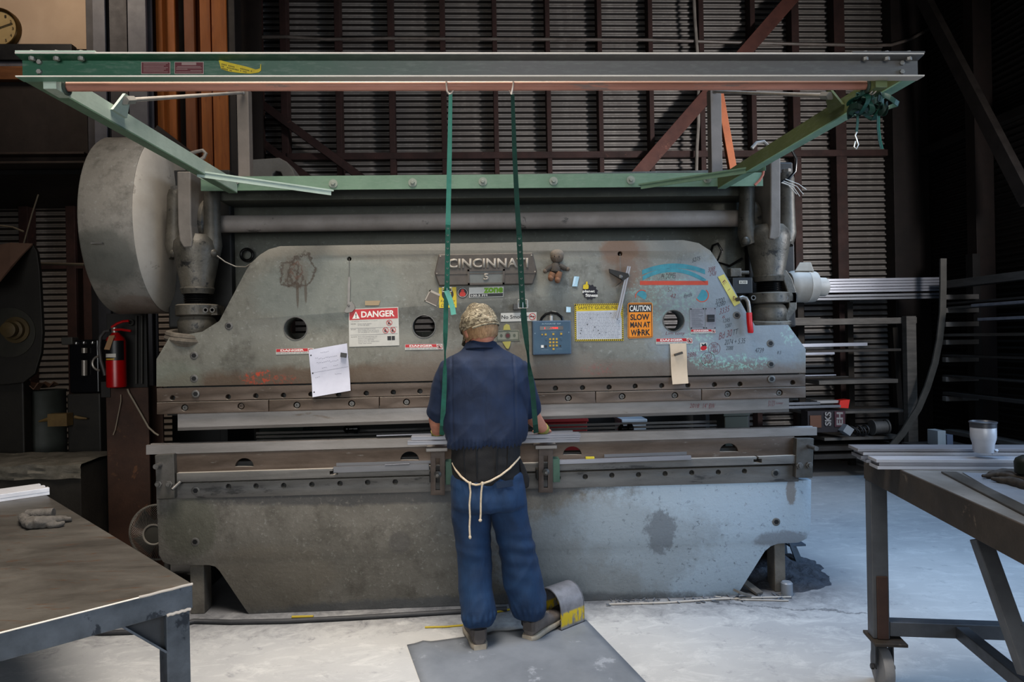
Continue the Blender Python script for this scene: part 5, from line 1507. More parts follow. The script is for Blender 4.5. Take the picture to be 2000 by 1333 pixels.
# yellow card behind the strap
f = F4((857, 562), (891, 561), (892, 601), (858, 602))
o = f.sheet('yellow_card', syel); tag(o, 'yellow card with black marks hanging behind the strap buckle', 'sticker')
m_ = MB()
a, b = ringpts(.5, .34, .34, .3), ringpts(.5, .34, .2, .17)
for i in range(20): f.polyuv(m_, [a[i], a[(i + 1) % 20], b[(i + 1) % 20], b[i]], .001)
m_.build('black_ring', sblack, o)
f.text('lettering', 'Keep Dry', .08, .6, .93, .76, sblack, o, shear=.3); f.text('lettering', 'Do Not', .1, .8, .9, .95, sblack, o, shear=.3)
# round red and black sticker
f = F4((893, 562), (914, 562), (914, 582), (893, 582))
m_ = MB(); f.polyuv(m_, ringpts(.5, .5, .5, .5, 32), 0, .001); o = m_.build('round_sticker', mat('sticker_dark', '#2a2528', bump=0)); tag(o, 'small round black sticker with a red figure beside the radio sticker', 'sticker')
m_ = MB(); f.polyuv(m_, ringpts(.5, .28, .15, .12), .0012); f.polyuv(m_, [(.35, .38), (.65, .38), (.8, .62), (.72, .86), (.28, .86), (.2, .62)], .0012); m_.build('red_figure', mat('sticker_red', '#b23a31', bump=0), o)
m_ = MB()
a, b = ringpts(.5, .5, .46, .46, 20), ringpts(.5, .5, .42, .42, 20)
for i in range(20): f.polyuv(m_, [a[i], a[(i + 1) % 20], b[(i + 1) % 20], b[i]], .0012)
m_.build('pale_ring', white, o)
# radio sticker
f = F4((916, 562), (984, 560), (983, 580), (916, 582))
o = f.sheet('radio_sticker', white); tag(o, 'white radio bumper sticker with green lettering over a black frequency bar', 'sticker')
grn = mat('sticker_green', '#6d9a1f', bump=0)
f.text('lettering', 'zone', .42, .06, .985, .6, grn, o, bold=.05)
m_ = MB(); f.rect(m_, .03, .64, .985, .95, .001); m_.build('black_bar', sblack, o)
f.text('frequency', '100.5 FM', .06, .7, .53, .9, swhite, o, .0016, .02)
# no smoking sticker
f = F4((978, 612), (1048, 610), (1048, 627), (978, 629))
o = f.sheet('no_smoking_sticker', white); tag(o, 'white no smoking sticker partly covered by the strap', 'sticker')
f.text('lettering', 'No Smoking', .02, .25, .78, .82, sblack, o, bold=.02)
prohibit(f, .88, .5, .095, .4, o, sred, None, .0012, False)
m_ = MB(); f.rect(m_, .81, .44, .94, .56, .0012); m_.build('pictogram', sblack, o)
# gym sticker
f = F4((1136, 550), (1168, 550), (1168, 586), (1136, 586))
pts = []
cu, cv = .52, .58
for i in range(48):
    t = 2 * PI * i / 48
    r = .44 if (i // 2) % 2 else .385
    pts.append((cu + r * math.cos(t) * 1.08, cv + r * math.sin(t) * .96))
m_ = MB(); f.polyuv(m_, pts, 0, .001); o = m_.build('gear_sticker', mat('sticker_black', '#1c1a22', bump=0)); tag(o, 'black gear shaped gym sticker with a yellow thumbs-up hand', 'sticker')
f.text('lettering', 'planet', .06, .46, .8, .64, swhite, o, .0016, .03); f.text('lettering', 'fitness', .22, .66, .98, .84, swhite, o, .0016, .03)
m_ = MB(); f.polyuv(m_, [(.1, .2), (.25, .15), (.27, 0.02), (.34, 0), (.37, .06), (.36, .17), (.42, .2), (.42, .38), (.36, .42), (.12, .42), (.08, .36)], .0016); m_.build('thumb', syel, o)
# safety guidelines sheet
f = F4((1122, 594), (1217, 593), (1218, 666), (1123, 667))
o = f.sheet('safety_poster', syel); tag(o, 'worn safety guidelines poster with a yellow and black striped border', 'sign')
m_ = MB()
n = 24
for i in range(n):
    u0, u1 = i / n, (i + .5) / n; s_ = .022
    f.polyuv(m_, [(min(1, u0 + s_), .005), (min(1, u1 + s_), .005), (u1, .045), (u0, .045)], .001)
    f.polyuv(m_, [(min(1, u0 + s_), .955), (min(1, u1 + s_), .955), (u1, .995), (u0, .995)], .001)
for i in range(18):
    v0, v1 = .03 + i * .052, .03 + i * .052 + .026
    f.polyuv(m_, [(.004, v0 + .022), (.034, v0), (.034, v1), (.004, v1 + .022)], .001)
    f.polyuv(m_, [(.966, v0 + .022), (.996, v0), (.996, v1), (.966, v1 + .022)], .001)
m_.build('hazard_stripes', sblack, o)
f.text('heading', 'SAFETY GUIDELINES', .07, .065, .93, .15, sblack, o)
m_ = MB(); f.polyuv(m_, [(.035, .2), (.93, .18), (.965, .42), (.965, .95), (.035, .95)], .001); m_.build('white_field', mat('poster_white', '#b4b6bb', '#a6a8ad', scale=14, bump=0), o)
random.seed(11)
m_ = MB()
for i in range(17):
    v = .245 + i * .041
    u = .06
    while u < .9:
        w_ = random.uniform(.02, .09)
        f.rect(m_, u, v, min(u + w_, .93), v + .012, .0016, .0002); u += w_ + .012
m_.build('printed_lines', mat('poster_print', '#7c7e84', bump=0), o)
m_ = MB()
for i in range(14):
    u, v = random.uniform(.08, .9), random.uniform(.24, .9)
    f.polyuv(m_, [(u, v), (u + random.uniform(.01, .04), v + random.uniform(-.03, .01)), (u + .03, v + .012), (u + .008, v + .02)], .002, .0002)
m_.build('scuffs', sgrey, o)
# caution sign
f = F4((1226, 592), (1274, 591.5), (1275, 660), (1226, 661.5))
rp = []
for (cx_, cy_, a0) in ((.93, .05, -PI / 2), (.93, .95, 0), (.07, .95, PI / 2), (.07, .05, PI)):
    for i in range(5):
        t = a0 + PI / 2 * i / 4
        rp.append((cx_ + .07 * math.cos(t), cy_ + .05 * math.sin(t)))
m_ = MB(); f.polyuv(m_, rp, 0, .0015); o = m_.build('caution_sign', sora); tag(o, 'orange caution sign with a black heading panel and slow man warning', 'sign')
m_ = MB(); f.rect(m_, .05, .05, .95, .265, .0016); m_.build('heading_panel', sblack, o)
f.text('heading', 'CAUTION', .08, .075, .92, .24, swhite, o, .0022, .02)
f.text('lettering', 'SLOW', .1, .32, .87, .49, sblack, o, .002, .03)
f.text('lettering', 'MAN AT', .1, .54, .9, .7, sblack, o, .002, .03)
f.text('lettering', 'W', .12, .76, .37, .93, sblack, o, .002, .03); f.text('lettering', 'RK', .55, .76, .9, .93, sblack, o, .002, .03)
m_ = MB(); f.polyuv(m_, ringpts(.43, .76, .035, .025, 10), .002); f.polyuv(m_, [(.40, .79), (.47, .79), (.53, .85), (.50, .87), (.47, .85), (.48, .94), (.45, .94), (.43, .88), (.41, .94), (.38, .94), (.40, .86), (.37, .84)], .002); m_.build('walking_figure', sblack, o)
m_ = MB()
a = [(.03, .02), (.97, .02), (.97, .98), (.03, .98)]; b = [(.05, .035), (.95, .035), (.95, .965), (.05, .965)]
for i in range(4): f.polyuv(m_, [a[i], a[(i + 1) % 4], b[(i + 1) % 4], b[i]], .0016)
m_.build('border_line', sblack, o)
# metal instruction plates
stp = mat('etched_plate', '#85858a', '#76767a', rough=.45, metal=.2, scale=20, bump=.1)
f = F4((1347, 602), (1376, 601.5), (1377, 643), (1348, 643.5)); o = f.sheet('instruction_plate', stp); tag(o, 'etched metal instruction plate with fine printing and corner screws', 'plate')
m_ = MB()
for i in range(16):
    v = .08 + i * .054; f.rect(m_, .1, v, random.uniform(.55, .92), v + .02, .001)
m_.build('printed_lines', sgrey, o)
m_ = MB()
for u, v in ((.08, .05), (.92, .05), (.08, .95), (.92, .95)): f.polyuv(m_, ringpts(u, v, .05, .035, 10), .001)
m_.build('screw_heads', sblack, o)
f = F4((1377, 601.5), (1398, 601), (1398, 643), (1378, 643)); o = f.sheet('switch_plate', stp); tag(o, 'small metal plate with a black rocker switch beside the instruction plate', 'switch plate')
m_ = MB(); f.rect(m_, .18, .33, .85, .66, .001, .008); m_.build('switch', sblack, o, bevel=.001)
m_ = MB(); f.rect(m_, .26, .49, .8, .51, .0092); m_.build('switch_line', sgrey, o)
m_ = MB()
for u, v in ((.08, .05), (.92, .05), (.08, .95), (.92, .95)): f.polyuv(m_, ringpts(u, v, .06, .03, 10), .001)
m_.build('screw_heads', sblack, o)
# small hand warning sticker
f = F4((1367, 670), (1381, 669.5), (1381, 684), (1368, 686)); o = f.sheet('hand_sticker', white); tag(o, 'tiny red and white hand warning sticker below the instruction plate', 'sticker')
m_ = MB(); f.polyuv(m_, ringpts(.5, .68, .47, .3), .001); m_.build('red_field', sred, o)
m_ = MB(); f.polyuv(m_, [(.2, .1), (.5, .25), (.8, .05), (.95, .5), (.6, .4), (.3, .45)], .001); m_.build('pictogram', sblack, o)
# masking tape, yellow E-1-6 tape, dollar bill
f = F4((1402, 541), (1414, 536), (1446, 592), (1434, 599)); o = f.sheet('yellow_tape', mat('pale_yellow_tape', '#c2b96b', '#b3aa5d', rough=.6, scale=14, bump=.1)); tag(o, 'slanting strip of pale yellow tape with red pen marks', 'tape')
def alongtext(st, u0, u1, v0, v1):
    me = text_mesh(st, bold=-.01, shear=.2)
    for v in me.vertices: v.co = f.p(u0 + (u1 - u0) * (1 - v.co.y), v0 + (v1 - v0) * v.co.x, .0014)
    link_mesh('lettering', me, red_ink, o)
alongtext('E', .2, .7, .16, .3); alongtext('1', .3, .72, .47, .5); alongtext('6', .3, .75, .72, .85)
f = F4((713, 588), (743, 587.5), (740, 597), (713, 597)); o = f.sheet('masking_tape', mat('masking_tape', '#9c8a6e', '#8f7d62', bump=0)); tag(o, 'short scrap of tan masking tape above the danger placard', 'tape')
f = F4((969, 646), (1014, 645), (1015, 666), (969, 667))
bill = mat('banknote_paper', '#8f9084', '#7f8176', rough=.7, scale=25, bump=0)
o = f.sheet('banknote', bill); tag(o, 'grey-green banknote with a yellow leaf shape pinned beside the worker', 'banknote')
m_ = MB()
a = [(.02, .05), (.98, .05), (.98, .95), (.02, .95)]; b = [(.06, .14), (.94, .14), (.94, .86), (.06, .86)]
for i in range(4): f.polyuv(m_, [a[i], a[(i + 1) % 4], b[(i + 1) % 4], b[i]], .001)
f.polyuv(m_, ringpts(.5, .5, .12, .33), .001); f.polyuv(m_, ringpts(.22, .5, .06, .16), .001); f.polyuv(m_, ringpts(.78, .5, .06, .16), .001)
m_.build('banknote_print', mat('banknote_ink', '#5a6055', bump=0), o)
m_ = MB(); f.polyuv(m_, ringpts(.5, .5, .09, .2), .0016); m_.build('red_seal', mat('seal_maroon', '#5d3034', bump=0), o)
m_ = MB(); m_.prism([W(x, y, SY - .002) for x, y in ((983, 645), (984, 637), (989, 633), (995, 635), (997, 645))], V((0, -.001, 0))); m_.prism([W(x, y, SY - .002) for x, y in ((981, 668), (998, 667), (996, 676), (993, 682), (989, 681), (984, 673))], V((0, -.001, 0)))
m_.build('yellow_leaf', mat('leaf_yellow', '#a9a159', bump=0), o)
# dull square outlines: grey paper square and small magnets
f = F4((840, 566), (860, 575), (852, 599), (829, 588)); o = f.sheet('tilted_card', mat('taupe_card', '#6e655c', '#60574f', bump=.1)); tag(o, 'tilted taupe card with a pale edge left of the yellow card'.replace('left of', 'next to'), 'card')
m_ = MB()
for q in ([(0, 0), (1, 0), (1, .16), (0, .16)], [(0, 0), (.08, 0), (.08, 1), (0, 1)], [(0, .93), (1, .93), (1, 1), (0, 1)]): f.polyuv(m_, q, .001)
m_.build('pale_edge', mat('card_edge', '#a39a8f', bump=0), o)
for px, py, w_, h_, tilt, lab in ((1124, 550, 10, 20, 2, 'shiny clear-blue clip magnet beside the stuffed doll'), (1110, 605, 9, 11, 0, 'small shiny clear-blue magnet above the control box')):
    f = F4((px - w_ / 2 + tilt, py - h_ / 2), (px + w_ / 2 + tilt, py - h_ / 2 + 1), (px + w_ / 2 - tilt, py + h_ / 2), (px - w_ / 2 - tilt, py + h_ / 2), SY)
    o = f.sheet('clip_magnet', mat('clip_glass', '#7f9aa8', rough=.2, bump=0, metal=.3), None, .006); tag(o, lab, 'magnet')
    m_ = MB(); f.rect(m_, .05, .05, .4, .9, .006); m_.build('clip_highlight', mat('clip_pale', '#a9c3d2', rough=.2, bump=0), o)
o = MB().box(X_(1002, 600, SY), X_(1017, 600, SY), SY - .018, SY, Z_(1010, 606, SY), Z_(1010, 594, SY)).build('square_magnet', mat('magnet_black', '#2d2b29', '#222120', rough=.4, bump=0), bevel=.002)
tag(o, 'small square black magnet behind the strap above the no smoking sticker', 'magnet')
# paper sheet with drawing held by a magnet
pap = mat('paper_white', '#c3c4d0', '#b4b5c2', rough=.8, scale=4, bump=0)
def paper(nm, q, lab, mt, curl=.02, lines=()):
    f = F4(*q)
    m_ = MB()
    N = 14
    top = [[f.p(i / 8, j / N, .002 + curl * (j / N) ** 2 + .004 * math.sin(j / N * 7)) for i in range(9)] for j in range(N + 1)]
    for j in range(N):
        for i in range(8): m_.poly([top[j][i], top[j][i + 1], top[j + 1][i + 1], top[j + 1][i]])
    o = m_.build(nm, mt, smooth=True)
    tag(o, lab, 'paper')
    return f, o, curl
def on(f, u, v, curl): return f.p(u, v, .0026 + curl * v ** 2 + .004 * math.sin(v * 7))
f, o, cu_ = paper('drawing_sheet', ((603, 684), (678, 671), (686, 763), (612, 776)), 'white sheet of pencil drawing hanging askew from a square black magnet', pap, .015)
m_ = MB()
random.seed(21)
def pen(u0, v0, u1, v1, w_=.006):
    a, b = on(f, u0, v0, cu_), on(f, u1, v1, cu_)
    c, d = on(f, u1, v1 + w_, cu_), on(f, u0, v0 + w_, cu_)
    m_.poly([a, b, c, d])
for (u0, u1, v) in ((.3, .52, .1), (.15, .22, .2), (.24, .7, .22), (.18, .5, .3), (.53, .75, .32), (.3, .42, .42), (.6, .72, .42), (.1, .2, .6), (.62, .8, .6)):
    u = u0
    while u < u1:
        pen(u, v + random.uniform(-.012, .012), u + .03, v + random.uniform(-.012, .012)); u += .045
pen(.02, .49, .98, .49, .004)
m_.build('pencil_lines', mat('pencil_grey', '#6d6d78', bump=0), o)
m_ = MB()
for v in (.12, .5, .9): 
    c = on(f, .05, v, cu_); m_.lathe(c, f.n, [(0, .004), (.0006, .004)], 12)
m_.build('punch_holes', sblack, o)
mg = MB().box(-.016, .016, -.008, .008, -.012, .012)
a = W(671, 694, SY - .014)
me = mg.mesh('m'); me.transform(Matrix.Rotation(.15, 4, 'Y')); me.transform(Matrix.Translation(a))
o = link_mesh('square_magnet', me, mat('magnet_black', '#2d2b29')); tag(o, 'square black magnet holding the white drawing sheet', 'magnet')
# long cream tag
f, o, cu_ = paper('paper_tag', ((1308, 672), (1340, 671), (1343, 749), (1312, 751)), 'long cream paper tag hanging from a dark bar magnet', mat('cream_tag', '#c6b39c', '#baa790', rough=.8, scale=5, bump=0), .012)
o = MB().bar(W(1317, 694, SY - .012), W(1333, 689, SY - .012), .016, .012).build('bar_magnet', mat('magnet_brown', '#4a443c', '#3c3730', bump=0), bevel=.001); tag(o, 'small dark bar magnet on the cream paper tag', 'magnet')

# ------------------------------------------------------------------ things hanging on the ram
# depth gauge / protractor on a wire from the small hole
root = thing('protractor', 'grey steel angle finder hanging on a wire from a small ram hole', 'protractor', W(682, 612, SY - .01))
stl = mat('tool_grey', '#74706b', '#65615c', rough=.4, metal=.3, bump=.1)
MB().tube([W(682, 504, FY + .03), W(682, 506, FY - .004), W(682, 512, FY - .008), W(681, 542, FY - .008)], .0018, 6).build('wire', stl, root)
MB().prism([W(x, y, SY - .006) for x, y in ((680, 541), (684.5, 541), (683.5, 596), (678.5, 596))], V((0, -.003, 0))).build('blade', stl, root)
m_ = MB().prism([W(x, y, SY - .005) for x, y in ((679, 590), (688, 590), (693, 597), (694, 603), (688, 610), (678, 612), (672, 610), (677, 600))], V((0, -.006, 0)))
m_.build('protractor_head', stl, root, bevel=.001)
MB().lathe(W(681, 597, SY - .011), (0, -1, 0), [(0, .007), (.004, .007), (.005, .004)], 14).build('lock_knob', bolt_m, root, smooth=True)
# combination square on a wire from the other hole
root = thing('combination_square', 'combination square with black head and steel rule hanging over the safety poster', 'combination square', W(1205, 622, SY - .01))
MB().tube([W(1211, 494, FY + .03), W(1211, 497, FY - .004), W(1211, 502, FY - .01), W(1212, 532, FY - .012)], .0018, 6).build('wire', stl, root)
rule = mat('satin_rule', '#9b9ba0', '#8c8c91', rough=.35, metal=.5, scale=30, stretch=(1, 1, .2), bump=0)
MB().prism([W(x, y, SY - .014) for x, y in ((1225, 520), (1232, 521), (1210, 622), (1202, 622))], V((0, -.003, 0))).build('rule', rule, root)
MB().prism([W(x, y, SY - .0175) for x, y in ((1228, 521), (1229, 521), (1207, 622), (1206, 622))], V((0, -.0008, 0))).build('rule_groove', stl, root)
MB().prism([W(x, y, SY - .004) for x, y in ((1189, 526), (1226, 535), (1228, 541), (1204, 558), (1202, 560), (1215, 548), (1190, 533))], V((0, -.016, 0))).build('square_head', mat('square_head_black', '#2a2928', '#1f1e1e', rough=.4, metal=.2, bump=.1), root, bevel=.001)
MB().lathe(W(1212, 541, SY - .02), (0, -1, 0), [(0, .011), (.006, .011), (.008, .008)], 16).build('lock_nut', bolt_m, root, smooth=True)
# soft doll
dmat = mat('dusty_plush', '#75685c', '#5d5349', rough=.95, scale=30, bump=.8, bscale=180)
root = thing('cloth_doll', 'small dusty cloth doll hanging on the ram beside the maker plate', 'doll', W(1086, 552, SY - .03))
k = SY / FPX
D = SY - .035
MB().ball(W(1088, 502, D), 13 * k, 11 * k, 12.5 * k, 20).build('doll_head', dmat, root, smooth=True)
MB().lathe(W(1084, 534, D), (0.1, 0, 1), [(0, 6 * k), (3 * k, 11 * k), (10 * k, 11 * k), (18 * k, 8 * k), (21 * k, 5 * k)], 20).build('doll_body', mat('plush_shirt', '#56504a', '#464039', rough=.95, bump=.6, bscale=180), root, smooth=True)
for pts in (((1078, 520), (1070, 526), (1065, 530)), ((1092, 518), (1102, 524), (1109, 526))):
    MB().tube([W(x, y, D - .01) for x, y in pts], [5 * k, 5 * k, 4 * k], 12).build('doll_arm', mat('plush_shirt', '#56504a'), root, smooth=True)
    MB().ball(W(pts[-1][0], pts[-1][1], D - .012), 4.5 * k, seg=12).build('doll_hand', dmat, root, smooth=True)
lg_m = mat('plush_leg', '#86654f', '#765743', rough=.95, bump=.6, bscale=180)
for pts in (((1080, 533), (1077, 540), (1076, 544)), ((1093, 531), (1090, 540), (1089, 548))):
    MB().tube([W(x, y, D - .015) for x, y in pts], [6 * k, 7 * k, 5 * k], 12).build('doll_leg', lg_m, root, smooth=True)
    MB().ball(W(pts[-1][0], pts[-1][1] - 1, D - .018), 6 * k, 7 * k, 7 * k, seg=14).build('doll_foot', lg_m, root, smooth=True)
m_ = MB()
for x in (1083, 1092): m_.ball(W(x, 501, D - 11 * k), .003, seg=8)
m_.build('doll_eyes', sblack, root)
MB().ball(W(1088, 497, D + .002), 13.5 * k, 11.5 * k, 10 * k, 18).build('doll_hair', mat('plush_hair', '#8b8175', '#746a5f', rough=.95, bump=.8, bscale=200), root, smooth=True)
# control box
CB0 = SY - .075
root = thing('control_box', 'blue control box with a red number display and yellow keys', 'control box', W(1077, 695, SY))
blu = mat('control_blue', '#2b4c60', '#26445a', rough=.45, scale=6, bump=.05)
f = F4((1040, 627), (1115, 626), (1116, 692), (1041, 694), CB0)
m_ = MB().prism([f.p(0, 0), f.p(1, 0), f.p(1, 1), f.p(0, 1)], V((0, .07, 0)))
case = m_.build('case', mat('control_case', '#4c6073', '#3f5266', rough=.5, scale=8, bump=.05), root, bevel=.004)
m_ = MB(); f.rect(m_, .03, .035, .97, .965, .0006, .001); fp = m_.build('face_panel', blu, root)
f.text('heading', 'AUTOGAUGE  G24', .24, .075, .73, .115, mat('panel_print', '#9fb0b8', bump=0), fp, .002)
m_ = MB(); f.rect(m_, .19, .165, .795, .275, .0018, .001); dsp = m_.build('display', mat('display_black', '#17070a', rough=.2, bump=0), root)
f.text('digits', '1   .1988', .31, .195, .66, .248, mat('led_red', '#ff2318', emit=1.1, bump=0), dsp, .0034)
key = mat('key_amber', '#b08f2e', '#a3832a', rough=.5, bump=0)
def keyat(u, v, w_=.026, nm='key', mt=None):
    m_ = MB(); f.rect(m_, u - w_, v - w_ * 1.1, u + w_, v + w_ * 1.1, .0018, .003); m_.build(nm, mt or key, fp)
for u in (.45, .535, .62):
    for v in (.545, .64, .735): keyat(u, v)
keyat(.535, .835); keyat(.335, .405, .026); keyat(.535, .4, .026); keyat(.74, .395, .026); keyat(.245, .405, .018)
keyat(.245, .755, .034, 'white_key', swhite); keyat(.335, .755, .03, 'dark_key', sblack); keyat(.34, .55, .02, 'dark_key', blu); keyat(.715, .75, .02, 'dark_key', sblack); keyat(.735, .55, .02, 'dark_key', blu)
m_ = MB()
for u, v in ((.06, .37), (.94, .355)): f.polyuv(m_, ringpts(u, v, .015, .018, 10), .0018)
for u0, v, u1 in ((.22, .33, .34), (.47, .33, .6), (.7, .33, .78), (.22, .85, .4), (.6, .835, .76), (.33, .49, .37), (.7, .49, .76)): f.rect(m_, u0, v, u1, v + .008, .0018)
m_.build('panel_print', mat('panel_print2', '#6f848f', bump=0), fp)
MB().cyl(W(1076, 628, SY - .04), W(1076, 617, SY - .04), .012).build('cable_gland', zinc, root, smooth=True)
MB().tube([W(x, y, SY - .035) for x, y in ((1100, 630), (1097, 620), (1088, 613), (1077, 611), (1066, 614), (1058, 622), (1054, 632))], .0075, 8).build('cable', black_oil, root, smooth=True)
MB().tube([W(x, y, SY - .03) for x, y in ((1076, 618), (1075, 613), (1079, 610), (1086, 612))], .0075, 8).build('cable', dustyg, root, smooth=True)

# ------------------------------------------------------------------ pull-back straps
teal_m = mat('teal_webbing', '#2c7262', '#235f51', rough=.55, scale=20, bump=.1)
teal_d = mat('dark_teal_webbing', '#17493c', '#123d33', rough=.55, scale=20, bump=.1)
def band(pts, wpx, mt, nm, parent, th=.002, twist=None):
    """flat strap through (px, py, Y) points; widths in photo pixels; twist in radians about its own run"""
    P = [W(x, y, Y) for x, y, Y in pts]
    rr = []
    for i, p in enumerate(P):
        t = (P[min(i + 1, len(P) - 1)] - P[max(i - 1, 0)]).normalized()
        s0 = t.cross(V((0, 1, 0))).normalized()
        n0 = t.cross(s0).normalized()
        a = twist[i] if twist else 0
        sd = s0 * math.cos(a) + n0 * math.sin(a); nn = t.cross(sd).normalized()
        w_ = (wpx[i] if isinstance(wpx, (list, tuple)) else wpx) / FPX * pts[i][2] / 2
        rr.append([p + sd * w_ + nn * th / 2, p - sd * w_ + nn * th / 2, p - sd * w_ - nn * th / 2, p + sd * w_ - nn * th / 2])
    return MB().rings(rr).build(nm, mt, parent)
def sidey(y):   # depth of the strap at a photo row
    return 2.235 + (3.43 - 2.235) * min(1, max(0, (y - 185) / (800 - 185.0))) + .0012 * max(0, y - 800) + .008 * max(0, y - 836)
def lerpx(y, tab):
    for (y0, x0), (y1, x1) in zip(tab, tab[1:]):
        if y <= y1: return x0 + (x1 - x0) * (y - y0) / (y1 - y0)
    return tab[-1][1]
def strap_thing(lab, tabA, wA, tabB, wB, buckle, hook, tail, dark, ring):
    root = thing('hanging_strap', lab, 'strap', W(tabB[-1][1], tabB[-1][0], sidey(tabB[-1][0])), 'pull-back straps')
    ys = [tabA[0][0] + (tabA[-1][0] - tabA[0][0]) * i / 16 for i in range(17)]
    wa = [lerpx(y, wA) for y in ys]
    mA = mat('teal_webbing_light', '#5ba392', '#4d9483', rough=.5, scale=20, bump=.1) if not dark else teal_d
    band([(lerpx(y, tabA), y, sidey(y)) for y in ys], wa, mA, 'strap_upper', root)
    yb = buckle[1]
    ys = [tabA[-1][0] + (yb + 8 - tabA[-1][0]) * i / 10 for i in range(11)]
    mp = band([(lerpx(y, [(tabA[-1][0], tabA[-1][1]), (yb + 8, buckle[0])]), y, sidey(y) - .003) for y in ys], 9.5 if not dark else 11, teal_m if not dark else teal_d, 'strap_perforated', root)
    m_ = MB()
    y = tabA[-1][0] + 6
    while y < yb - 4:
        x = lerpx(y, [(tabA[-1][0], tabA[-1][1]), (yb + 8, buckle[0])])
        m_.torus(W(x, y, sidey(y) - .006), (0, 1, 0), 1.6 / FPX * sidey(y), .0011, 10, 4); y += 13
    m_.build('eyelets', zinc, mp)
    ys = [tabB[0][0] + (tabB[-1][0] - tabB[0][0]) * i / 16 for i in range(17)]
    # twisted lower run
    tw = [1.25 * math.exp(-((y - ring) / 26.0) ** 2) for y in ys]
    band([(lerpx(y, tabB), y, sidey(y)) for y in ys], [lerpx(y, wB) for y in ys], teal_m if not dark else teal_d, 'strap_lower', root, twist=tw)
    # buckle frame
    c = W(buckle[0], buckle[1], sidey(yb) - .006)
    k = sidey(yb) / FPX
    m_ = MB()
    w_, h_ = 9 * k, buckle[2] * k
    cs = [c + V((-w_, 0, h_)), c + V((w_, 0, h_)), c + V((w_, 0, -h_)), c + V((-w_, 0, -h_))]
    for i in range(4): m_.cyl(cs[i], cs[(i + 1) % 4], .0022, seg=8)
    m_.cyl(c + V((0, -.003, h_)), c + V((0, -.003, -h_)), .0016, seg=6)
    m_.build('buckle', mat('nickel', '#b5b2ab', rough=.3, metal=.6, bump=0), root, smooth=True)
    if tail: band([(x, y, sidey(yb) - .012) for x, y in tail], 10, mat('teal_webbing_light', '#5ba392'), 'strap_tail', root)
    # S hook over the pipe
    hx = hook
    cpt = W(hx, 167, PYY)
    pts = []
    for i in range(11):
        t = -0.3 + (PI + .5) * i / 10
        pts.append(V((cpt.x + (.003 if dark else -.003), PYY + (PR + .004) * math.cos(t), PZ + (PR + .004) * math.sin(t))))
    top = pts
    e = pts[0] if dark else pts[-1]
    d = (1, -1)[0]
    low = [W(hx - (0 if dark else 1), 178, PYY - PR), W(hx + (-1 if dark else 3), 184, PYY - .02), W(hx + (-2 if dark else 7), 183, PYY - .01), W(hx + (-5 if dark else 11), 177, PYY - .0)]
    path = top + low if (top[-1] - low[0]).length < (top[0] - low[0]).length else top[::-1] + low
    MB().tube(path, .0028, 8).build('hook', mat('pale_hook', '#d0c6bb', rough=.35, metal=.3, bump=0), root, smooth=True)
strap_thing('light teal strap with a hanging tail, on the hook nearer the flywheel', [(182, 880), (300, 878), (400, 876), (440, 875)], [(182, 7), (300, 9), (440, 9.5)], [(560, 872), (690, 869), (701, 869.5), (760, 868), (850, 863)], [(560, 9), (650, 9), (690, 7), (760, 9), (850, 10)],
            (873, 566, 4), 874, ((872, 568), (879, 585), (884, 602), (886, 615)), False, 695)
strap_thing('dark teal strap on the hook nearer the doll, with a square buckle', [(184, 1001), (300, 1005), (400, 1010), (460, 1014)], [(184, 7), (300, 9), (460, 10)], [(595, 1022), (620, 1023), (690, 1031), (712, 1033), (760, 1040), (846, 1047)], [(595, 11), (640, 12), (690, 7), (740, 10), (846, 10)],
            (1021, 594, 8), 1000, None, True, 702)
# bundle of spare straps at the far end of the pipe
root = thing('strap_bundle', 'bundle of dark green straps tied around the end of the overhead frame', 'strap', W(1700, 225, 2.3))
random.seed(4)
bc = W(1692, 203, 2.27)
k = 2.27 / FPX
for i in range(16):
    ax = V((random.uniform(-.3, .5), random.uniform(-.3, .3), 1)).normalized() if i % 3 else V((1, random.uniform(-.3, .3), random.uniform(-.4, .4))).normalized()
    c = bc + V((random.uniform(-30, 30) * k, random.uniform(-.03, .03), random.uniform(-14, 12) * k))
    m_ = MB()
    up = V((0, 0, 1)) if abs(ax.z) < .9 else V((1, 0, 0))
    sd = ax.cross(up).normalized(); u = ax.cross(sd)
    R = random.uniform(13, 25) * k
    rr = []
    n = 22
    a0 = random.uniform(0, 6)
    for j in range(n + 1):
        t = a0 + 5.4 * j / n
        d = sd * math.cos(t) * R * 1.2 + u * math.sin(t) * R * .8
        wob = ax * (.012 * math.sin(t * 2 + i))
        h_ = ax * (5.5 * k)
        p = c + d + wob
        e = d.normalized() * .0022
        rr.append([p + h_, p - h_, p - h_ - e, p + h_ - e])
    m_.rings(rr)
    m_.build('wound_strap', (teal_d, mat('deep_green_webbing', '#15332a', '#102820', rough=.6, bump=.1), mat('grey_teal_webbing', '#3f625b', '#31504a', rough=.5, bump=.1))[i % 3], root)
hkm = mat('pale_hook', '#d0c6bb')
for dx in (0, 7):
    MB().torus(W(1697 + dx, 169, PYY), (1, .15, 0), 15 * k, .0026, 28, 8).build('hook', hkm, root, smooth=True)
band([(1675, 222, 2.26), (1675, 240, 2.26), (1673, 258, 2.26)], 5, mat('grey_teal_webbing', '#3f625b'), 'loose_end', root)
MB().tube([W(x, y, 2.26) for x, y in ((1673, 258), (1670, 265), (1673, 272), (1676, 283), (1672, 291), (1668, 287), (1670, 276))], .0028, 8).build('snap_hook', mat('nickel', '#b5b2ab'), root, smooth=True)
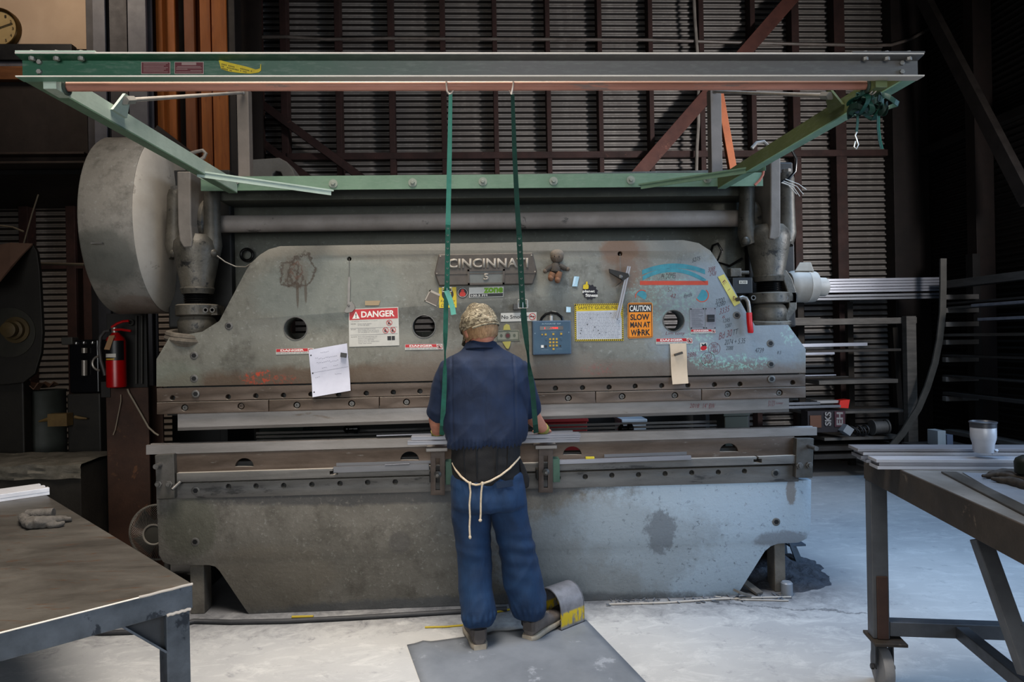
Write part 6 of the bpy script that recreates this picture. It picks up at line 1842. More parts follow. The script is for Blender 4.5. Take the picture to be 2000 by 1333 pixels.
for x0 in (1716, 1719):
    band([(x0 + 4, 206, 2.26), (x0 - 2, 222, 2.26), (x0 - 2, 250, 2.26), (x0 + 1, 275, 2.26), (x0 + 5, 291, 2.26)], 3.5, (teal_m, mat('grey_teal_webbing', '#3f625b'))[x0 == 1716], 'loose_end', root)
# ------------------------------------------------------------------ the worker
def organic(m_, name, mt, parent, voxel, smooth=4, disp=None, top=False):
    me0 = m_.mesh('tmp')
    o = bpy.data.objects.new('tmp', me0); COL.objects.link(o)
    r = o.modifiers.new('r', 'REMESH'); r.mode = 'VOXEL'; r.voxel_size = voxel
    s = o.modifiers.new('s', 'SMOOTH'); s.iterations = smooth; s.factor = .5
    me = eval_mesh(o)
    bpy.data.objects.remove(o); bpy.data.meshes.remove(me0)
    if disp:
        ns = [v.normal.copy() for v in me.vertices]
        for v, n in zip(me.vertices, ns): v.co += n * disp(v.co, n)
    for f in me.polygons: f.use_smooth = True
    return link_mesh(name, me, mt, parent)
def ell(c, rx, ry, n=32, e=2.3, yaw=0.0, tilt=None):
    out = []
    for k in range(n):
        t = 2 * PI * k / n
        cx_, sx_ = math.cos(t), math.sin(t)
        x = rx * math.copysign(abs(cx_) ** (2 / e), cx_); y = ry * math.copysign(abs(sx_) ** (2 / e), sx_)
        p = V((x * math.cos(yaw) - y * math.sin(yaw), x * math.sin(yaw) + y * math.cos(yaw), 0))
        if tilt is not None: p = tilt @ p
        out.append(V(c) + p)
    return out
def row(y, xl, xr, Y, ry):
    a, b = W(xl, y, Y), W(xr, y, Y)
    return ell((a + b) / 2, (b.x - a.x) / 2, ry)

skin = mat('weathered_skin', '#bb8570', '#a9725e', rough=.55, scale=14, bump=.12, bscale=160)
def cloth(name, c1, c2, str_):
    s = NT(name)
    co = s.coords()
    a_ = s.noise(s.coords(False, (1, 1, .4)), 11, 3, .5, .8)
    s.l(s.mix(s.ramp(s.noise(co, 7, 5, .65), .35, .65), lin(c1), lin(c2)), s.b.inputs['Base Color'])
    s.b.inputs['Roughness'].default_value = .8
    s.b.inputs['Sheen Weight'].default_value = .02
    s.bump(s.math('ADD', s.math('MULTIPLY', a_, 1.0), s.math('MULTIPLY', s.noise(co, 300, 3), .05)), str_, .03)
    return s.m
navy = cloth('navy_twill', '#1a2a45', '#142138', .25)
navy2 = cloth('blue_twill_trousers', '#163657', '#112a47', .4)
person = thing('person', 'worker in navy shirt, blue trousers, camouflage cap and black back belt at the press', 'person', V((W(950, 1000, 3.5).x, 3.47, 0)))

HC = W(937, 640, 3.47)
Rh = Matrix.Rotation(math.radians(24), 3, 'Z') @ Matrix.Rotation(math.radians(6), 3, 'Y').inverted() @ Matrix.Rotation(math.radians(-20), 3, 'X')
def hp(x, y, z): return HC + Rh @ V((x, y, z))
SHL, SHR = W(884, 732, 3.51), W(1012, 730, 3.51)
ELL_, ELR = W(853, 812, 3.59), W(1034, 808, 3.59)
WRL, WRR = W(854, 846, 3.735), W(1062, 840, 3.735)
HIPL, HIPR = W(922, 975, 3.48), W(990, 975, 3.48)
KNL, KNR = W(928, 1105, 3.47), W(1014, 1100, 3.50)
ANL, ANR = W(934, 1225, 3.42), W(1034, 1212, 3.49)
HEELL, HEELR = G(938, 1272), G(1030, 1253)
b = MB()
# head, jaw, neck, ears, nose, brow, eyes, lips
b.ball(HC, .076, .094, .108, 28, Rh)
b.ball(hp(0, .035, -.07), .055, .06, .05, 18, Rh)
b.tube([hp(0, .092, .0), hp(0, .115, -.035)], [.009, .016], 10)
b.ball(hp(0, .105, -.038), .016, .012, .012, 10, Rh)
for s_ in (-1, 1):
    b.ball(hp(s_ * .079, -.004, -.018), .011, .019, .032, 14, Rh)
    b.ball(hp(s_ * .031, .083, .005), .014, .012, .012, 10, Rh)
    b.tube([hp(s_ * .012, .094, .022), hp(s_ * .045, .08, .02)], [.008, .007], 8)
    b.ball(hp(s_ * .045, .06, -.045), .025, .025, .025, 12, Rh)
b.tube([hp(-.022, .092, -.066), hp(0, .098, -.065), hp(.022, .092, -.066)], [.006, .008, .006], 8)
NB = W(941, 700, 3.50)
b.tube([hp(0, .0, -.04), W(940, 668, 3.470), W(941, 684, 3.485), W(941, 705, 3.50), NB + V((0, .02, -.08))], [.060, .0585, .060, .068, .08], 20)
# trunk inside the clothes
b.rings([row(700, 900, 990, 3.49, .07), row(722, 878, 1014, 3.50, .09), row(780, 884, 1014, 3.50, .11), row(860, 890, 1006, 3.50, .11), row(940, 892, 1010, 3.49, .11), row(972, 896, 1012, 3.48, .11), row(980, 915, 995, 3.48, .07)])
for sh, el, wr in ((SHL, ELL_, WRL), (SHR, ELR, WRR)):
    d = (wr - el)
    b.ball(sh, .040)
    b.tube([sh, sh.lerp(el, .5), el, el + d * .25, el + d * .6, wr], [.040, .042, .041, .043, .036, .028], 18)
for hi, kn, an, he in ((HIPL, KNL, ANL, HEELL), (HIPR, KNR, ANR, HEELR)):
    b.tube([hi, hi.lerp(kn, .5), kn, kn.lerp(an, .35), an, V((an.x, an.y, .06))], [.075, .068, .052, .054, .038, .036], 18)
# hands: palm and five bent fingers each, thumb from the side of the palm
def handy(wr, fwd, side, s_):
    """fwd: run of the hand; side: towards the thumb"""
    fwd = V(fwd).normalized(); side = (V(side) - fwd * V(side).dot(fwd)).normalized(); dn = side.cross(fwd).normalized()
    if dn.z > 0: dn = -dn
    pc = wr + fwd * .055
    rot = Matrix((side, fwd, dn)).transposed()
    b.ball(pc, .040, .052, .016, 16, rot)
    b.tube([wr - fwd * .01, wr + fwd * .03], [.027, .026], 14)
    for i, ln in enumerate((.072, .080, .074, .058)):
        base = pc + side * (.029 - .0195 * i) + fwd * .038
        d1 = (fwd + side * (.09 - .06 * i)).normalized()
        p1 = base + d1 * ln * .45 + dn * .002
        d2 = (d1 * .8 + dn * .6).normalized(); p2 = p1 + d2 * ln * .33
        d3 = (d1 * .25 + dn * .95).normalized(); p3 = p2 + d3 * ln * .28
        b.tube([base - d1 * .025, base, p1, p2, p3], [.0085, .0092, .0085, .0078, .0062], 10)
    t0 = pc - fwd * .022 + side * .03
    t1 = t0 + (side * .8 + fwd * .6).normalized() * .035; t2 = t1 + (fwd * .9 + side * .25 + dn * .4).normalized() * .03
    b.tube([t0 - side * .02, t0, t1, t2], [.012, .0125, .0105, .008], 10)
handy(WRL, (.03, 1, -.28), (1, 0, 0), 1)
handy(WRR, (.16, 1, -.28), (-1, .1, 0), -1)
body = organic(b, 'body', skin, person, .0042, 3)

# hair under the cap
def shell(cfun, rx, ry, rz, keep, th, n=40):
    m_ = MB(); m_.ball(V((0, 0, 0)), rx, ry, rz, n)
    bmesh.ops.delete(m_.b, geom=[v for v in m_.b.verts if not keep(v.co)], context='VERTS')
    bmesh.ops.solidify(m_.b, geom=m_.b.faces[:], thickness=-th)
    for v in m_.b.verts: v.co = cfun(v.co.x, v.co.y, v.co.z)
    return m_
hairm = NT('sandy_hair')
co = hairm.coords(False, (1, 1, .12))
hn = hairm.noise(co, 190, 4, .7)
hairm.l(hairm.mix(hairm.ramp(hn, .35, .65), lin('#7c5f45'), lin('#a58665')), hairm.b.inputs['Base Color'])
hairm.b.inputs['Roughness'].default_value = .7; hairm.bump(hn, .7, .004)
m_ = shell(hp, .0775, .0985, .104, lambda c: c.y < .045 - max(0, (-.03 - c.z)) * .9 and c.z > -.080 + .03 * (c.x / .08) ** 2 and c.z < .03, .010, 64)
for v in m_.b.verts:
    v.co += (v.co - HC).normalized() * .0045 * noise.noise(V((v.co.x * 130, v.co.y * 130, v.co.z * 45)))
m_.build('hair', hairm.m, person, smooth=True)
# camouflage cap
cap = NT('camouflage_cloth')
co = cap.coords(False, (1, 1, 1.6))
n1, n2, n3 = cap.noise(co, 17, 5, .65, 1.4), cap.noise(co, 26, 4, .6, 1.8), cap.noise(co, 40, 3, .6, 2.0)
c_ = cap.mix(cap.ramp(n1, .46, .5), lin('#8f8672'), lin('#6b6251'))
c_ = cap.mix(cap.ramp(n2, .55, .58), c_, lin('#453d31'))
c_ = cap.mix(cap.ramp(n3, .6, .63), c_, lin('#a69c88'))
cap.l(c_, cap.b.inputs['Base Color']); cap.b.inputs['Roughness'].default_value = .9
cap.bump(cap.noise(cap.coords(), 400, 3), .3, .002)
m_ = shell(hp, .090, .108, .118, lambda c: c.z > -.012 + .012 * (c.y / .1), .006, 56)
for v in m_.b.verts:
    l = Rh.transposed() @ (v.co - HC)
    if l.z > .01: v.co += (v.co - HC).normalized() * (.009 * noise.noise(l * 16) + .006 * noise.noise(l * 34))
crown = m_.build('cap', cap.m, person, smooth=True)
m_ = MB()
N = 18
r0, r1 = [], []
for i in range(N + 1):
    t = math.radians(25 + 130 * i / N)
    r0.append(hp(.086 * math.cos(t), .104 * math.sin(t), -.012)); w_ = math.sin(math.radians(180 * i / N)) ** .6
    r1.append(hp((.086 + .012 * w_) * math.cos(t), .104 * math.sin(t) + .075 * w_, -.03 + .012 * abs(math.cos(t)) * -1))
for i in range(N): m_.poly([r0[i], r0[i + 1], r1[i + 1], r1[i]])
so = m_.build('cap_brim', cap.m, crown, smooth=True); so.modifiers.new('t', 'SOLIDIFY').thickness = .004
MB().ball(hp(0, 0, .117), .007, .007, .005, 10, Rh).build('cap_button', cap.m, crown, smooth=True)
m_ = MB()   # band across the opening at the back
m_.tube([hp(.092 * math.sin(a), -.109 * math.cos(a), -.018 - .004 * math.cos(a)) for a in [math.radians(-50 + 10 * i) for i in range(11)]], .006, 8)
m_.build('cap_band', cap.m, crown, smooth=True)

# shirt
s = MB()
s.rings([row(674, 908, 972, 3.475, .062), row(684, 900, 982, 3.482, .082), row(694, 886, 998, 3.49, .105), row(703, 872, 1014, 3.495, .124), row(716, 862, 1026, 3.50, .140), row(735, 861, 1030, 3.503, .148), row(760, 864, 1030, 3.505, .154), row(800, 868, 1029, 3.51, .158), row(835, 869, 1027, 3.51, .158), row(852, 872, 1024, 3.505, .152), row(864, 878, 1018, 3.50, .138), row(869, 882, 1015, 3.50, .130)])
for sh, el, s_, pxs in ((SHL, ELL_, -1, ((886, 718), (876, 740), (866, 772), (860, 798), (857, 808))), (SHR, ELR, 1, ((1006, 718), (1015, 740), (1025, 770), (1031, 796), (1033, 806)))):
    pts = [W(x, y, 3.50 + .075 * i / 4) for i, (x, y) in enumerate(pxs)]
    s.tube(pts, [.060, .066, .064, .062, .060], 22)
hemz = W(950, 866, 3.5).z
def shirt_d(c, n):
    back = max(0, -n.y)
    d = .0
    low = max(0, min(1, (1.16 - c.z) / .16))
    # drape: slanting folds from the armpits, blousing over the elastic hem
    f1 = noise.noise(V((c.x * 9 + c.z * 7, c.y * 6, c.z * 5)))
    f2 = noise.noise(V((c.x * 9 - c.z * 8 + 4, c.y * 6, c.z * 4)))
    r1 = 1 - 2.2 * abs(noise.noise(V((c.x * 7 + c.z * 5 + 9, c.y * 4, c.z * 3.4))))
    r2 = 1 - 2.2 * abs(noise.noise(V((c.x * 8 - c.z * 6 + 2, c.y * 4, c.z * 3.0))))
    up = 1 - low
    arm = min(1, abs(c.x - W(947, 780, 3.5).x) / .2)
    d += .008 * f1 * (0.4 + low) + .006 * f2 * (.3 + low) + (.0065 * r1 + .0065 * r2) * (.35 + .9 * low + .6 * arm * arm)
    gz = max(0, 1 - abs(c.z - hemz) / .05)
    d += .0045 * gz * math.sin(c.x * 330)
    for xs, amp in ((W(883, 740, 3.4).x, .006), (W(1004, 740, 3.4).x, .006), (W(946, 740, 3.4).x, .0025)):
        if n.y < 0: d -= amp * math.exp(-((c.x - xs) / .005) ** 2)
    d -= .004 * math.exp(-((c.z - W(950, 712, 3.4).z) / .006) ** 2) * back * 0
    return d
shirt = organic(s, 'shirt', navy, person, .0062, 5, shirt_d)
# collar
m_ = MB()
N = 40
ra, rbb, rc = [], [], []
for i in range(N):
    t = 2 * PI * i / N
    cx_, sy_ = math.cos(t), math.sin(t)
    base = V(((W(940, 690, 3.48).x) + .084 * cx_, 3.485 + .083 * sy_, W(940, 687, 3.48).z - .012 * sy_))
    topc = V((W(940, 680, 3.48).x + .072 * cx_, 3.478 + .066 * sy_, W(940, 668, 3.48).z - .022 * sy_))
    fall = V((W(940, 690, 3.48).x + .097 * cx_, 3.482 + .096 * sy_, W(940, 692, 3.48).z - .016 * sy_))
    base.z += .004; topc.z += .010; fall.z += .012; ra.append(base); rbb.append(topc); rc.append(fall)
m_.rings([ra, rbb, rc], cap=False)
so = m_.build('collar', navy, shirt, smooth=True); so.modifiers.new('t', 'SOLIDIFY').thickness = .004; sb = so.modifiers.new('u', 'SUBSURF'); sb.levels = 1; sb.render_levels = 1

# trousers
t_ = MB()
t_.rings([row(925, 884, 1017, 3.495, .135), row(945, 882, 1021, 3.49, .140), row(968, 882, 1025, 3.485, .145), row(984, 883, 1027, 3.48, .138), row(992, 890, 1022, 3.48, .115)])
for pts in ([(921, 975, 3.485, 38.5), (920, 1005, 3.48, 36.5), (923, 1050, 3.475, 34), (926, 1100, 3.47, 31.5), (929, 1150, 3.45, 30.5), (934, 1182, 3.43, 32), (935, 1202, 3.42, 31), (934, 1213, 3.42, 27), (934, 1218, 3.42, 24)],
            [(989, 975, 3.485, 37.5), (995, 1005, 3.48, 35), (1005, 1050, 3.485, 33.5), (1015, 1100, 3.49, 33), (1021, 1140, 3.495, 35), (1028, 1168, 3.495, 35), (1031, 1185, 3.49, 32), (1032, 1197, 3.49, 28), (1033, 1203, 3.49, 25)]):
    t_.rings([ell(W(x, y, Y), r / FPX * Y, r / FPX * Y * 1.05, 26, 2) for x, y, Y, r in pts])
def trou_d(c, n):
    low = max(0, min(1, (.40 - c.z) / .35)); d = 0
    f1 = noise.noise(V((c.x * 8, c.y * 5, c.z * 3.2)))
    f2 = noise.noise(V((c.x * 7 + c.z * 9, c.y * 5, c.z * 8 + 3)))
    f3 = noise.noise(V((c.x * 7 - c.z * 10, c.y * 5, c.z * 9 + 8)))
    r1 = 1 - 2.2 * abs(noise.noise(V((c.x * 9 + c.z * 4 + 5, c.y * 6, c.z * 1.6))))
    r2 = 1 - 2.2 * abs(noise.noise(V((c.x * 9 - c.z * 7 + 1, c.y * 6, c.z * 1.8 + 7))))
    d += .005 * f1 + .004 * f2 * low + .004 * f3 * low + .007 * r1 + .007 * r2 * (.4 + low)
    kn = math.exp(-((c.z - .46) / .1) ** 2); d += .010 * kn * noise.noise(V((c.x * 6 + c.z * 16, 2, c.z * 12)))
    seat = math.exp(-((c.z - .80) / .05) ** 2); d += .007 * seat * noise.noise(V((c.x * 12 + c.z * 10, 5, c.z * 18)))
    if c.z < .2: d += .004 * math.sin(math.atan2(n.y, n.x) * 16) * max(0, 1 - abs(c.z - .15) / .04)
    return d
trou = organic(t_, 'trousers', navy2, person, .0068, 5, trou_d)
m_ = MB()
f = Face(W(968, 944, 3.333), W(1000, 938, 3.34), W(1004, 951, 3.34), W(976, 956, 3.333))
# back pocket flap follows the seat
def onseat(px, py, lift=.004):
    y0 = 3.49 - .146 * math.sqrt(max(0, 1 - (abs(px - 953) / 74.0) ** 2.3)); return W(px, py, y0 - lift)
m_.rings([[onseat(968 + 5.5 * i, 943 - 1.0 * i, .006) for i in range(7)], [onseat(971 + 5.2 * i, 955 - .8 * i, .009) for i in range(7)], [onseat(971 + 5.2 * i, 955 - .8 * i, .003) for i in range(7)]], cap=False, closed=False)
m_.build('pocket_flap', mat('pocket_dark', '#16263a', bump=0, rough=.9), trou, smooth=True)

# black back support belt
bm_ = MB()
bm_.rings([row(862, 879, 1017, 3.50, .141), row(868, 881, 1016, 3.50, .143), row(900, 882, 1016, 3.498, .146), row(930, 883, 1017, 3.495, .147), row(938, 885, 1016, 3.495, .144), row(944, 900, 1000, 3.495, .13)])
blk = mat('black_elastic', '#1c1c1f', '#151517', rough=.85, scale=8, bump=.3, bscale=260)
belt = organic(bm_, 'back_belt', blk, person, .0065, 2, lambda c, n: .004 * noise.noise(V((c.x * 10, c.y * 8, c.z * 25))))
def onbelt(px, py, lift=.004):
    y0 = 3.497 - .147 * math.sqrt(max(0, 1 - (abs(px - 949.5) / 68.0) ** 2.3)); return W(px, py, y0 - lift)
m_ = MB()
for px in (905, 930, 970, 993):
    m_.tube([onbelt(px + (950 - px) * .06 * i / 6, 872 + 10 * i, .004) for i in range(7)], .0035, 6)
m_.build('belt_stay', mat('belt_stay_black', '#0f0f11', bump=0, rough=.6), belt, smooth=True)
# apron string with its two hanging tails
strm = mat('natural_cotton_cord', '#bcae9b', '#a3957f', rough=.9, scale=60, bump=.3, bscale=300)
st = MB()
pts = [(884, 905), (890, 918), (900, 931), (912, 941), (921, 946), (930, 948), (941, 946), (958, 940), (978, 929), (996, 915), (1008, 902), (1015, 893)]
pth = [onbelt(x, y, .010 if 890 < x < 1008 else .006) for x, y in pts]
st.tube(pth, .0052, 8)
for x, y in ((918, 945), (942, 945)): st.ball(onbelt(x, y, .016), .009, .008, .010, 12)
def tailpts(l, d): return [onseat(x, y, d + .016 + .0007 * max(0, (y - 960)) * .3) for x, y in l]
st.tube(tailpts([(917, 946), (919, 962), (917, 985), (918, 1010), (917, 1030), (918, 1049)], 0), .0048, 8)
st.tube(tailpts([(942, 946), (940, 962), (939, 985), (939, 1005), (938, 1016)], 0), .0048, 8)
st.ball(tailpts([(918, 1050)], 0)[0], .0075, .0075, .010, 10); st.ball(tailpts([(938, 1017)], 0)[0], .009, .008, .008, 10)
st.build('apron_string', strm, person, smooth=True)
# pouch at the hip
m_ = MB().prism([W(x, y, 3.45) for x, y in ((1013, 900), (1018, 899), (1026, 915), (1034, 935), (1033, 952), (1027, 956), (1021, 950), (1018, 930))], V((0, .06, 0)))
m_.build('hip_pouch', blk, person, bevel=.006)
# wristlets
def cuff(wr, el, mt):
    d = (wr - el).normalized()
    c = wr - d * .012
    MB().lathe(c - d * .012, d, [(0, .028), (0, .034), (.026, .033), (.026, .027)], 20).build('wristlet', mt, person, smooth=True)
cuff(WRL, ELL_, mat('wristlet_yellow', '#8f8a4a', '#77723c', rough=.7, bump=.1)); cuff(WRR, ELR, mat('wristlet_yellow', '#8f8a4a'))

# socks
for an, he in ((ANL, HEELL), (ANR, HEELR)):
    MB().tube([V((an.x, an.y, .17)), V((an.x, an.y, .10)), V((an.x, an.y + .01, .07))], [.044, .044, .042], 18).build('sock', mat('dark_sock', '#2a2b30', bump=.1), person, smooth=True)
# shoes
upm = mat('grey_suede', '#6b6562', '#575250', rough=.9, scale=18, bump=.3, bscale=260)
slm = mat('sole_beige', '#a39b8e', '#8f877a', rough=.7, scale=18, bump=.1)
def shoe(heel, yaw, pitch):
    R_ = Matrix.Rotation(yaw, 3, 'Z') @ Matrix.Rotation(pitch, 3, 'X')
    T = lambda x, y, z: V(heel) + R_ @ V((x, y, z))
    st_ = [(.004, .026, .070), (.02, .036, .098), (.05, .040, .115), (.085, .040, .118), (.115, .040, .105), (.15, .043, .088), (.19, .049, .074), (.225, .051, .064), (.26, .047, .055), (.285, .036, .046), (.30, .018, .038)]
    up_ = MB()
    up_.rings([[T(hw * math.copysign(abs(math.cos(a)) ** .75, math.cos(a)), y, .018 + (h - .018) * (.5 + .5 * math.copysign(abs(math.sin(a)) ** .85, math.sin(a)))) for a in [2 * PI * k / 24 for k in range(24)]] for y, hw, h in st_])
    u = up_.build('shoe', upm, person, smooth=True)
    sb = u.modifiers.new('s', 'SUBSURF'); sb.levels = 1; sb.render_levels = 1
    sl = MB()
    def sr(z, g): return [T((hw + g) * s_, y + (-.006 if i == 0 else 0), z + (.012 * ((y - .2) / .1) ** 2 if y > .2 and z < .02 else 0)) for s_, seq in ((1, list(enumerate(st_))), (-1, list(enumerate(st_))[::-1])) for i, (y, hw, h) in seq]
    sl.rings([sr(.001, .000), sr(.006, .004), sr(.020, .004), sr(.027, .001)])
    so_ = sl.build('sole', slm, u, smooth=True)
    m_ = MB()
    for i in range(4):
        y = .12 + .022 * i; h = .108 - .009 * i * 1.3
        m_.tube([T(-.022, y, h - .006), T(0, y + .004, h + .003), T(.022, y, h - .006)], .003, 6)
    m_.build('lace', mat('shoe_lace', '#8a847e', bump=0), u, smooth=True)
    m_ = MB(); m_.rings([[T(hw * 1.01 * s_, y, z) for s_, y, hw, z in ((-1, .02, .037, .05), (-1, .005, .028, .05), (1, .005, .028, .05), (1, .02, .037, .05))], [T(hw * 1.01 * s_, y, z) for s_, y, hw, z in ((-1, .02, .037, .095), (-1, .008, .024, .095), (1, .008, .024, .095), (1, .02, .037, .095))]], cap=False, closed=False)
    m_.build('heel_tab', mat('heel_tab', '#504b49', rough=.8, bump=.1), u)
shoe(HEELL, math.radians(9), 0)
shoe(HEELR, math.radians(-40), math.radians(4))
# ------------------------------------------------------------------ work piece and strips on the ledge
alum = mat('mill_aluminium', '#a3a4a9')
for i, (q, Y, h, lab) in enumerate((((803, 857, 1134, 851.5), 3.70, 7.5, 'upper of the two aluminium strips the worker holds on the die'), ((796, 866, 1132, 860), 3.69, 8, 'lower of the two aluminium strips the worker holds on the die'))):
    a, b = W(q[0], q[1], Y), W(q[2], q[3], Y)
    hh = h / FPX * Y
    m_ = MB().bar(a + V((0, .04, 0)), b + V((0, .04, 0)), .08, hh)
    m_.bar(a + V((0, -.001, hh * .33)), b + V((0, -.001, hh * .33)), .003, hh * .22)
    tag(m_.build('workpiece', alum, bevel=.001), lab, 'metal strip')
for q, Y, lab in (((736, 851, 885, 846), 3.97, 'thin aluminium flat lying on the die beside the worker, flywheel side'), ((1020, 845, 1118, 842), 3.97, 'thin aluminium flat lying on the die beside the worker, motor side')):
    a, b = W(q[0], q[1], Y), W(q[2], q[3], Y)
    tag(MB().bar(a + V((0, .0, 0)), b, .03, .006).build('flat_strip', alum), lab, 'metal strip')
LY = BL - .03
for (x0, y0, x1, y1, h, dpt, mt, lab) in ((652, 918, 838, 912, 11, .012, alu_d, 'grey steel angle strip lying on the ledge, flywheel side of the worker'), (657, 908, 842, 903, 6, .05, alu_d, 'flat strip standing against the holder rail behind the ledge angle'), (1085, 903, 1349, 894, 8, .012, alu, 'long pale strip along the ledge on the motor side'), (1180, 891, 1341, 886, 6, .05, alu_d, 'shorter flat strip leaning behind the long pale strip')):
    a, b = W(x0, y0, LY - dpt), W(x1, y1, LY - dpt)
    if dpt > .03: a, b = W(x0, y0, BL - .002), W(x1, y1, BL - .002)
    tag(MB().bar(a, b, .006 if dpt > .03 else .02, h / FPX * LY).build('ledge_strip', mt), lab, 'metal strip')
o = MB().box(X_(1143, 896, LY), X_(1160, 893, LY), LY - .022, LY - .002, Z_(1150, 896.5, LY), Z_(1150, 892, LY)).build('tape_measure_end', mat('yellow_plastic', '#b3a32c', bump=0), bevel=.002)
tag(o, 'small yellow and grey offcut on the ledge strip', 'offcut')
o = MB().bar(W(752, 908.5, LY - .02), W(800, 906, LY - .02), .012, .004).build('pale_offcut', alum, bevel=.001); tag(o, 'pale scrap sliver on the ledge near the slotted arm', 'offcut')
# ------------------------------------------------------------------ foot pedal under its hood
A = G(1097, 1235)
d = (G(1141, 1217) - A).normalized()
p = V((-d.y, d.x, 0))
Wd, Hh, Ln = .19, .20, (G(1141, 1217) - A).length * 1.02
root = thing('foot_pedal', 'grey hooded foot pedal with worn yellow paint, beside the worker shoe', 'foot pedal', A + p * Wd / 2 + d * Ln / 2)
arch, inner = [], []
for i in range(17):
    t = PI * i / 16
    arch.append((Wd / 2 - Wd / 2 * math.cos(t), Hh * .5 + Hh * .5 * math.sin(t) if 0 < i < 16 else Hh * .5))
prof = [(0, 0)] + arch + [(Wd, 0)]
t = .006
inn = [(t, 0)] + [(Wd / 2 + (u - Wd / 2) * (1 - 2 * t / Wd), Hh * .5 + (v - Hh * .5) * .94) for u, v in arch] + [(Wd - t, 0)]
hoodm = NT('pedal_hood')
co = hoodm.coords(True); sx = hoodm.n('ShaderNodeSeparateXYZ'); hoodm.l(co, sx.inputs[0])
nn_ = hoodm.noise(hoodm.coords(True, (3, 3, 1)), 14, 6, .75)
band_ = hoodm.math('MULTIPLY', hoodm.ramp(sx.outputs[2], .095, .085), hoodm.ramp(sx.outputs[2], .015, .03))
sg = hoodm.n('ShaderNodeNewGeometry'); sn = hoodm.n('ShaderNodeSeparateXYZ'); hoodm.l(sg.outputs['Normal'], sn.inputs[0])
wear = hoodm.math('MULTIPLY', band_, hoodm.ramp(nn_, .42, .48))
base_ = hoodm.mix(hoodm.ramp(hoodm.noise(co, 10, 5), .4, .65), lin('#85858a'), lin('#6c6c70'))
hoodm.l(hoodm.mix(wear, base_, lin('#c3ab2e')), hoodm.b.inputs['Base Color'])
hoodm.b.inputs['Roughness'].default_value = .45; hoodm.b.inputs['Metallic'].default_value = .2
m_ = MB()
E_ = lambda u, v, l: A + p * u + d * l + V((0, 0, v))
m_.rings([[E_(u, v, 0) for u, v in prof], [E_(u, v, Ln) for u, v in prof], [E_(u, v, Ln) for u, v in inn], [E_(u, v, 0) for u, v in inn], [E_(u, v, 0) for u, v in prof]], cap=False, closed=False)
m_.build('hood', hoodm.m, root, smooth=True)
m_ = MB(); m_.prism([E_(u, v, Ln - .006) for u, v in prof], d * .004); m_.build('hood_back', mat('pedal_dark', '#37373a', bump=0), root)
MB().hexa([E_(.03, .03, .02), E_(Wd - .03, .03, .02), E_(Wd - .03, .05, Ln - .02), E_(.03, .05, Ln - .02), E_(.03, .04, .02), E_(Wd - .03, .04, .02), E_(Wd - .03, .062, Ln - .02), E_(.03, .062, Ln - .02)]).build('pedal_plate', mat('pedal_dark', '#37373a'), root)
MB().hexa([E_(0, 0, 0), E_(Wd, 0, 0), E_(Wd, 0, Ln), E_(0, 0, Ln), E_(0, .01, 0), E_(Wd, .01, 0), E_(Wd, .01, Ln), E_(0, .01, Ln)]).build('base_plate', mat('pedal_dark', '#37373a'), root)
# ------------------------------------------------------------------ floor mat, hoses, sticks
matm = mat('mat_grey_blue', '#787d84', '#686d74', rough=.5, scale=3, patch=('#8b9097', .6, 4), bump=.15, bscale=40)
q = [G(795, 1262), G(1145, 1213), G(1300, 1375), G(845, 1400)]
m_ = MB()
N, Mm = 24, 24
g_ = []
for i in range(N + 1):
    r_ = []
    for j in range(Mm + 1):
        u, v = i / N, j / Mm
        pnt = q[0].lerp(q[1], u).lerp(q[3].lerp(q[2], u), v)
        wv = .010 * math.exp(-((u - .08 - .02 * v) / .03) ** 2) + .010 * math.exp(-((u - .72 - .12 * v + .25 * (1 - v) ** 2) / .04) ** 2)
        r_.append(pnt + V((0, 0, .005 + wv)))
    g_.append(r_)
for i in range(N):
    for j in range(Mm): m_.poly([g_[i][j], g_[i][j + 1], g_[i + 1][j + 1], g_[i + 1][j]])
o = m_.build('floor_mat', matm, smooth=True); so = o.modifiers.new('t', 'SOLIDIFY'); so.thickness = .005; so.offset = -1
tag(o, 'worn grey-blue mat on the concrete where the worker stands', 'mat')
def floor_run(nm, pts, r, mt, lab, cat):
    o = MB().tube([G(x, y, r) for x, y in pts], r, 10).build(nm, mt, smooth=True); tag(o, lab, cat)
rub = mat('black_rubber_hose', '#3a3b3e', '#2d2e31', rough=.6, bump=.1)
floor_run('floor_hose', [(150, 1234), (200, 1237), (260, 1235), (320, 1228), (380, 1214), (450, 1216), (560, 1214), (680, 1208), (800, 1201), (900, 1195), (990, 1190)], .013, rub, 'black hose lying on the floor along the foot of the press', 'hose')
ysk = mat('yellow_stick', '#a8952f', '#97852a', rough=.7, bump=.1)
floor_run('yellow_crayon', [(570, 1206), (612, 1205)], .007, ysk, 'short yellow marking stick against the foot of the press', 'marker')
floor_run('wood_sliver', [(830, 1226), (870, 1225), (905, 1222)], .005, ysk, 'thin yellowish sliver on the floor beside the worker shoe, flywheel side', 'stick')
floor_run('wood_sliver', [(965, 1197), (995, 1191)], .006, ysk, 'short yellowish stick on the floor between the worker legs', 'stick')
floor_run('metal_rod', [(1190, 1181), (1300, 1178), (1400, 1171), (1480, 1168), (1545, 1167)], .006, mat('pale_rod', '#a39d95'), 'thin pale rod lying along the bed foot at the motor end', 'rod')
floor_run('metal_rod', [(1395, 1166), (1450, 1172), (1540, 1174)], .005, mat('pale_rod', '#a39d95'), 'second thin rod crossing the long one near the rubble', 'rod')
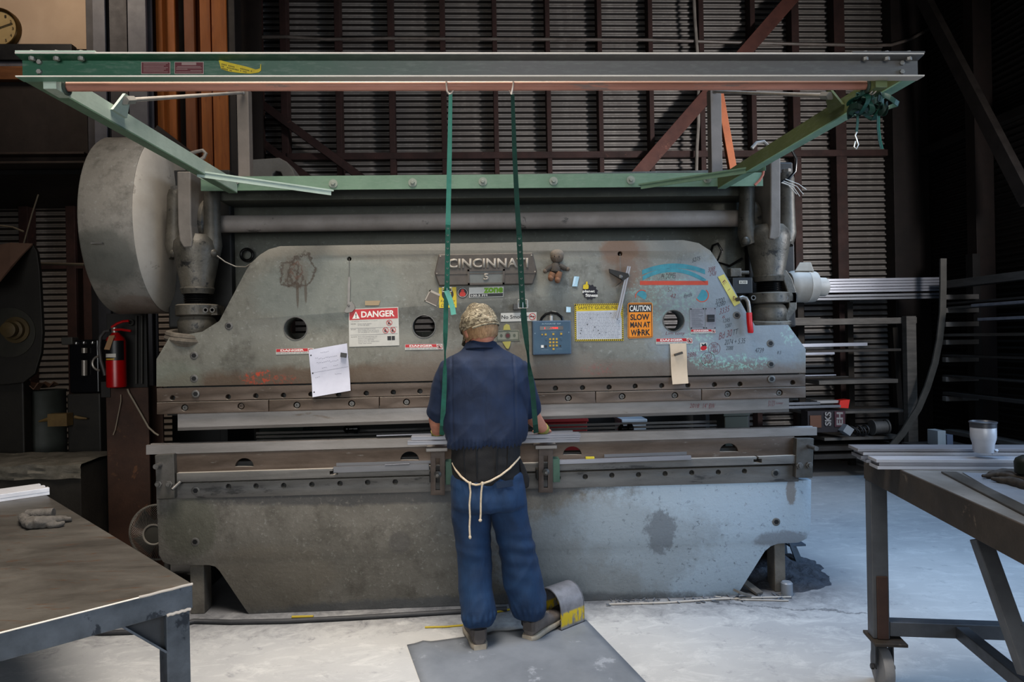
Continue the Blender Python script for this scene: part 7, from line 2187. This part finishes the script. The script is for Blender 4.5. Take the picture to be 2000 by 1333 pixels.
# swarf and grime at the bed corner
m_ = MB()
random.seed(9)
c0 = G(1545, 1150)
N = 26
g_ = []
for i in range(N + 1):
    r_ = []
    for j in range(N + 1):
        x = c0.x - .55 + 1.0 * i / N; y = c0.y - .12 + .95 * j / N
        e = max(0, 1 - (((x - c0.x) / .42) ** 2 + ((y - c0.y - .35) / .45) ** 2))
        z = -.01 + .12 * e ** 1.2 * (.6 + .7 * noise.noise(V((x * 9, y * 9, 0)))) + (.012 * noise.noise(V((x * 30, y * 30, 1))) if e > .05 else -.01)
        r_.append(V((x, y, z)))
    g_.append(r_)
for i in range(N):
    for j in range(N): m_.poly([g_[i][j], g_[i][j + 1], g_[i + 1][j + 1], g_[i + 1][j]])
o = m_.build('swarf', mat('dark_swarf', '#4c5058', '#33353a', rough=.9, scale=14, bump=.9, bscale=60, bdist=.02), smooth=False)
tag(o, 'mound of dark swarf and sweepings behind the motor-end corner of the press bed', 'debris', None, 'stuff')
m_ = MB()
for i in range(70):
    x = random.uniform(1190, 1560); y = 1178 - (x - 1190) * .03 + random.uniform(-5, 6)
    a = G(x, y, .004); l = random.uniform(.008, .04); t = random.uniform(0, PI)
    m_.bar(a, a + V((l * math.cos(t), l * math.sin(t), random.uniform(0, .008))), random.uniform(.003, .01), .004)
o = m_.build('litter', mat('metal_litter', '#6b6f76', '#4c4f55', bump=0), None); tag(o, 'small metal chips and litter scattered along the foot of the press', 'debris', None, 'stuff')
# angle stand legs and offcuts beside the corner
sb = mat('blue_grey_steel', '#5a646e', '#4a525b', rough=.5, metal=.2, bump=.1)
root = thing('angle_stand', 'thin steel trestle standing behind the motor-end corner of the press bed', 'trestle', G(1555, 1100))
for a, b, Y in (((1532, 1060), (1535, 1100), 4.6), ((1543, 1060), (1560, 1120), 4.4), ((1548, 1060), (1566, 1118), 4.42)):
    pa, pb = W(a[0], a[1], Y), W(b[0], b[1], Y); MB().bar(pa, V((pb.x, pb.y, .01)) if pb.z < .2 else pb, .018, .02).build('leg', sb, root)
MB().bar(W(1528, 1058, 4.5), W(1560, 1057, 4.5), .2, .012).build('top_bar', sb, root)
o = MB().lathe(G(1537, 1163), (0, 0, 1), [(0, .03), (.002, .033), (.07, .033), (.075, .028), (.078, .026)], 20).build('small_can', mat('can_grey', '#7b8087', rough=.4, bump=0), smooth=True); tag(o, 'small grey can standing at the edge of the swarf mound', 'can')
for i, (a, b) in enumerate((((1446, 1128), (1484, 1160)), ((1438, 1152), (1462, 1164)))):
    pa, pb = G(a[0], a[1] + 10, .03), G(b[0], b[1], .012)
    pa = V((pa.x, min(pa.y, 4.4), .05))
    o = MB().bar(pa, pb, .05, .012).build('timber_offcut', mat('offcut_grey', '#6d6963', '#57534e', bump=.2)); tag(o, ('longer' if i == 0 else 'shorter') + ' dusty timber offcut in the notch under the bed corner', 'offcut')

# ------------------------------------------------------------------ steel bench near the flywheel side
BZ = .78
C0 = G(375, 1140, BZ); Af = G(88, 966, BZ); Bf = G(0, 1240, BZ)
dA, dB = (Af - C0), (Bf - C0).normalized()
dAn = dA.normalized(); LA, LB = dA.length, 1.7
dB = (dB - dAn * dB.dot(dAn)).normalized()
bench_t = NT('bench_top_steel')
co = bench_t.coords(True)
n1 = bench_t.noise(bench_t.coords(True, (1, 2.2, 1)), 2.2, 7, .7, .4); n2 = bench_t.noise(bench_t.coords(True, (1.2, 4, 1)), 5, 8, .75, .6)
c_ = bench_t.mix(bench_t.ramp(n1, .35, .65), lin('#45423e'), lin('#63605b'))
c_ = bench_t.mix(bench_t.ramp(n2, .56, .66), c_, lin('#574234')); c_ = bench_t.mix(bench_t.ramp(bench_t.noise(bench_t.coords(True, (2, 9, 1)), 4, 8, .8), .6, .72), c_, lin('#77736d'))
bench_t.l(c_, bench_t.b.inputs['Base Color']); bench_t.b.inputs['Roughness'].default_value = .42; bench_t.b.inputs['Metallic'].default_value = .35
bench_t.bump(n2, .1, .004)
fm = mat('bench_frame_steel', '#646b74', '#4b5158', rough=.42, metal=.4, scale=7, patch=('#343a42', .56, 13), bump=.15)
bench = thing('steel_bench', 'heavy steel bench with a dark stained top and bright worn edge, nearest the flywheel', 'bench', V((C0.x, C0.y, 0)) + (dAn * LA + dB * LB) / 2)
def bp_(a, b, z): return C0 + dAn * a + dB * b + V((0, 0, z))
def slab(nm, a0, a1, b0, b1, z0, z1, mt, parent, bev=.003):
    return MB().hexa([bp_(a0, b0, z0), bp_(a1, b0, z0), bp_(a1, b1, z0), bp_(a0, b1, z0), bp_(a0, b0, z1), bp_(a1, b0, z1), bp_(a1, b1, z1), bp_(a0, b1, z1)]).build(nm, mt, parent, bevel=bev)
slab('bench_top', 0, LA, 0, LB, -.006, 0, bench_t.m, bench)
ap = .075
slab('apron', -.004, .010, 0, LB, -ap, -.0005, fm, bench); slab('apron', LA - .01, LA + .004, 0, LB, -ap, -.0065, fm, bench)
slab('apron', .010, LA - .01, -.004, .008, -ap, -.0065, mat('bench_frame_dark', '#3d3f42', '#303235', bump=.1), bench); slab('apron', .010, LA - .01, LB - .008, LB + .004, -ap, -.0065, fm, bench)
for a, b_ in ((.012, .004), (LA - .08, .62), (.012, LB - .08), (LA - .08, LB - .08)):
    slab('leg', a, a + .065, b_, b_ + .068, -BZ, -.0068, fm, bench)
m_ = MB(); m_.prism([bp_(.03, .072, -ap), bp_(.03, .19, -ap), bp_(.03, .072, -.19)], dAn * .006); m_.build('gusset', mat('bench_frame_dark', '#3d3f42'), bench)
MB().bar(bp_(.03, .19, -ap - .002), bp_(.03, .072, -.19), .04, .006).build('gusset_flange', fm, bench)
MB().tube([bp_(-.0045, 0, -.001), bp_(-.0045, LB, -.001)], .0022, 6).build('worn_edge', mat('worn_flange_edge', '#d3ccc3'), bench)
# weld bead and bright corner
MB().tube([bp_(-.004, .03 * i, -.001 + .001 * (i % 2)) for i in range(6)], .004, 6).build('weld_bead', mat('bright_weld', '#b5afa8', rough=.35, metal=.4, bump=.2), bench, smooth=True)
MB().tube([bp_(-.006, .008 + .0085 * i, -ap + .002 * (i % 2)) for i in range(9)], .0045, 6).build('weld_bead', mat('bright_weld', '#b5afa8'), bench, smooth=True)
# bars at the far edge
brt = mat('bright_aluminium', '#e8e8ec', '#d8d8dd', rough=.35, metal=.3, scale=5, stretch=(.3, 3, 3), bump=0)
e0 = G(97, 967, BZ)
oa = (e0 - C0).dot(dAn); ob = (e0 - C0).dot(dB)
for i in range(5):
    a0 = oa + i * .034; b0 = ob - .0 + (.0, .012, .004, .02, .01)[i]
    h = .036
    m_ = MB().hexa([bp_(a0, b0, .0005), bp_(a0 + .031, b0, .0005), bp_(a0 + .031, b0 + 1.4, .0005), bp_(a0, b0 + 1.4, .0005), bp_(a0, b0, h), bp_(a0 + .031, b0, h), bp_(a0 + .031, b0 + 1.4, h), bp_(a0, b0 + 1.4, h)])
    m_.hexa([bp_(a0 - .0015, b0 + .002, h * .45), bp_(a0, b0 + .002, h * .45), bp_(a0, b0 + 1.4, h * .45), bp_(a0 - .0015, b0 + 1.4, h * .45), bp_(a0 - .0015, b0 + .002, h * .95), bp_(a0, b0 + .002, h * .95), bp_(a0, b0 + 1.4, h * .95), bp_(a0 - .0015, b0 + 1.4, h * .95)])
    o = m_.build('aluminium_bar', brt, bevel=.0015)
    tag(o, 'bright aluminium bar on the far end of the steel bench, %s counted from the glove' % ('first', 'second', 'third', 'fourth', 'fifth')[i], 'metal bar', 'bars on the steel bench')
# work glove
gl = thing('work_glove', 'grey crumpled work glove with a ribbed cuff lying on the steel bench', 'glove', G(90, 1025, BZ))
glm = mat('grey_knit', '#5f5b57', '#4c4945', rough=.95, scale=30, bump=.7, bscale=200)
m_ = MB()
def gp(x, y, z): return G(x, y, BZ) + V((0, 0, z))
m_.tube([gp(50, 1030, .02), gp(75, 1033, .025), gp(100, 1030, .022), gp(122, 1024, .014)], [.022, .026, .024, .014], 14)
m_.tube([gp(44, 1018, .02), gp(48, 1026, .025), gp(60, 1036, .018)], [.016, .02, .016], 12)
for pts in (((100, 1026), (120, 1022), (140, 1020)), ((95, 1032), (115, 1031), (126, 1028)), ((90, 1022), (112, 1018), (130, 1018))):
    m_.tube([gp(x, y, .012) for x, y in pts], [.014, .012, .010], 10)
organic(m_, 'glove_body', glm, gl, .004, 2, lambda c, n: .003 * noise.noise(c * 60))
a, b = gp(52, 1020, .03), gp(105, 1017, .03)
cf_ = MB(); N = 40
ax = (b - a)
cf_.lathe(a, ax, [(ax.length * i / N, .021 + .0012 * (i % 2)) for i in range(N + 1)] + [(ax.length, .015)], 20)
cf_.build('cuff', glm, gl, smooth=True)
# things low at the frame corner under the bench
o = MB().prism([W(x, y, 2.2) for x, y in ((-40, 1275), (10, 1275), (26, 1330), (26, 1420), (-40, 1420))], V((0, .5, 0))).build('timber_block', mat('orange_brown_block', '#7a4a2c', '#653b22', bump=.1), bevel=.004)
zf = min(v.co.z for v in o.data.vertices) + o.location.z
o.location.z -= zf
tag(o, 'orange-brown timber block standing on the floor under the steel bench', 'block')

# ------------------------------------------------------------------ wheeled steel cart on the motor side
CZ = .985
K0 = G(1688, 886, CZ); K1 = G(2000, 1025, CZ)
kA = (K1 - K0).normalized(); kB = V((-kA.y, kA.x, 0))
if kB.x < 0: kB = -kB
LKA, LKB = 2.0, 1.3
def kp(a, b, z): return K0 + kA * a + kB * b + V((0, 0, z))
def kslab(nm, a0, a1, b0, b1, z0, z1, mt, parent, bev=.003):
    return MB().hexa([kp(a0, b0, z0), kp(a1, b0, z0), kp(a1, b1, z0), kp(a0, b1, z0), kp(a0, b0, z1), kp(a1, b0, z1), kp(a1, b1, z1), kp(a0, b1, z1)]).build(nm, mt, parent, bevel=bev)
cart = thing('steel_cart', 'wheeled steel cart with a dusty top and a dark apron, carrying aluminium strips', 'cart', kp(LKA / 2, LKB / 2, -CZ))
ctop = mat('dusty_cart_top', '#6f6f6e', '#5a5957', rough=.6, scale=4, stretch=(1, 1, 1), patch=('#3a3a3b', .62, 7), bump=.15)
capr = mat('rusty_cart_apron', '#4a423b', '#37322e', rough=.6, metal=.2, scale=5, patch=('#6b6157', .62, 9), bump=.25)
cfr = mat('cart_frame_steel', '#64666a', '#54565a', rough=.5, metal=.25, scale=6, bump=.12)
kslab('cart_top', 0, LKA, 0, LKB, -.008, 0, ctop, cart)
kslab('apron', 0, LKA, -.004, .012, -.108, -.0005, capr, cart); kslab('apron', -.004, .010, .012, LKB, -.108, -.009, capr, cart)
kslab('apron', 0, LKA, LKB - .012, LKB + .004, -.108, -.009, capr, cart); kslab('apron', LKA - .01, LKA, .012, LKB - .012, -.108, -.009, capr, cart)
def corner(a, b_, full=True):
    kslab('leg', a, a + .064, b_, b_ + .066, -CZ + .215, -.1085, cfr, cart)
    kslab('leg_plate', a - .03, a + .11, b_ - .01, b_ + .12, -CZ + .200, -CZ + .214, capr, cart)
    if full: kslab('angle_stub', a + .064, a + .072, b_ + .015, b_ + .06, -CZ + .215, -CZ + .48, mat('stub_rust', '#4a352c', '#392822', bump=.2), cart)
    c = kp(a + .035, b_ + .045, -CZ)
    cs = thing('caster', None, None, c) if False else None
    m_ = MB().lathe(c + V((0, 0, .085)) - kB * .022, kB, [(0, .05), (.002, .083), (.006, .085), (.038, .085), (.042, .083), (.044, .05)], 32)
    w_ = m_.build('caster_wheel', mat('caster_grey', '#8a8a8c', '#767678', rough=.6, bump=.1), cart, smooth=True)
    for s_ in (-1, 1):
        m_ = MB()
        m_.bar(c + V((0, 0, .19)) + kB * s_ * .034, c + V((0, 0, .085)) + kB * s_ * .034, .05, .005, up=kB)
        m_.hexbolt(c + V((0, 0, .085)) + kB * s_ * .036, kB * s_, .012, .012)
        m_.build('caster_fork', mat('fork_steel', '#47484b', '#3a3b3e', rough=.45, metal=.4, bump=.1), w_)
    MB().box(c.x - .03, c.x + .03, c.y - .03, c.y + .03, .188, .199).build('caster_swivel', mat('fork_steel', '#47484b'), w_)
LG = .0
corner(LG, .0); corner(LKA - .2, .0, False); corner(LG, LKB - .1, False); corner(LKA - .2, LKB - .1, False)
kslab('cross_rail', LG + .004, LG + .06, .068, LKB - .1, -CZ + .225, -CZ + .285, cfr, cart)
tm = mat('cart_tube', '#6c6e72', '#5a5c60', rough=.5, metal=.25, scale=9, patch=('#3f4042', .64, 22), bump=.12)
MB().bar(W(1915, 1052, 2.2), W(2010, 1318, 2.06), .05, .05, up=kA).build('brace_tube', tm, cart, bevel=.003)
a, b = G(1868, 1228, .25), G(2030, 1360, .25)
MB().bar(a, b, .05, .05).build('brace_tube', tm, cart, bevel=.003)
# strips on the cart
f0 = G(1714, 918, CZ); fa, fb2 = (f0 - K0).dot(kA), (f0 - K0).dot(kB)
TH = .0125
for i in range(3):
    b0 = fb2 + (.0, .006, -.004)[i]
    z = .0008 + i * (TH + .0004)
    m_ = MB().hexa([kp(fa, b0, z), kp(fa, b0 + 1.5, z), kp(fa - .085, b0 + 1.5, z), kp(fa - .085, b0, z), kp(fa, b0, z + TH), kp(fa, b0 + 1.5, z + TH), kp(fa - .085, b0 + 1.5, z + TH), kp(fa - .085, b0, z + TH)])
    o = m_.build('aluminium_strip', mat('cart_aluminium', '#b2b4bb', '#a0a2a9', rough=.4, metal=.35, scale=6, stretch=(.3, 2, 2), bump=0) if i % 2 == 0 else alum, bevel=.0012)
    tag(o, 'aluminium strip in the front stack on the wheeled cart, %s' % ('lowest', 'middle one', 'topmost')[i], 'metal strip', 'front stack on the cart')
s0 = G(1682, 905, CZ); sa, sbb = (s0 - K0).dot(kA), (s0 - K0).dot(kB)
sa = min(sa, fa - .095)
for i in range(4):
    b0 = sbb + (.02, .0, .008, -.012)[i]
    z = .0008 + i * (TH + .0022)
    m_ = MB().hexa([kp(sa, b0, z), kp(sa, b0 + 1.5, z), kp(sa - .11, b0 + 1.5, z), kp(sa - .11, b0, z), kp(sa, b0, z + TH), kp(sa, b0 + 1.5, z + TH), kp(sa - .11, b0 + 1.5, z + TH), kp(sa - .11, b0, z + TH)])
    o = m_.build('aluminium_strip', mat('cart_aluminium', '#b2b4bb', '#a0a2a9', rough=.4, metal=.35, scale=6, stretch=(.3, 2, 2), bump=0) if i % 2 == 0 else alum, bevel=.0012)
    tag(o, 'aluminium strip in the rear stack on the wheeled cart, %s' % ('lowest', 'second from the bottom', 'third from the bottom', 'topmost')[i], 'metal strip', 'rear stack on the cart')
# tumbler
TZ = CZ + .0008 + 4 * (TH + .0022)
tc = G(1921, 884, TZ)
k = tc.y / FPX
root = thing('tumbler', 'white insulated tumbler with a dark lid standing on the cart strips', 'tumbler', tc)
MB().lathe(tc, (0, 0, 1), [(0, 17 * k), (2 * k, 18.5 * k), (18 * k, 19.5 * k), (26 * k, 22 * k), (32 * k, 23 * k), (50 * k, 23 * k), (52 * k, 22 * k)], 36).build('cup', mat('tumbler_white', '#aeb2bb', '#a3a7b0', rough=.3, bump=0), root, smooth=True)
MB().lathe(tc + V((0, 0, 51 * k)), (0, 0, 1), [(0, 23.5 * k), (8 * k, 23.5 * k), (9 * k, 25 * k), (11 * k, 25 * k), (12 * k, 23 * k), (9 * k, 21 * k), (9 * k, 2 * k)], 36).build('lid', mat('tumbler_lid', '#4a4c52', '#3e4045', rough=.35, bump=0), root, smooth=True)
m_ = MB().tube([tc + V((.018, -.018, .0)) + V((0, 0, z)) for z in (0,)] + [tc + V((17 * k, -12 * k, 0.004)), tc + V((16 * k, -15 * k, .012))], .006, 8); m_.build('base_tab', mat('tumbler_white', '#aeb2bb'), root, smooth=True)
# flat bar, dark rag and round tin on the cart top
a, b = G(1853, 925, CZ), G(2060, 1030, CZ)
o = MB().bar(a + V((0, 0, .004)), b + V((0, 0, .004)), .05, .006).build('flat_bar', mat('dark_flat_bar', '#55534f', '#413f3c', rough=.4, metal=.3, bump=.1), bevel=.001); tag(o, 'dark flat steel bar lying lengthwise on the cart top', 'metal bar')
q4 = [G(1880, 923, CZ + .004), G(1990, 929, CZ + .004), G(2080, 1000, CZ + .004), G(1985, 985, CZ + .004)]
o = MB().prism(q4, V((0, 0, -.0034))).build('sheet_offcut', mat('pale_sheet', '#8d949e', '#7a818b', rough=.4, metal=.3, scale=6, bump=.05)); tag(o, 'pale sheet metal offcut lying beside the flat bar on the cart', 'metal sheet')
rg = MB()
for pts in (((1918, 938), (1950, 937), (1985, 944), (2030, 955)), ((1935, 944), (1970, 948), (2010, 960)), ((1930, 933), (1965, 932), (2005, 936))):
    rg.tube([G(x, y, CZ) + V((0, 0, .014)) for x, y in pts], [.006] + [.017] * (len(pts) - 1), 10)
root = thing('dark_glove', 'dark crumpled leather glove on the cart top beside the sheet offcut', 'glove', G(1965, 945, CZ))
organic(rg, 'glove_body', mat('dark_leather', '#3a342e', '#2b2622', rough=.7, scale=20, bump=.5), root, .005, 2, lambda c, n: .004 * noise.noise(c * 45))
tcc = G(2012, 946, CZ); k = tcc.y / FPX
o = MB().lathe(tcc + V((0, 0, .034)), (0, 0, 1), [(0, 22 * k), (3 * k, 26 * k), (24 * k, 27 * k), (32 * k, 24 * k), (38 * k, 14 * k), (39 * k, 2 * k)], 30).build('dark_helmet', mat('dark_olive_shell', '#1d211b', '#171a16', rough=.5, bump=.05), smooth=True)
o.location.z = CZ + .032
tag(o, 'dark rounded tin resting on the leather glove at the cart edge', 'tin')
